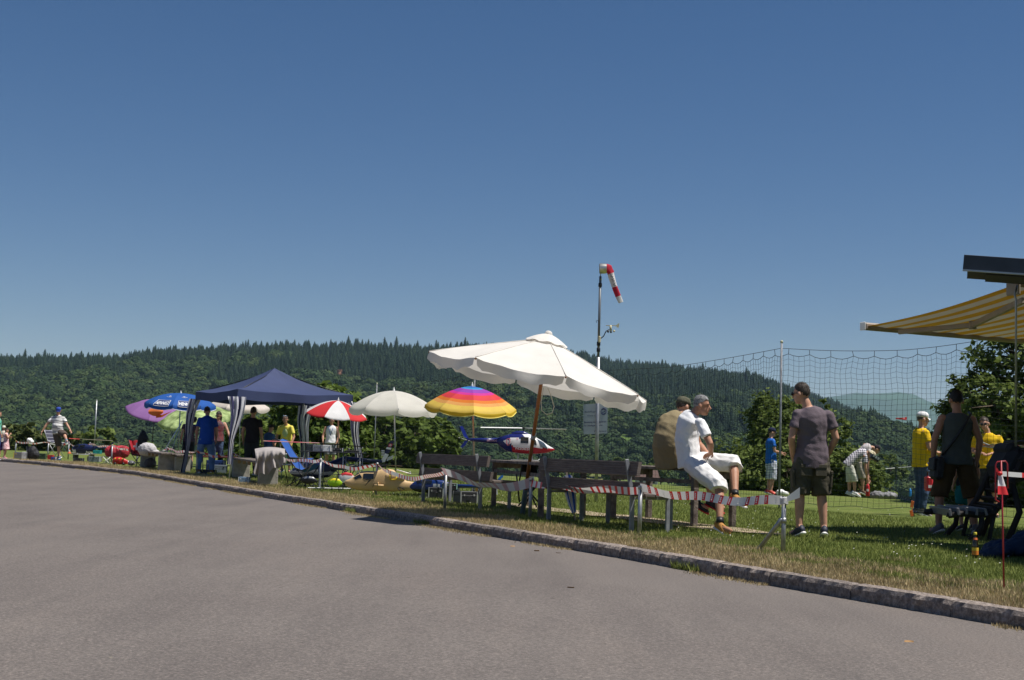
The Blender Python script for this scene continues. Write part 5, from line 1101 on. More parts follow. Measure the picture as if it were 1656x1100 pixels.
for k, (a, b) in enumerate([(983.5, 536.5), (993, 535.5), (988, 537)]):
    MB().ell(at(a, b, D_ - .05 + .06 * (k - 1)), (V((.022, 0, 0)), V((0, .022, 0)), V((0, 0, .022))), 8, 6).build('cup', crm if k == 1 else black, vn)
sg_ = thing('notice_board', 'pale grey notice board with dark blue lettering fixed to the mast', 'sign', at(963, 702, D_))
TL, TR, BR, BL = at(943.5, 654, D_ + .1), at(983, 652, D_ + .02), at(982, 701, D_ + .02), at(943.5, 702.5, D_ + .1)
def sp(u, v, o=0.0): p = TL.lerp(TR, u).lerp(BL.lerp(BR, u), v); return p + V((.1, -1, 0)) * o
mb = MB(); mb.add([sp(0, 0), sp(1, 0), sp(1, 1), sp(0, 1), sp(0, 0, -.012), sp(1, 0, -.012), sp(1, 1, -.012), sp(0, 1, -.012)], [(3, 2, 1, 0), (4, 5, 6, 7), (0, 1, 5, 4), (1, 2, 6, 5), (2, 3, 7, 6), (3, 0, 4, 7)]); mb.build('plate', pm('pale_sign_paint', (.40, .44, .48), .5, .06), sg_)
ink = pm('sign_blue_ink', (.03, .04, .14), .6); ink2 = pm('sign_faded_ink', (.16, .20, .27), .6)
for txt, u, v, w, h_, m_ in (('Modellfluggruppe', .36, .26, .62, .085, ink2), ('Wiesle e.V.', .36, .39, .42, .085, ink2), ('Benutzung des Fluggeländes', .49, .61, .92, .075, ink), ('für Unbefugte verboten', .42, .72, .76, .075, ink), ('Der Vorstand', .70, .92, .50, .07, ink)):
    vs_, fs_ = text2d(txt, 1, .012); k = w / (vs_[:, 0].max() - vs_[:, 0].min()); q = MB(); q.add([sp(u + a[0] * k, v - a[1] * h_ * 1.05, .004) for a in vs_], fs_); q.build('lettering', m_, sg_)
em = MB()
for r in (.115, .10): em.tube([sp(.83 + r * math.cos(a), .27 + r * 1.0 * math.sin(a), .004) for a in [i * PI / 12 for i in range(25)]], .003, 4)
em.grid(lambda u, v: sp(.83 + .075 * math.cos(PI * (1.15 + .9 * u)) * (.75 + .25 * v), .25 + .075 * math.sin(PI * (1.15 + .9 * u)) * (.6 + .4 * v), .005), 8, 2)
em.grid(lambda u, v: sp(.83 + .075 * math.cos(PI * (.05 + .9 * u)) * (.75 + .25 * v), .31 + .06 * math.sin(PI * (.05 + .9 * u)) * (.6 + .4 * v), .005), 8, 2)
em.grid(lambda u, v: sp(.76 + .14 * u, .285 + .02 * math.sin(u * 6) + .022 * (v - .5), .005), 8, 2); em.build('emblem', ink, sg_)
# --- kiosk with awning at the right
C0 = gd(1652, 15.6) + NK * .75; kd = NK; kb = -DK
kt = thing('kiosk', 'dark kiosk at the right edge with flat roof and grey fascia', 'kiosk', C0)
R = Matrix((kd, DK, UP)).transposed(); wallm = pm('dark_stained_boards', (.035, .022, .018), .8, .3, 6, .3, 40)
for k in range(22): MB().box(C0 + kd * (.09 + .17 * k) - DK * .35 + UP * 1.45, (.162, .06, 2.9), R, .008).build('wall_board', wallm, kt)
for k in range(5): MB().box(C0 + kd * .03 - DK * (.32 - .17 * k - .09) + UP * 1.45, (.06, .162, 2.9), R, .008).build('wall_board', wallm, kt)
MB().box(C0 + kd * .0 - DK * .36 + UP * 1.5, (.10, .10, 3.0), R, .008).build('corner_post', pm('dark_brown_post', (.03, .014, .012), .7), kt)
F0 = at(1558, 424, 15.0); RE = V((.950, -.312, -.085)).normalized(); RF = V((.312, .950, 0)); RU = RE.cross(RF).normalized(); R5 = Matrix((RE, RF, RU)).transposed()
MB().box(F0 + RE * 2.62 + RF * .4 - RU * .003, (5.14, .75, .15), R5).build('roof_slab', pm('roof_felt', (.05, .05, .055), .9), kt)
fas = pm('dark_grey_sheet_metal', (.045, .052, .065), .4, .15, 4, metal=.3)
MB().box(F0 + RE * 2.6, (5.2, .03, .165), R5, .003).build('fascia', fas, kt)
MB().box(F0 + RE * 2.6 - RU * .092 - RF * .012, (5.2, .04, .018), R5).build('drip_edge', pm('zinc_edge', (.4, .42, .45), .4, metal=.6), kt)
MB().box(F0 + RE * 2.75 + RF * .4 - RU * .095, (5.0, .6, .03), R5).build('soffit', pm('roof_felt', (.05, .05, .055)), kt)
MB().box((7.85, 12.7, 3.06), (3.8, 4.0, .12), None, .01).build('roof_slab', pm('roof_felt', (.05, .05, .055)), kt)
for k in range(20): MB().box((6.55, 10.9 + .18 * k, 1.5), (.05, .172, 3.0), None, .008).build('wall_board', wallm, kt)
aw = thing('awning', 'yellow and white striped awning stretched out from the kiosk', 'awning', C0 + UP * 2.9)
T0 = at(1400, 528, 18.0); T1 = T0 + kd * 4.2; W0 = at(1645, 459, 15.7); W1 = W0 + kd * 4.2
ay = pm('awning_yellow', (.46, .25, .02), .8, .06, transl=.09); awh = pm('awning_white', (.50, .46, .40), .8, .05, transl=.09)
mb = MB(); ns_ = 56; mb.grid(lambda u, v: W0.lerp(W1, u).lerp(T0.lerp(T1, u), v) - UP * .05 * math.sin(PI * v) + UP * .008 * math.sin(u * 60) * v, ns_, 10, mf=lambda u, v: 0 if int(u * ns_) % 4 < 2 else 1); mb.build('fabric', [ay, awh], aw)
alu = pm('awning_bar_paint', (.30, .25, .20), .5, .1)
mb = MB(); mb.beam(T0 - kd * .04, T1, .09, .10, up=UP, bev=.02); mb.build('front_bar', alu, aw); MB().beam(T0 - kd * .06, T0 - kd * .04, .10, .11, bev=.01).build('end_cap', white, aw)
MB().tube([W0 - kd * .05 + UP * .02, W1 + UP * .02], .055, 14).build('roller', alu, aw)
MB().box(W0 - kd * .06 - UP * .04, (.04, .20, .20), R, .02).build('side_bracket', alu, aw)
e0 = at(1453, 537, 17.9); e1 = at(1573, 526, 17.2); e2 = at(1655, 486, 15.75)
MB().beam(e0, e1, .05, .065, bev=.01).build('folding_arm', alu, aw); MB().beam(e1, e2, .055, .075, bev=.01).build('folding_arm', alu, aw); MB().tube([e1 - UP * .05, e1 + UP * .05], .05, 10).build('elbow_joint', alu, aw)
cr0 = at(1643, 470, 15.3); cr1 = at(1643, 722, 15.3); MB().tube([at(1645, 462, 15.5), cr0, at(1641, 477, 15.3), at(1643, 484, 15.3), cr1], .012, 8).build('crank_rod', steel, aw)
# --- curved dark recliner bench under the awning
rb_ = gd(1610, 16.6); t = thing('recliner_bench', 'dark curved wooden recliner bench in the shade under the awning', 'bench', rb_); dkw = pm('black_bench_wood', (.022, .018, .017), .7, .3, 8, .3, 40)  # the recliner's wood is black in itself
prof_ = [(1537, 829), (1562, 826), (1592, 829), (1612, 824), (1626, 805), (1640, 775), (1655, 742), (1668, 715)]
for k in range(14):
    u = k / 13 * (len(prof_) - 1); i = min(int(u), len(prof_) - 2); f = u - i; a = prof_[i][0] + (prof_[i+1][0] - prof_[i][0]) * f; b_ = prof_[i][1] + (prof_[i+1][1] - prof_[i][1]) * f
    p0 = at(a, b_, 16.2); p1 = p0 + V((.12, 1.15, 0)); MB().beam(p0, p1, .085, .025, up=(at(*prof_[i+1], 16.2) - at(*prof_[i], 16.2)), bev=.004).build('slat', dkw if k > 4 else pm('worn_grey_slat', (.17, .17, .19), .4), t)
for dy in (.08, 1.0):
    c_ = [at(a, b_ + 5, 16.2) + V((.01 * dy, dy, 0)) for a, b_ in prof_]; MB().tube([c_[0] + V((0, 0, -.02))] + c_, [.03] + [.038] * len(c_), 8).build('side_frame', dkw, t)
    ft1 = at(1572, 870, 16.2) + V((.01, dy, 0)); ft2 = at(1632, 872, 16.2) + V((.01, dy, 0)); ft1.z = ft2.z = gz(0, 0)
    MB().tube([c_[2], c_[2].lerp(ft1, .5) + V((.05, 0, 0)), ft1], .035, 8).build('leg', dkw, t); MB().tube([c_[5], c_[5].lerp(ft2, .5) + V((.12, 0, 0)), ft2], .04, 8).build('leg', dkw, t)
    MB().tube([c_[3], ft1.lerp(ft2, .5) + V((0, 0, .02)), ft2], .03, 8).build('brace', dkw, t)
p = at(1632, 752, 16.6); MB()
tag(MB().box(p, (.34, .62, .42), Matrix.Rotation(.5, 3, 'Y'), .09).box(p + V((.02, 0, .15)), (.3, .5, .16), Matrix.Rotation(.5, 3, 'Y'), .07).build('cushion', pm('black_cushion', (.018, .019, .025), .8, .3, 8), o=p), 'dark cushion leaning on the recliner backrest', 'cushion')
# string lines held by the young man, hanging off to the right
p = at(1600, 722, 20.5); t = thing('kite_lines', 'tangle of red white and yellow cords stretched to the right edge', 'cords', p)
for k in range(9):
    r = random.Random(k); MB().tube([at(1583, 722 + r.uniform(-3, 3), 22.5)] + [at(1590 + 14 * q, 719 + 3 * q % 4 + r.uniform(-4, 4), 22 - .5 * q) for q in range(7)], .006, 5).build('cord', [pm('cord_red', (.5, .08, .06)), pm('cord_white', (.6, .58, .52)), pm('cord_olive', (.25, .22, .08))][k % 3], t)
for a, b_ in ((1617, 1627), (1646, 1640)): MB().tube([at(a, 726, 19.5), at(b_, 740, 19.4), at(a + 12, 733, 19.3), at(a + 22, 724, 19.2)], .010, 6).build('strap', pm('yellow_strap', (.65, .50, .03), .6), t)
# --- bottle and bag
p = g(1577, 903); t = thing('bottle', 'dark glass bottle with yellow cap and label standing in the grass', 'bottle', p); h = 41 * p.y / F; k = h / .25
MB().lathe([(.026*k, 0), (.031*k, .006*k), (.031*k, .13*k), (.026*k, .165*k), (.014*k, .20*k), (.0125*k, .235*k)], 16, p).build('glass', pm('dark_bottle_glass', (.02, .016, .006), .1, spec=.6), t)
MB().lathe([(.0145*k, .226*k), (.0155*k, .23*k), (.0155*k, .25*k), (.012*k, .253*k)], 14, p).build('cap', pm('bottle_cap_yellow', (.65, .55, .05), .5), t)
MB().lathe([(.0318*k, .035*k), (.0318*k, .075*k)], 16, p, caps=False).lathe([(.0319*k, .075*k), (.0319*k, .105*k)], 16, p, mi=1, caps=False).build('label', [pm('label_orange', (.70, .22, .03), .6), pm('label_yellow', (.75, .50, .05), .6)], t)
MB().lathe([(.0235*k, .180*k), (.017*k, .200*k)], 14, p, caps=False).build('neck_label', pm('label_red', (.55, .12, .03), .6), t)
p = g(1630, 902); mb = MB(); R_ = random.Random(4)
for q in range(6): mb.ell(p + V((-.14 + .09 * q, R_.uniform(-.02, .3), .04 + .022 * q)), (V((R_.uniform(.12, .2), 0, .04)), V((0, R_.uniform(.12, .2), 0)), V((-.02, .01, .05 + .012 * q))), 12, 8)
vs_, fs_ = remesh(mb, .014, 2); vs_ = wrinkle(vs_, fs_, .022, 11, 3); mb = MB(); mb.add([tuple(v) for v in vs_], fs_, 0, True); tag(mb.build('cloth_bag', pm('dark_blue_fabric', (.006, .017, .045), .75, .4, 9, .2, 60), o=p), 'crumpled dark blue fabric bag lying beside the bottle', 'bag')
# ================================================================ MODEL HELICOPTERS AND CLUTTER
class Side:
    """side view frame: image-like x (px), height (px above base), depth (px) scaled to metres at a real place"""
    def __init__(s, px0, D, base_z=None, yaw=0.0):
        s.k = D / F; s.px0 = px0; s.o = gd(px0, D, base_z); s.ex = V((math.cos(yaw), math.sin(yaw), 0)); s.ey = V((-math.sin(yaw), math.cos(yaw), 0))
    def __call__(s, x, z, y=0.0): return s.o + (s.ex * (x - s.px0) + s.ey * y + UP * z) * s.k
def surf(secs, x):
    X = [q[0] for q in secs]; return [float(np.interp(x, X, [q[i] for q in secs])) for i in (1, 2, 3)]
def spt(f, secs, x, a, off=0.0):
    t_, b_, w = surf(secs, x); zc = (t_ + b_) / 2; h = (t_ - b_) / 2; ca, sa = math.cos(a), math.sin(a); e = .8
    return f(x, zc + (h + off) * math.copysign(abs(sa) ** e, sa), -(w + off) * math.copysign(abs(ca) ** e, ca))
def loft(f, secs, mf=None, nx=46, n=28, name='fuselage', mats=None, parent=None):
    x0, x1 = secs[0][0], secs[-1][0]; mb = MB(); xs_ = [x0 + (x1 - x0) * i / nx for i in range(nx + 1)]
    mb.grid(lambda u, v: spt(f, secs, x0 + (x1 - x0) * v, -PI / 2 + 2 * PI * u), n, nx, mf=(lambda u, v: mf(x0 + (x1 - x0) * v, spt_z(secs, x0 + (x1 - x0) * v, -PI / 2 + 2 * PI * u))) if mf else None)
    for q, fl in ((0, 1), (nx, 0)):
        ring = [spt(f, secs, xs_[q], -PI / 2 + 2 * PI * i / n) for i in range(n)]; mb.add(ring, [tuple(range(n))], mf(xs_[q], 20) if mf else 0)
    return mb.build(name, mats, parent)
def spt_z(secs, x, a):
    t_, b_, w = surf(secs, x); return (t_ + b_) / 2 + (t_ - b_) / 2 * math.copysign(abs(math.sin(a)) ** .8, math.sin(a))
def win(f, secs, x0, x1, a0, a1, parent, mat=None, off=.35, sk=0.0, name='window'):
    mb = MB(); mb.grid(lambda u, v: spt(f, secs, x0 + (x1 - x0) * u + sk * (v - .5), a0 + (a1 - a0) * v, off), 6, 4); return mb.build(name, mat or glassd, parent)
def boom(f, x0, z0, r0, x1, z1, r1, mat, parent): return MB().tube([f(x0, z0), f((x0 + x1) / 2, (z0 + z1) / 2), f(x1, z1)], [r0 * f.k, (r0 + r1) / 2 * f.k, r1 * f.k], 12).build('tail_boom', mat, parent)
def fin(f, pts, th, mat, parent, name='tail_fin', mfs=None):
    mb = MB(); n_ = len(pts); mb.add([f(x, z, -th) for x, z in pts] + [f(x, z, th) for x, z in pts], [tuple(range(n_))[::-1], tuple(range(n_, 2*n_))] + [(i, (i+1) % n_, n_ + (i+1) % n_, n_ + i) for i in range(n_)]); return mb.build(name, mat, parent)
def rotor(f, hx, hz, mz, blades_, mat, parent, ch=2.2):
    mo_ = MB().tube([f(hx, mz), f(hx, hz)], .9 * f.k, 8).build('mast', black, parent); MB().box(f(hx, hz), (5 * f.k, 2.4 * f.k, 1.6 * f.k), None, .3 * f.k).build('rotor_head', black, mo_)
    for x1, z1, y1, m_ in blades_:
        a = f(hx, hz); b = f(x1, z1, y1); d = (b - a).normalized(); sd = d.cross(UP).normalized(); mb = MB(); mb.beam(a + d * 2 * f.k, b, .55 * f.k, ch * f.k, up=(UP * .45 + sd), bev=.15 * f.k); mb.build('rotor_blade', m_ or mat, parent)
def skids(f, x0, x1, y, parent, mat, up_=8, legs=(0.25, .75)):
    for q in (-1, 1):
        so_ = MB().tube([f(x0, .6, q * y), f(x1 - 2, .6, q * y), f(x1, 2.5, q * y)], .5 * f.k, 8).build('skid', mat, parent)
        for l in legs: x = x0 + (x1 - x0) * l; MB().tube([f(x, .6, q * y), f(x, up_, q * y * .45)], .45 * f.k, 6).build('strut', mat, so_)
# E: blue white and red helicopter on the table
f = Side(848, 20.75, .757); t = thing('model_helicopter', 'blue white and red model helicopter with long white rotor standing on the table', 'model helicopter', f.o)
SE = [(804, 35, 25, 4.5), (808, 36.5, 21, 6), (812, 38, 18, 8), (818, 40, 14, 10), (825, 42, 12.5, 11), (840, 43, 11, 12), (855, 42.5, 10.5, 12), (866, 37.5, 11, 11.5), (875, 32.5, 12, 10), (884, 26.5, 13.2, 8), (890, 23, 15, 5), (894, 21, 16.6, 2.6), (896, 19, 18, .5)]
wh, rd_, nvy = pm('gloss_white', (.72, .72, .74), .25, .04), pm('gloss_crimson', (.38, .015, .03), .25, .08), pm('gloss_royal_navy', (.012, .018, .12), .25, .1)
loft(f, SE, lambda x, z: 2 if (x < 827 - (z - 20) * .2 or (z > 35 and x < 850 - (z - 35))) else (1 if z < 20.5 + max(0, (835 - x) * .25) and x > 823 else 0), 70, 36, mats=[wh, rd_, nvy], parent=t)
boom(f, 806, 30, 5, 753, 30.5, 2.2, nvy, t); loft(f, [(826, 44, 38, 4), (834, 47, 38, 5.5), (846, 47, 38, 5.5), (853, 44, 38, 4)], None, 12, 14, 'engine_cowl', nvy, t)
fin(f, [(757, 32), (750, 34), (742, 51), (745.5, 52.5), (748, 50)], .6, pm('gloss_blue', (.015, .04, .36), .25), t); fin(f, [(757, 29), (751, 28), (744, 18), (748, 17), (751, 20)], .6, pm('gloss_blue', (.015, .04, .36)), t)
for a, b in ((-9.5, 2.6), (9.5, -2.6)):
    MB().beam(f(750, 31, -2), f(750 + a, 31 + b, -2), .5 * f.k, 3.2 * f.k, up=(0, 1, 0), bev=.1 * f.k).build('tail_rotor_blade', wh, t); MB().beam(f(750 + a * .5, 31 + b * .5, -2.1), f(750 + a * .68, 31 + b * .68, -2.1), .6 * f.k, 3.3 * f.k, up=(0, 1, 0)).build('blade_band', black, t)
win(f, SE, 841, 853.5, .02, .62, t); win(f, SE, 857.5, 866, .02, .62, t, sk=-2); win(f, SE, 870, 882, .0, .95, t, pm('pale_windscreen', (.05, .07, .10), .08, spec=.7), sk=-6, name='windscreen')
rotor(f, 845, 52, 43, [(776, 50.5, -14, pm('blade_white', (.78, .78, .78), .3)), (915, 52, 14, pm('blade_grey', (.32, .34, .34), .4))], wh, t, 3.0); skids(f, 826, 872, 9, t, wh, 11)
mb = MB(); c0 = (821, 28)
for k in range(8):
    a = k * PI / 4; r = (10.5 if k % 2 == 0 else 3.2); a1 = a + PI / 4; r1 = (3.2 if k % 2 == 0 else 10.5); mb.add([spt(f, SE, *q, .5) for q in ((c0[0], .12), (c0[0] + r * .8 * math.sin(a), .12 + r * .11 * math.cos(a)), (c0[0] + r1 * .8 * math.sin(a1), .12 + r1 * .11 * math.cos(a1)))], [(0, 1, 2)])
mb.build('star_emblem', wh, t); MB().tube([spt(f, SE, c0[0] + 2.8 * math.sin(a), .12 + .3 * math.cos(a), .6) for a in [k * PI / 8 for k in range(17)]], .45 * f.k, 5).build('emblem_ring', pm('emblem_red', (.5, .08, .12), .5), t)
put_text(MB(), 'N2065N', 5.2, lambda x, y: spt(f, SE, 846.5 + x, -.46 + y * .075, .45), bold=.12, w=27).build('registration', wh, t)
put_text(MB(), 'SKYXXX', 3.6, lambda x, y: f(796 + x, 30 + y, -4.6), bold=.12, w=19).build('lettering', pm('lettering_pink', (.6, .35, .45), .5), t)
put_text(MB(), '70', 3.4, lambda x, y: spt(f, SE, 835.5 + x, .35 + y * .08, .4)).build('number', pm('emblem_red', (.5, .08, .12)), t)
MB().ell(f(877, 9.5, -2), (V((1.4 * f.k, 0, 0)), V((0, 1.4 * f.k, 0)), V((0, 0, 1.6 * f.k))), 8, 6).build('camera_ball', black, t)
# C: tan gunship
f = Side(615, 25.4); t = thing('model_helicopter', 'tan wooden model gunship helicopter with yellow marking on the grass', 'model helicopter', f.o); tan = pm('tan_paint', (.56, .38, .19), .6, .06, 8)
SC = [(556.5, 21, 18.5, 1.2), (559, 23, 15, 3.5), (563, 24.5, 12, 5.5), (568, 26.5, 10, 7), (574, 32, 8.5, 7.6), (581, 37, 7.6, 8), (592, 38.5, 7, 8), (603, 38.5, 7, 8), (609, 40, 7, 8.4), (617, 43, 7, 8.6), (628, 43, 7, 8.6), (635, 42, 7, 8.4), (641, 36, 7.5, 8), (648, 30, 8, 7.4), (656, 25, 9, 6), (668, 23.5, 10, 4.6), (690, 22.5, 13, 3.6), (720, 21, 15, 2.8), (745, 20, 16, 2.0)]
loft(f, SC, None, 80, 30, mats=tan, parent=t)
loft(f, [(618, 37, 29, 5.5), (624, 38, 24, 9.5), (640, 37.5, 23.5, 10), (650, 35, 23.5, 9.2), (653.5, 32, 25, 6.5)], None, 16, 22, 'engine_pod', tan, t)
win(f, SC, 573, 583.5, .25, .78, t, sk=-4); win(f, SC, 587, 603.5, .15, .80, t); win(f, SC, 573, 604, .98, 1.45, t, name='canopy_glass')
MB().tube([f(642, 33, -10.4), f(640, 27, -10.7), f(631, 26, -10.3), f(630, 34, -9.8)], 1.0 * f.k, 6).build('yellow_marking', pm('marking_yellow', (.65, .45, .02), .6), t)
blk = pm('marking_black', (.02, .02, .022), .6)
for (a, b, c, d) in ((588, 23, 606, 27), (590, 15, 597, 24), (602, 12, 606, 22), (594, 21, 601, 25)): 
    MB().grid(lambda u, v: spt(f, SC, a + (c - a) * u, (b + (d - b) * u - 22.5) / 17 + (v - .5) * .10 * math.sin(PI * (.1 + .8 * u)), .3), 6, 2).build('claw_mark', blk, t)
MB().beam(f(612, 19, -8), f(612, 18, -17), 5 * f.k, 1.0 * f.k, up=(1, 0, 0)).build('stub_wing', tan, t); MB().tube([f(606, 16.5, -15), f(621, 16.5, -15)], 1.7 * f.k, 10).build('rocket_pod', tan, t)
MB().tube([f(648, 8, -7.6), f(643, 13.5, -7.7), f(648, 14.5, -7.6), f(654, 11, -6.5)], .8 * f.k, 6).build('wheel_arch', blk, t)
for x in (604, 628): MB().tube([f(x, 8, -6), f(x + .5, 0, -8)], .7 * f.k, 6).build('skid_leg', tan, t)
MB().tube([f(596, .6, -8), f(634, .6, -8)], .5 * f.k, 6).build('skid', tan, t); MB().tube([f(640, 42, 0), f(664, 36, -1), f(661, 40, -1)], .8 * f.k, 6).build('exhaust', white, t)
MB().tube([f(558, 18, 0), f(553, 17.4, 0)], .9 * f.k, 8).build('nose_gun', black, t); rotor(f, 622, 49, 43, [(560, 47.5, 12, None), (650, 49, -20, None)], pm('blade_black', (.02, .02, .022), .4), t)
# D: dark blue helicopter behind the left bench
f = Side(700, 24.9); t = thing('model_helicopter', 'dark blue model helicopter on the grass behind the left bench', 'model helicopter', f.o); db = pm('gloss_dark_blue', (.010, .030, .14), .22, .1)
SD = [(662, 18.5, 16, .8), (665, 22, 13, 3.5), (670, 26, 10.5, 5.8), (678, 30, 8.8, 7.4), (692, 31, 8, 8), (706, 31, 8, 8), (716, 29, 9, 7.2), (726, 26, 12, 5.2), (738, 24, 16, 3.6)]
loft(f, SD, lambda x, z: 1 if z < 14 else 0, 46, 28, mats=[db, pm('gloss_black', (.01, .01, .014), .25)], parent=t); boom(f, 735, 20.5, 3.4, 796, 22, 1.8, db, t)
win(f, SD, 673, 681, .35, 1.1, t, sk=-3); win(f, SD, 686, 698, .25, .85, t); fin(f, [(800, 24), (796, 22), (806, 38), (811, 41), (812, 38)], .7, pm('gloss_sky_blue', (.03, .16, .50), .3), t)
win(f, SD, 700, 711, -.05, .25, t, pm('pale_lettering', (.4, .42, .45), .5), name='side_marking'); skids(f, 676, 712, 8, t, steel, 9); rotor(f, 697, 38, 31, [(655, 37, 25, None), (738, 38, -25, None)], black, t, 1.8)
fin(f, [(799, 9), (804, 9), (803, 18), (800, 18)], .5, wh, t, 'tail_guard')
# B: navy helicopter by the camping table, Swiss cross on the fin
f = Side(520, 30.0); t = thing('model_helicopter', 'large navy model helicopter with striped tail fin and white cross', 'model helicopter', f.o)
SB = [(468, 22, 19, .8), (473, 27, 15, 4), (482, 33, 13, 6.5), (496, 39, 12, 8.5), (514, 41, 12, 9), (532, 40, 15, 8), (546, 46, 28, 6), (558, 50, 38, 4.5)]
loft(f, SB, lambda x, z: 1 if 18 < z < 24 else 0, 50, 28, mats=[navy, pm('silver_paint', (.45, .46, .5), .35)], parent=t); boom(f, 556, 45, 4.4, 616, 42, 2.8, navy, t)
win(f, SB, 484, 494, .3, .9, t); win(f, SB, 498, 512, .25, .85, t)
fin(f, [(612, 40), (620, 42), (626, 54), (620, 56), (617, 50)], .8, wh, t, 'tail_fin'); fin(f, [(619, 56), (626, 56), (629, 62), (622, 63)], .8, navy, t, 'tail_fin'); fin(f, [(621, 63), (629, 62), (630, 65), (622.5, 66)], .9, wh, t, 'tail_stripe'); fin(f, [(623, 66), (630.5, 65.5), (634, 77), (627, 76)], .8, navy, t, 'tail_fin')
fin(f, [(624.5, 67), (630, 67), (631.5, 71.5), (626, 71.5)], 1.0, red, t, 'red_badge'); fin(f, [(625.7, 68.7), (630.1, 68.7), (630.4, 69.7), (626, 69.7)], 1.1, wh, t, 'white_cross'); fin(f, [(627.2, 67.5), (628.6, 67.5), (629.3, 71), (627.9, 71)], 1.1, wh, t, 'white_cross')
for k in range(3): fin(f, [(614, 52 + 3.4 * k), (619, 52 + 3.4 * k), (619, 54 + 3.4 * k), (614, 54 + 3.4 * k)], 1.0, wh, t, 'tail_stripe')
for k in range(4): fin(f, [(623 + 2.4 * k, 44 + k), (624.6 + 2.4 * k, 44 + k), (626.4 + 2.4 * k, 50 + k), (624.8 + 2.4 * k, 50 + k)], .8, wh, t, 'stabiliser_bar')
MB().beam(f(592, 45, -3.6), f(599, 44.6, -3.4), .5 * f.k, 2.6 * f.k, up=(0, 1, 0)).build('boom_marking', wh, t)
rotor(f, 516, 69, 41, [(425, 69.5, -10, pm('blade_striped', (.55, .45, .42), .5, .5, 3, c2=(.30, .03, .04))), (604, 64, 18, black)], black, t, 2.6); skids(f, 480, 532, 10, t, steel, 14)
# A: navy helicopter on the low table at far left
f = Side(138, 46.5, gz(-14, 46) + .21); t = thing('model_helicopter', 'navy and white model helicopter with red tipped rotor at the far left', 'model helicopter', f.o)
SA = [(116, 10, 7, .8), (119, 14, 4, 4), (126, 17, 2.5, 5), (136, 18, 2.5, 5.5), (146, 16, 4, 4.5), (154, 14, 9, 2.5)]
loft(f, SA, lambda x, z: 1 if (x < 124 and z < 9) or (z < 6 and x > 140) else 0, 30, 22, mats=[navy, wh], parent=t); boom(f, 150, 12, 2.2, 178, 13, 1.2, navy, t); win(f, SA, 121, 128, .3, 1.0, t); win(f, SA, 130, 138, .2, .8, t)
fin(f, [(176, 12), (179, 13), (183, 22), (180, 22)], .5, navy, t); rotor(f, 130, 25, 18, [(112, 25.5, -6, pm('blade_red', (.5, .06, .05), .5)), (178, 24, 10, pm('blade_pale', (.4, .36, .26), .5))], wh, t, 1.6); skids(f, 120, 146, 5, t, wh, 4)
# small pod and boom helicopters under the camping table
def pod(label, x0, x1, zt, D_, m1, m2, yaw=0):
    f = Side((x0 + x1) / 2, D_, yaw=yaw); t = thing('small_helicopter', label, 'model helicopter', f.o); L_ = x1 - x0
    sc = [(x0, zt * .75, zt * .6, .5), (x0 + L_ * .15, zt * .9, zt * .42, 2.2), (x0 + L_ * .4, zt, zt * .36, 3.2), (x0 + L_ * .75, zt * .95, zt * .4, 2.6), (x1, zt * .7, zt * .55, .8)]
    loft(f, sc, lambda x, z: 1 if z > zt * .82 else 0, 20, 16, 'canopy', [m1, m2], t); MB().tube([f(x1 - 3, zt * .6), f(x1 + L_ * 1.1, zt * .62)], .5 * f.k, 6).build('tail_boom', black, t); rotor(f, x0 + L_ * .7, zt * 1.25, zt * .9, [(x0 - L_ * .5, zt * 1.25, -8, None), (x1 + L_ * .6, zt * 1.25, 8, None)], black, t, 1.2)
    skids(f, x0 + 2, x1, 3.5, t, black, zt * .42); return t
pod('small lime green and yellow model helicopter in front of the tan gunship nose', 529, 553, 22, 26.8, pm('lime_gloss', (.32, .55, .02), .25), pm('yellow_gloss', (.75, .65, .03), .25))
pod('small white and red model helicopter behind the tan gunship cockpit', 546, 574, 30, 27.6, wh, red)
pod('small black and grey model helicopter beside the blue chair', 486, 512, 20, 28.2, black, steel)
# --- camping table and what lies on it
f = Side(534, 29.2); t = thing('camping_table', 'folding aluminium camping table with grey legs left of the tan gunship', 'table', f.o)
MB().box(f(534, 57, 18), (104 * f.k, 44 * f.k, 1.6 * f.k), None, .3 * f.k).build('top', pm('dark_tabletop', (.03, .03, .035), .5), t)
for x in (489, 517, 553, 580):
    for y in (0, 36): MB().tube([f(x, 0, y), f(x, 56, y)], .9 * f.k, 8).build('leg', steel, t)
for a, b in ((489, 517), (553, 580)):
    MB().tube([f(a, 20), f(b, 48)], .5 * f.k, 6).build('brace', steel, t); MB().tube([f(b, 20), f(a, 48)], .5 * f.k, 6).build('brace', steel, t)
z0 = f(534, 58).z
def case(label, c, size, m_, edge=steel, yaw=0.0, cat='case', name='case', handle=True):
    c = V(c); R = Matrix.Rotation(yaw, 3, 'Z'); t = thing(name, label, cat, c); X, Y, Z = size; w = max(.008, min(size) * .05)
    MB().box(c + UP * (Z * .36), (X, Y, Z * .70), R, w * .5).build('body', m_, t); ld_ = MB().box(c + UP * (Z * .86), (X, Y, Z * .27), R, w * .5).build('lid', m_, t)
    for sx in (-1, 1):
        for sy in (-1, 1): MB().box(c + R @ V((sx * X / 2, sy * Y / 2, Z * .5)), (w * 1.6, w * 1.6, Z), R).build('edge_strip', edge, t)
    for sx in (-.3, .3): MB().box(c + R @ V((sx * X, -Y / 2 - w * .4, Z * .70)), (X * .07, w, Z * .16), R).build('latch', edge, ld_)
    if handle: a = [c + R @ V((q * X * .12, -Y / 2 - w * (2.2 if abs(q) < 1 else .2), Z * .55)) for q in (-1, -.9, .9, 1)]; MB().tube(a, w * .5, 6).build('handle', black, t)
    return t
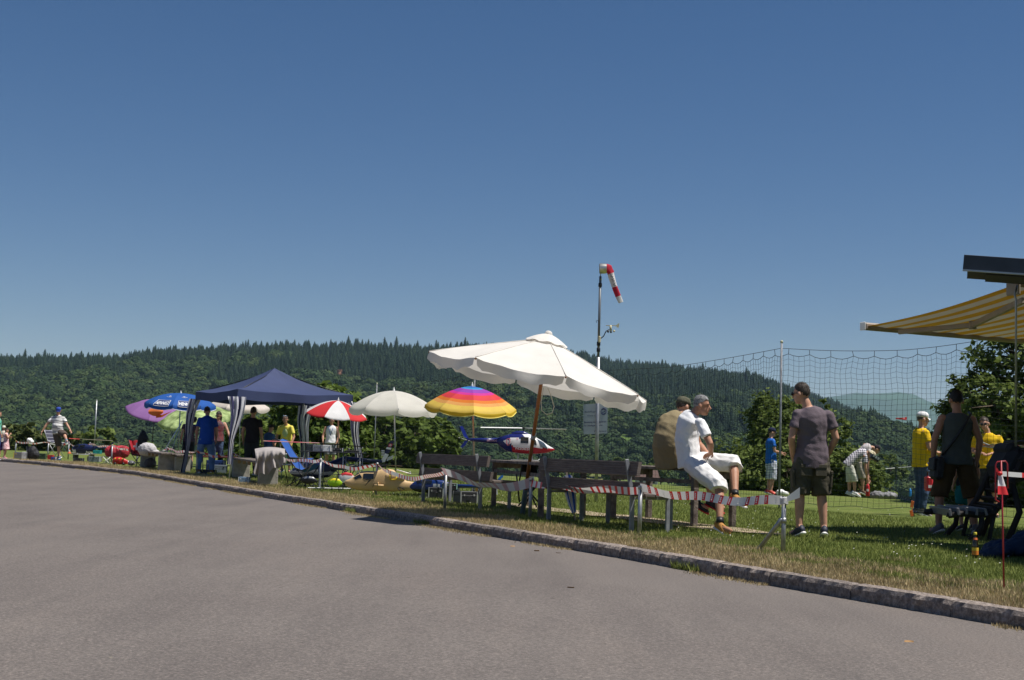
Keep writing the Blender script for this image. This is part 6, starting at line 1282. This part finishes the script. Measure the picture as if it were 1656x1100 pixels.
case('grey aluminium tool case on the camping table', f(510, 58, 10), (13 * f.k, 14 * f.k, 10 * f.k), pm('grey_shell', (.22, .23, .26), .5)); case('white box standing on the camping table', f(525, 58, 8), (12 * f.k, 12 * f.k, 10 * f.k), white, handle=False, cat='box', name='box')
case('flat black case with white top on the camping table', f(542, 58, 12), (17 * f.k, 14 * f.k, 6 * f.k), black, white)
case('dark radio case at the left end of the camping table', f(497, 58, 16), (12 * f.k, 12 * f.k, 11 * f.k), pm('slate_case', (.05, .06, .07), .5), black)
t = thing('radio_transmitter', 'flat black radio transmitter lying on the right end of the camping table', 'transmitter', f(566, 58, 8)); MB().box(f(566, 59.4, 8), (22 * f.k, 14 * f.k, 2.6 * f.k), None, .8 * f.k).build('body', black, t); MB().tube([f(576, 61, 4), f(584, 66, 2)], .4 * f.k, 6).build('antenna', steel, t)
for x in (561, 570): MB().tube([f(x, 60.5, 6), f(x, 63.5, 6)], .5 * f.k, 6).build('stick', steel, t)
# aluminium channel on the ground
a, b = g(497, 792), g(598, 794); t = thing('aluminium_ramp', 'long low aluminium channel lying on the grass under the camping table', 'ramp', a)
mb = MB(); mb.beam(a + UP * .04, b + UP * .04, .012, .08, up=UP.cross(b - a), bev=.002); mb.build('side_rail', pm('bright_aluminium', (.55, .56, .58), .4, .1, metal=.6), t); MB().beam(a + UP * .03 + V((.02, .14, 0)), b + UP * .03 + V((.02, .14, 0)), .26, .02).build('bed', steel, t)
for q in (.25, .52, .8): MB().tube([a.lerp(b, q) + V((0, -.012, .045)), a.lerp(b, q) + V((0, .0, .045))], .016, 10).build('bolt_hole', black, t)
# --- blue folding chairs
def lounge(label, D_, path, legs, m_, wid=.5, base=None, frame_=black):
    P0 = [at(x, y, D_) for x, y in path]; b = base or gd(path[0][0], D_); t = thing('folding_chair', label, 'chair', b); off = V((.10, wid, 0))
    def c_(u): k = u * (len(P0) - 1); i = min(int(k), len(P0) - 2); return P0[i].lerp(P0[i+1], k - i)
    mb = MB(); mb.grid(lambda u, v: c_(u) + off * v - UP * .035 * math.sin(PI * v), 24, 6); mb.grid(lambda u, v: c_(u) + off * v - UP * (.035 * math.sin(PI * v) + .012), 24, 6); mb.build('seat_fabric', m_, t)
    for q in (0, 1): MB().tube([p + off * q for p in P0], .013, 8).build('side_tube', frame_, t)
    for a, b_ in legs:
        for q in (0, 1): MB().tube([at(*a, D_) + off * q, at(*b_, D_) + off * q], .011, 8).build('leg', frame_, t)
    return t
bf = pm('blue_chair_fabric', (.015, .075, .30), .7, .12, 8)
lounge('blue reclining folding chair with tall headrest beside the grey blanket', 30.5, [(444, 709), (452, 712), (462, 730), (469, 740), (482, 741), (495, 741)], [((452, 716), (467, 788)), ((494, 741), (468, 788)), ((469, 740), (497, 788))], bf)
lounge('second blue folding chair with curved sling in front of the camping table', 28.6, [(470, 746), (478, 757), (488, 761), (498, 757), (508, 749)], [((474, 752), (506, 790)), ((505, 751), (476, 790)), ((488, 772), (465, 786))], bf)
lounge('folded blue chair lying under the camping table', 29.0, [(533, 756), (545, 757), (560, 756), (574, 753)], [((540, 757), (566, 788)), ((566, 755), (541, 788))], bf)
lounge('dark striped folding chair behind the man with the raised leg', 48.0, [(71, 694), (74, 703), (77, 713), (84, 716), (93, 716)], [((77, 713), (92, 741)), ((92, 716), (74, 741))], stripes('dark_stripe_fabric', ['24243a', '8a8a94', '24243a', '50505c'], .12, 'Z'), frame_=steel)
sr = lounge('red folding chair with a white cross on the backrest', 41.0, [(207.5, 711), (211, 723), (213, 735), (223, 736), (230, 736)], [((213, 735), (226, 753)), ((228, 736), (212, 753))], pm('red_chair_fabric', (.33, .012, .02), .7, .1), wid=.5)
p = at(214, 723, 40.9); mb = MB(); mb.box(p + V((.08, .2, .02)), (.06, .02, .22)); mb.box(p + V((.08, .2, .02)), (.20, .022, .06)); mb.build('white_cross', white, sr)
# tall red back panel of that chair
mb = MB(); mb.grid(lambda u, v: at(207 + 17 * u + 2 * v, 711 + 20 * v + (2 * math.sin(PI * u)), 41.3 - .1 * math.sin(PI * u)), 8, 6); mb.build('back_panel', pm('red_chair_fabric', (.33, .012, .02)), sr)
# director's chair by the picnic table
D_ = 19.8; b = gd(860, D_); t = thing('camp_chair', 'black folding camp chair with crossed legs behind the umbrella pole', 'chair', b)
mb = MB(); mb.grid(lambda u, v: at(845 + 22 * u + 4 * v * (u - .5), 748 + 18 * v, D_ + .25 * (1 - 2 * abs(u - .5)) ), 8, 6); mb.build('back_fabric', pm('black_mesh', (.02, .02, .022), .8), t)
mb = MB(); mb.grid(lambda u, v: at(840 + 36 * u, 778, D_ - .2 + .5 * v) - UP * .03 * math.sin(PI * u), 8, 4); mb.build('seat_fabric', pm('black_mesh', (.02, .02, .022)), t)
for a, b_ in (((840, 778), (876, 818)), ((876, 778), (838, 818)), ((848, 778), (868, 820)), ((868, 778), (848, 820)), ((845, 748), (840, 778)), ((868, 748), (876, 778)), ((835, 766), (840, 812)), ((880, 766), (876, 812))): MB().tube([at(*a, D_), at(*b_, D_ + .1)], .012, 6).build('leg', black, t)
# folded blue and white parasol leaning against the bench
a, b = at(930, 839, 17.75), at(917, 768, 17.95); t = thing('folded_parasol', 'folded blue and white parasol leaning on the right bench', 'parasol', a)
d = (b - a).normalized(); x_, y_, z_ = frame(d, V((1, 0, 0))); Ln = (b - a).length
def fp_(u, v): r = (.010 + .052 * math.sin(PI * min(1, .08 + v * .62))) * (1 + .22 * math.cos(u * 2 * PI * 6)); return a + d * (.08 + v * (Ln - .1)) + (x_ * math.cos(u * 2 * PI) + y_ * math.sin(u * 2 * PI)) * r
mb = MB(); mb.grid(fp_, 36, 12, mf=lambda u, v: int(u * 9) % 2); mb.build('folded_canopy', [pm('parasol_cloth_white', (.68, .68, .70), .8), pm('parasol_cloth_blue', (.015, .08, .40), .8)], t); MB().tube([a - d * .02, b + d * .05], .012, 8).build('pole', pm('pale_wood_pole', (.5, .38, .28)), t)
# flight cases under the left bench
bkc = pm('flightcase_black', (.02, .021, .025), .4)
for lb, px, py, s3, yw in (('black flight case with silver edges at the right under the left bench', 752, 814, (.30, .28, .20), .5), ('black flight case with silver edges left of the middle bench post', 703, 806, (.26, .24, .20), .2), ('small black case with silver edges behind the right bench post', 769, 802, (.14, .2, .18), .1), ('black flight case with silver edges standing farther back in the middle', 731, 801, (.26, .22, .2), -.1)): case(lb, g(px, py), s3, bkc, pm('case_silver', (.6, .6, .62), .35, metal=.7), yw, cat='flight case', name='flight_case')
p = g(752, 814) + UP * .2; case('black case with pale green cloth on top resting on the flight cases', p + V((-.28, .3, .02)), (.2, .2, .1), bkc, pm('mint_cloth', (.35, .6, .5), .7), .3, cat='flight case', name='flight_case')
p = g(770, 804); t = thing('spray_can', 'orange and white spray can standing beside the flight cases', 'can', p); MB().lathe([(.025, 0), (.028, .01), (.028, .16), (.018, .18)], 12, p).build('body', pm('can_orange', (.65, .30, .05), .4), t); MB().lathe([(.017, .175), (.018, .2), (.014, .23)], 10, p).build('cap', white, t)
p = g(768, 800); tag(MB().tube([p, p + V((.01, 0, .34))], .014, 8).tube([p + V((.01, 0, .30)), p + V((.012, 0, .42))], .022, 8, 1).build('tool_handle', [pm('tool_wood', (.45, .28, .08), .7), white], o=p), 'upright wooden tool handle with white top behind the flight cases', 'tool')  # handle of a tool standing upright, white at its top
# --- concrete legged benches
def cbench(label, A, B_, hgt=.46, w=.42, nleg=3):
    d = (B_ - A); Ln = d.length; d.normalize(); f_ = V((-d.y, d.x, 0)); f_ = f_ if f_.dot(NK) > 0 else -f_; t = thing('concrete_bench', label, 'bench', (A + B_) / 2); R = Matrix((d, f_, UP)).transposed()
    for k in range(nleg): c = A + d * Ln * k / (nleg - 1) + f_ * w * .4; MB().box(c + UP * (hgt - .05) * .5, (.14, w, hgt - .05), R, .012).build('concrete_leg', conc, t)
    for k in range(3): MB().box((A + B_) / 2 + f_ * (w * (.08 + .33 * k)) + UP * (hgt - .02), (Ln + .5, w * .30, .05), R, .008).build('seat_plank', darkwood, t)
    for k in range(4): MB().box(A + d * Ln * (.2 + .2 * k) + UP * (hgt - .08), (.05, .06, .08), R).build('block', pm('fresh_wood', (.33, .22, .11)), t)
    return t
cbench('concrete and plank bench under the blue parasol', g(258, 762), g(229, 756.5), .5, nleg=2); cbench('concrete and plank bench half under the grey blanket', g(420, 784), g(378, 773), .5, nleg=2)
cbench('second concrete and plank bench behind the tape near the parasol pole', g(284, 763), g(272, 760), .46, nleg=2)
p = g(131, 742); t = thing('low_table', 'low grey wooden table under the navy helicopter at far left', 'table', p); MB().box(p + V((0, .3, .20)), (.80, .6, .06), None, .008).build('top', pm('grey_board', (.25, .22, .19), .8), t)
for x in (-.3, .3): MB().box(p + V((x, .3, .085)), (.08, .45, .17), None, .006).build('leg', darkwood, t)
# grey blanket
mb = MB()
def blk_(u, v):
    D_ = 28.55; x = 412 + 49 * u + 3 * math.sin(v * 4 + u * 5) * v; top_ = 730 - 3 * math.sin(PI * u)
    if v < .25: return at(x, top_ - 4 + 16 * v, D_ + .55 * (1 - v / .25))
    w = (v - .25) / .75; ln = 30 + 9 * math.sin(u * 4.2 + .4) + 3 * math.sin(u * 19)
    return at(x, top_ + ln * w, D_ - .03 - .09 * w * math.sin(u * 21 + 1.5 * w) - .05 * w * math.sin(u * 43) - .06 * math.sin(PI * min(1, w * 2)))
mb.grid(blk_, 44, 22); tag(mb.build('blanket', cloth('grey_blanket', (.34, .31, .30), var=.12), o=gd(436, 28.5)), 'pale grey blanket draped over the concrete bench', 'blanket')
# white patterned backpack and black jacket on the bench
p = at(238, 727, 39.3); mb = MB(); mb.ell(p, (V((.28, 0, 0)), V((0, .2, 0)), V((0, 0, .20))), 16, 10); mb.ell(p + V((.2, 0, -.1)), (V((.2, 0, 0)), V((0, .15, 0)), V((0, 0, .1))), 12, 8)
vs_, fs_ = remesh(mb, .02, 2); vs_ = wrinkle(vs_, fs_, .02, 10, 2); mb = MB(); mb.add([tuple(v) for v in vs_], fs_, 0, True); tag(mb.build('patterned_bag', pm('spotted_fabric', (.60, .58, .58), .8, .08, 30, c2=(.30, .29, .30)), o=p), 'white speckled bag lying on the concrete bench', 'bag')
p = at(229, 712, 40.6); mb = MB(); mb.ell(p, (V((.13, 0, .03)), V((0, .1, 0)), V((.03, 0, .30))), 12, 8); mb.ell(p + V((.1, 0, .05)), (V((.1, 0, 0)), V((0, .08, 0)), V((0, 0, .16))), 10, 8); vs_, fs_ = remesh(mb, .02, 2); vs_ = wrinkle(vs_, fs_, .02, 10, 2); mb = MB(); mb.add([tuple(v) for v in vs_], fs_, 0, True); tag(mb.build('draped_jacket', pm('black_jacket', (.015, .015, .018), .8), o=p), 'black jacket hung over a chair behind the speckled bag', 'jacket')
# boxes and bags on the left
case('grey plastic storage box on the grass beside a tape post', g(153, 747), (.34, .3, .18), pm('grey_box', (.22, .25, .26), .5), pm('dark_rim', (.06, .06, .07)), 0, 'box', 'storage_box')
case('turquoise crate standing behind the grey storage box', at(157.5, 734, 46.5), (.22, .25, .12), pm('turquoise', (.02, .32, .30), .5), pm('turquoise_dark', (.01, .2, .19)), 0, 'crate', 'crate', False)
case('wooden crate under the turquoise crate', gd(153, 46.8), (.42, .3, .16), pm('crate_wood', (.28, .23, .17), .8), pm('crate_wood_dark', (.2, .16, .12)), 0, 'crate', 'crate', False)
case('grey cooler with yellow handles at the far left', gd(33, 47.5), (.36, .3, .22), pm('cooler_grey', (.20, .20, .22), .5), pm('cooler_yellow', (.6, .42, .03), .5), 0, 'cooler', 'cooler')
case('white cooler beside the grey one at the far left', gd(41, 47.0), (.18, .25, .24), pm('cooler_white', (.6, .62, .64), .5), steel, 0, 'cooler', 'cooler')
case('dark blue toolbox under the striped chair', gd(90, 46.5), (.26, .22, .10), blue, black, 0, 'toolbox', 'toolbox')
case('black metal toolbox with yellow tools at the gazebo leg', g(336, 767), (.42, .3, .12), pm('toolbox_black', (.03, .03, .035), .5), pm('tool_yellow', (.65, .5, .03), .5), .1, 'toolbox', 'toolbox')
case('blue plastic box under the gazebo', gd(349, 38.6), (.46, .35, .32), pm('box_blue', (.012, .045, .2), .5), navy, 0, 'box', 'storage_box'); case('grey lidded toolbox under the gazebo', gd(352, 37.3), (.5, .32, .22), pm('box_slate', (.12, .15, .18), .5), black, .2, 'toolbox', 'toolbox')
def lump(name, label, cat, c, els, m_, vox=.02):
    mb = MB(); c = V(c)
    for o_, r_ in els: mb.ell(c + V(o_), (V((r_[0], 0, 0)), V((0, r_[1], 0)), V((0, 0, r_[2]))), 12, 8)
    vs_, fs_ = remesh(mb, vox, 2); vs_ = wrinkle(vs_, fs_, .02, 9, 1); mb = MB(); mb.add([tuple(v) for v in vs_], fs_, 0, True); return tag(mb.build(name, m_, o=c), label, cat)
pr = pm('red_nylon', (.42, .03, .045), .65, .2, 6)
lump('duffel_bag', 'large bright red fabric bag behind the tape post', 'bag', at(188, 731, 44), [((-.1, 0, 0), (.28, .2, .22)), ((.12, 0, 0), (.25, .2, .22))], pr); lump('duffel_bag', 'second red fabric bag right of the larger one', 'bag', at(201, 731, 43.5), [((0, 0, 0), (.18, .15, .2))], pm('red_nylon_dark', (.33, .02, .03), .65, .2, 6))
lump('backpack', 'black backpack standing at the far left near the coolers', 'bag', gd(52, 47) + UP * .2, [((0, 0, 0), (.18, .15, .26)), ((.1, 0, -.05), (.15, .12, .18))], pm('black_nylon', (.02, .02, .024)))
lump('rucksack', 'dark rucksack under the concrete bench', 'bag', gd(243, 39.5) + UP * .14, [((0, 0, 0), (.18, .15, .17))], pm('grey_nylon', (.06, .055, .06), .7, .3)); lump('carrier_bag', 'white plastic carrier bag on the grass beside the red chair', 'bag', g(203, 750) + UP * .05, [((0, 0, 0), (.14, .1, .07)), ((.15, 0, -.01), (.08, .08, .05))], white)
lump('carrier_bag', 'dark grey plastic bag on the grass left of the concrete bench', 'bag', g(212, 752) + UP * .05, [((0, 0, 0), (.13, .1, .08))], pm('grey_plastic_bag', (.12, .12, .14), .4))
# red and white toy fire engine shapes: red model with yellow marks
f = Side(192, 42.5); t = thing('red_model_engine', 'red model vehicle with yellow marks on the grass before the red bags', 'model', f.o); loft(f, [(182, 8, 2, 2), (184, 12, 1, 4), (192, 13, 1, 5), (200, 11, 1, 4), (206, 8, 2, 2)], None, 16, 16, 'body', pm('model_red', (.5, .02, .02), .4), t)
for x in (186, 192, 198): MB().tube([f(x, 8, -5.2), f(x + 2, 11, -5)], .8 * f.k, 6).build('yellow_stripe', pm('tool_yellow', (.65, .5, .03)), t)
for x in (187, 200): MB().tube([f(x, 2, -5), f(x, 2, 5)], 2 * f.k, 10).build('wheel', black, t)
f = Side(171, 43.5); t = thing('folding_stool', 'small white framed folding stool on the grass', 'stool', f.o)
for a in ((166, 0, 178, 11), (177, 0, 166, 11)): 
    for y in (0, 12): MB().tube([f(a[0], a[1], y), f(a[2], a[3], y)], .6 * f.k, 6).build('leg', white, t)
MB().box(f(172, 11, 6), (14 * f.k, 12 * f.k, 1.2 * f.k), None, .3 * f.k).build('seat', pm('stool_black', (.03, .03, .035), .7), t)
p = at(112.3, 733.5, 45.6); t = thing('traffic_cone', 'tiny orange and white traffic cone on the low table', 'cone', p); MB().lathe([(.05, 0), (.05, .01), (.04, .012), (.027, .06)], 12, p).lathe([(.027, .06), (.019, .10)], 12, p, mi=1).lathe([(.019, .10), (.01, .15)], 12, p).build('cone', [pm('cone_orange', (.7, .14, .03), .5), white], t); MB().box(p + UP * .005, (.12, .12, .012)).build('base', pm('cone_orange', (.7, .14, .03)), t)
case('dark green ammunition style box behind the low table at far left', gd(66, 47.5), (.3, .25, .2), pm('box_green', (.03, .06, .035), .6), black, .1, 'box', 'storage_box')
case('black carry case beside the grey storage box', gd(127, 45.2), (.3, .2, .12), bkc, steel, 0, 'case', 'carry_case')
case('small red petrol box under the striped chair', gd(82, 47.2), (.16, .14, .16), pm('box_red', (.4, .03, .03), .5), red, 0, 'box', 'storage_box')
lump('jacket', 'white shirt draped on a box at far left behind the tape', 'jacket', at(48, 712, 47.8), [((0, 0, 0), (.10, .1, .08)), ((.06, 0, -.05), (.09, .08, .06))], white)
case('dark case standing under the drooping white shirt', gd(48.5, 48), (.2, .2, .42), black, steel, 0, 'case', 'carry_case')
case('small yellow tool tray in front of the black toolbox', g(341, 768), (.2, .12, .06), pm('tool_yellow', (.65, .5, .03)), black, .1, 'tray', 'tool_tray')
case('pale blue plastic box under the concrete bench with the blanket', gd(395, 30.5), (.22, .2, .13), pm('box_pale_blue', (.2, .3, .42), .5), white, 0, 'box', 'storage_box')
lump('rucksack', 'black rucksack beside the parasol pole under the gazebo edge', 'bag', gd(297, 39.5) + UP * .2, [((0, 0, 0), (.2, .16, .25)), ((.12, 0, -.05), (.15, .12, .18))], pm('black_nylon', (.02, .02, .024)))
D_ = 38.8; t = thing('folding_table', 'dark folding table with red edge before the woman in red', 'table', gd(345, D_)); MB().box(at(352, 739, D_), (1.0, .6, .03), None, .006).build('top', pm('table_red_brown', (.14, .03, .025), .6), t)
for x in (328, 377): MB().tube([at(x, 740, D_), gd(x, D_)], .014, 6).build('leg', steel, t)
D_ = 33.6; t = thing('folding_table', 'low silver folding table left of the blue reclining chair', 'table', gd(470, D_)); MB().box(at(474, 752, D_), (.7, .5, .025), None, .006).build('top', pm('table_silver', (.35, .36, .38), .4, metal=.4), t)
for x in (455, 492): MB().tube([at(x, 753, D_), gd(x, D_)], .012, 6).build('leg', steel, t)
for k, (px, lb, mm) in enumerate(((462, 'green glass drink bottle on the low silver table', pm('bottle_green', (.02, .08, .02), .15)), (478, 'clear plastic water bottle on the low silver table', pm('bottle_clear', (.45, .5, .52), .15)))):
    p = at(px, 751.3, D_); t = thing('drink_bottle', lb, 'bottle', p); MB().lathe([(.03, 0), (.033, .01), (.033, .16), (.015, .21), (.013, .25)], 12, p).build('body', mm, t); MB().lathe([(.016, .245), (.016, .27)], 10, p).build('cap', white, t)
# rods: guy lines at blue parasol
t = thing('tent_pole', 'pair of pale guy poles slanting from the blue parasol down to the bench', 'pole', g(262, 742))
MB().tube([at(262, 735, 39.8), at(295, 681, 40.6)], .014, 6).build('rod', white, t); MB().tube([at(275, 735, 39.6), at(293, 686, 40.4)], .010, 6).build('rod', steel, t)
# --- things on the far lawn
p = g(1403, 802.5); t = thing('fire_extinguisher', 'red fire extinguisher standing before the bending men', 'fire extinguisher', p); k = 24 * p.y / F / .5
MB().lathe([(.06*k, 0), (.066*k, .01*k), (.066*k, .33*k), (.05*k, .38*k), (.022*k, .41*k), (.02*k, .44*k)], 16, p).build('cylinder', red, t); MB().box(p + V((.02, 0, .455 * k)), (.11 * k, .03 * k, .03 * k), None, .004).build('valve', black, t); MB().tube([p + V((.05 * k, 0, .46 * k)), p + V((.10 * k, 0, .44 * k)), p + V((.11 * k, 0, .40 * k))], .014 * k, 6).build('hose', black, t); MB().box(p + V((-.01, -.066 * k, .2 * k)), (.07 * k, .006, .08 * k)).build('label', white, t)
p = g(1472, 803); t = thing('drink_bottle', 'bright blue drinking bottle on the far lawn', 'bottle', p); k = 13 * p.y / F / .25; MB().lathe([(.034*k, 0), (.038*k, .01*k), (.038*k, .19*k), (.028*k, .21*k)], 14, p).build('body', pm('bottle_blue', (.02, .22, .6), .35), t); MB().lathe([(.024*k, .21*k), (.024*k, .235*k), (.012*k, .25*k)], 12, p).build('cap', pm('bottle_cap_blue', (.05, .3, .7)), t)
lump('bag_heap', 'low grey heap lying on the far lawn right of the extinguisher', 'heap', g(1428, 803) + UP * .02, [((-.15, 0, 0), (.22, .2, .13)), ((.18, 0, 0), (.22, .2, .12))], pm('grey_canvas_heap', (.20, .20, .21), .9, .3))  # grey bag slumped into a low lump
p = at(1414.5, 741, 36.6); t = thing('transmitter_case', 'black radio control tray hanging from the bending man', 'transmitter', p); Rt = Matrix.Rotation(.55, 3, 'Y'); MB().box(p, (.24, .2, .12), Rt, .015).build('tray', black, t)
for k in range(3): MB().box(p + Rt @ V((-.07 + .07 * k, -.102, .02)), (.045, .01, .05), Rt).build('display', pm('display_grey', (.35, .42, .40), .3), t)
f = Side(1450, 44, -.3); a, b = at(1424, 759, 44), at(1478, 754.5, 44); t = thing('rotor_blades', 'thin white rotor blade behind the jeans of the man in yellow', 'rotor', (a + b) / 2); MB().beam(a, a.lerp(b, .42), .09, .02, bev=.004).build('blade', white, t); MB().beam(a.lerp(b, .42), a.lerp(b, .52), .06, .025).build('hub', black, t); MB().beam(a.lerp(b, .52), b, .09, .02, bev=.004).build('blade', pm('blade_grey', (.32, .34, .34)), t); MB().tube([a.lerp(b, .47), a.lerp(b, .47) - UP * .9], .012, 6).build('mast', black, t)
p = at(1502, 782, 23.6); t = thing('fuel_can', 'bright red fuel can held beside the jeans', 'canister', p); MB().box(p, (.12, .2, .26), None, .03).build('body', pm('can_red', (.6, .02, .03), .4), t); MB().tube([p + V((0, -.08, .14)), p + V((0, -.06, .2)), p + V((0, .06, .2)), p + V((0, .08, .14))], .014, 8).build('handle', black, t); MB().box(p + V((-.01, -.103, -.05)), (.06, .006, .05)).build('label', white, t)
# flying red model plane
p = at(1458, 678, 70); t = thing('model_plane', 'tiny red model aeroplane flying before the far hills', 'model plane', p); MB().tube([p + V((-.3, 0, .02)), p + V((0, 0, .02)), p + V((.25, 0, -.02))], [.03, .05, .02], 8).build('fuselage', red, t); MB().box(p + V((-.05, 0, .05)), (.2, 1.0, .02), None, .008).build('wing', red, t); MB().box(p + V((.22, 0, .06)), (.09, .02, .12), None, .005).build('tail', red, t)
# orange marker flags on the lawn by the net
a = g(1475, 838); tag(MB().tube([a, a + V((.0, 0, .28))], .006, 6).box(a + V((.0, 0, .23)), (.05, .012, .11), Matrix.Rotation(.2, 3, 'Y'), .003).box(a + V((-.01, 0, .08)), (.05, .012, .10), Matrix.Rotation(-.2, 3, 'Y'), .003).build('marker_flag', pm('flag_orange', (.75, .16, .03), .6), o=a), 'small orange marker at the foot of the net', 'marker')
a, b = g(1478, 835), g(1515, 838); tag(MB().tube([a + UP * .07, b + UP * .07], .012, 6).tube([a, a + UP * .07], .01, 6).tube([b, b + UP * .07], .01, 6).build('ground_bar', black, o=a), 'thin black bar lying low on the lawn right of the orange marker', 'bar')
# shoes left near the far man, white rucksack
lump('shoe_pile', 'small white bundle on the lawn right of the distant man in blue', 'bundle', gd(1262, 36) + UP * .06, [((0, 0, 0), (.12, .1, .09)), ((.13, 0, -.02), (.1, .08, .06))], white)
# road litter
p = g(870, 1038); p.z -= .098; q = gd(870, p.y, -.093); tag(MB().tube([q, q + V((.018, .004, 0))], .004, 8).tube([q + V((.018, .004, 0)), q + V((.032, .007, 0))], .0042, 8, 1).build('cigarette_butt', [white, pm('filter_orange', (.6, .3, .1), .8)], o=q), 'cigarette butt lying on the asphalt', 'litter')
q = gd(160, 6.0, -.09); tag(MB().tube([q, q + V((.05, .004, .004)), q + V((.105, .012, 0))], .0016, 5).build('straw', pm('straw_stalk', (.5, .45, .32), .8), o=q), 'pale dry stalk lying on the asphalt at lower left', 'straw')
for k, (px, py, lb) in enumerate(((829, 883, 'nearest the umbrella shadow'), (868, 890, 'below the right bench'), (923, 949, 'in the middle of the road'), (903, 893, 'just below the kerb'), (1470, 1035, 'at lower right'))):
    q = gd(px, .95 * F / (py - hor(px)), -.092); mb = MB(); mb.grid(lambda u, v: q + V((.05 * (u - .5), .03 * (v - .5) * math.sin(PI * u), .008 * math.sin(PI * v + k))), 4, 3); tag(mb.build('dry_leaf', pm('dry_leaf', (.35, .20, .08), .8), o=q), 'small dry leaf on the asphalt ' + lb, 'leaf', 'leaves on the road')
# weed at the kerb
q = gd(1540, 8.9, -.09); t = thing('weed', 'green leafy weed growing from the kerb at lower right', 'plant', q)
for k in range(9):
    a = k * 2.4; d = V((math.cos(a), math.sin(a) * .5 - .3, .55 + .1 * (k % 3))).normalized(); s_ = d.cross(UP).normalized(); mb = MB(); mb.grid(lambda u, v: q + d * (.085 * u) - UP * .03 * u * u + s_ * (v - .5) * .034 * math.sin(PI * (.1 + .85 * u)), 5, 2); mb.build('leaf', pm('weed_leaf', (.06, .14, .02), .6, transl=.3), t)
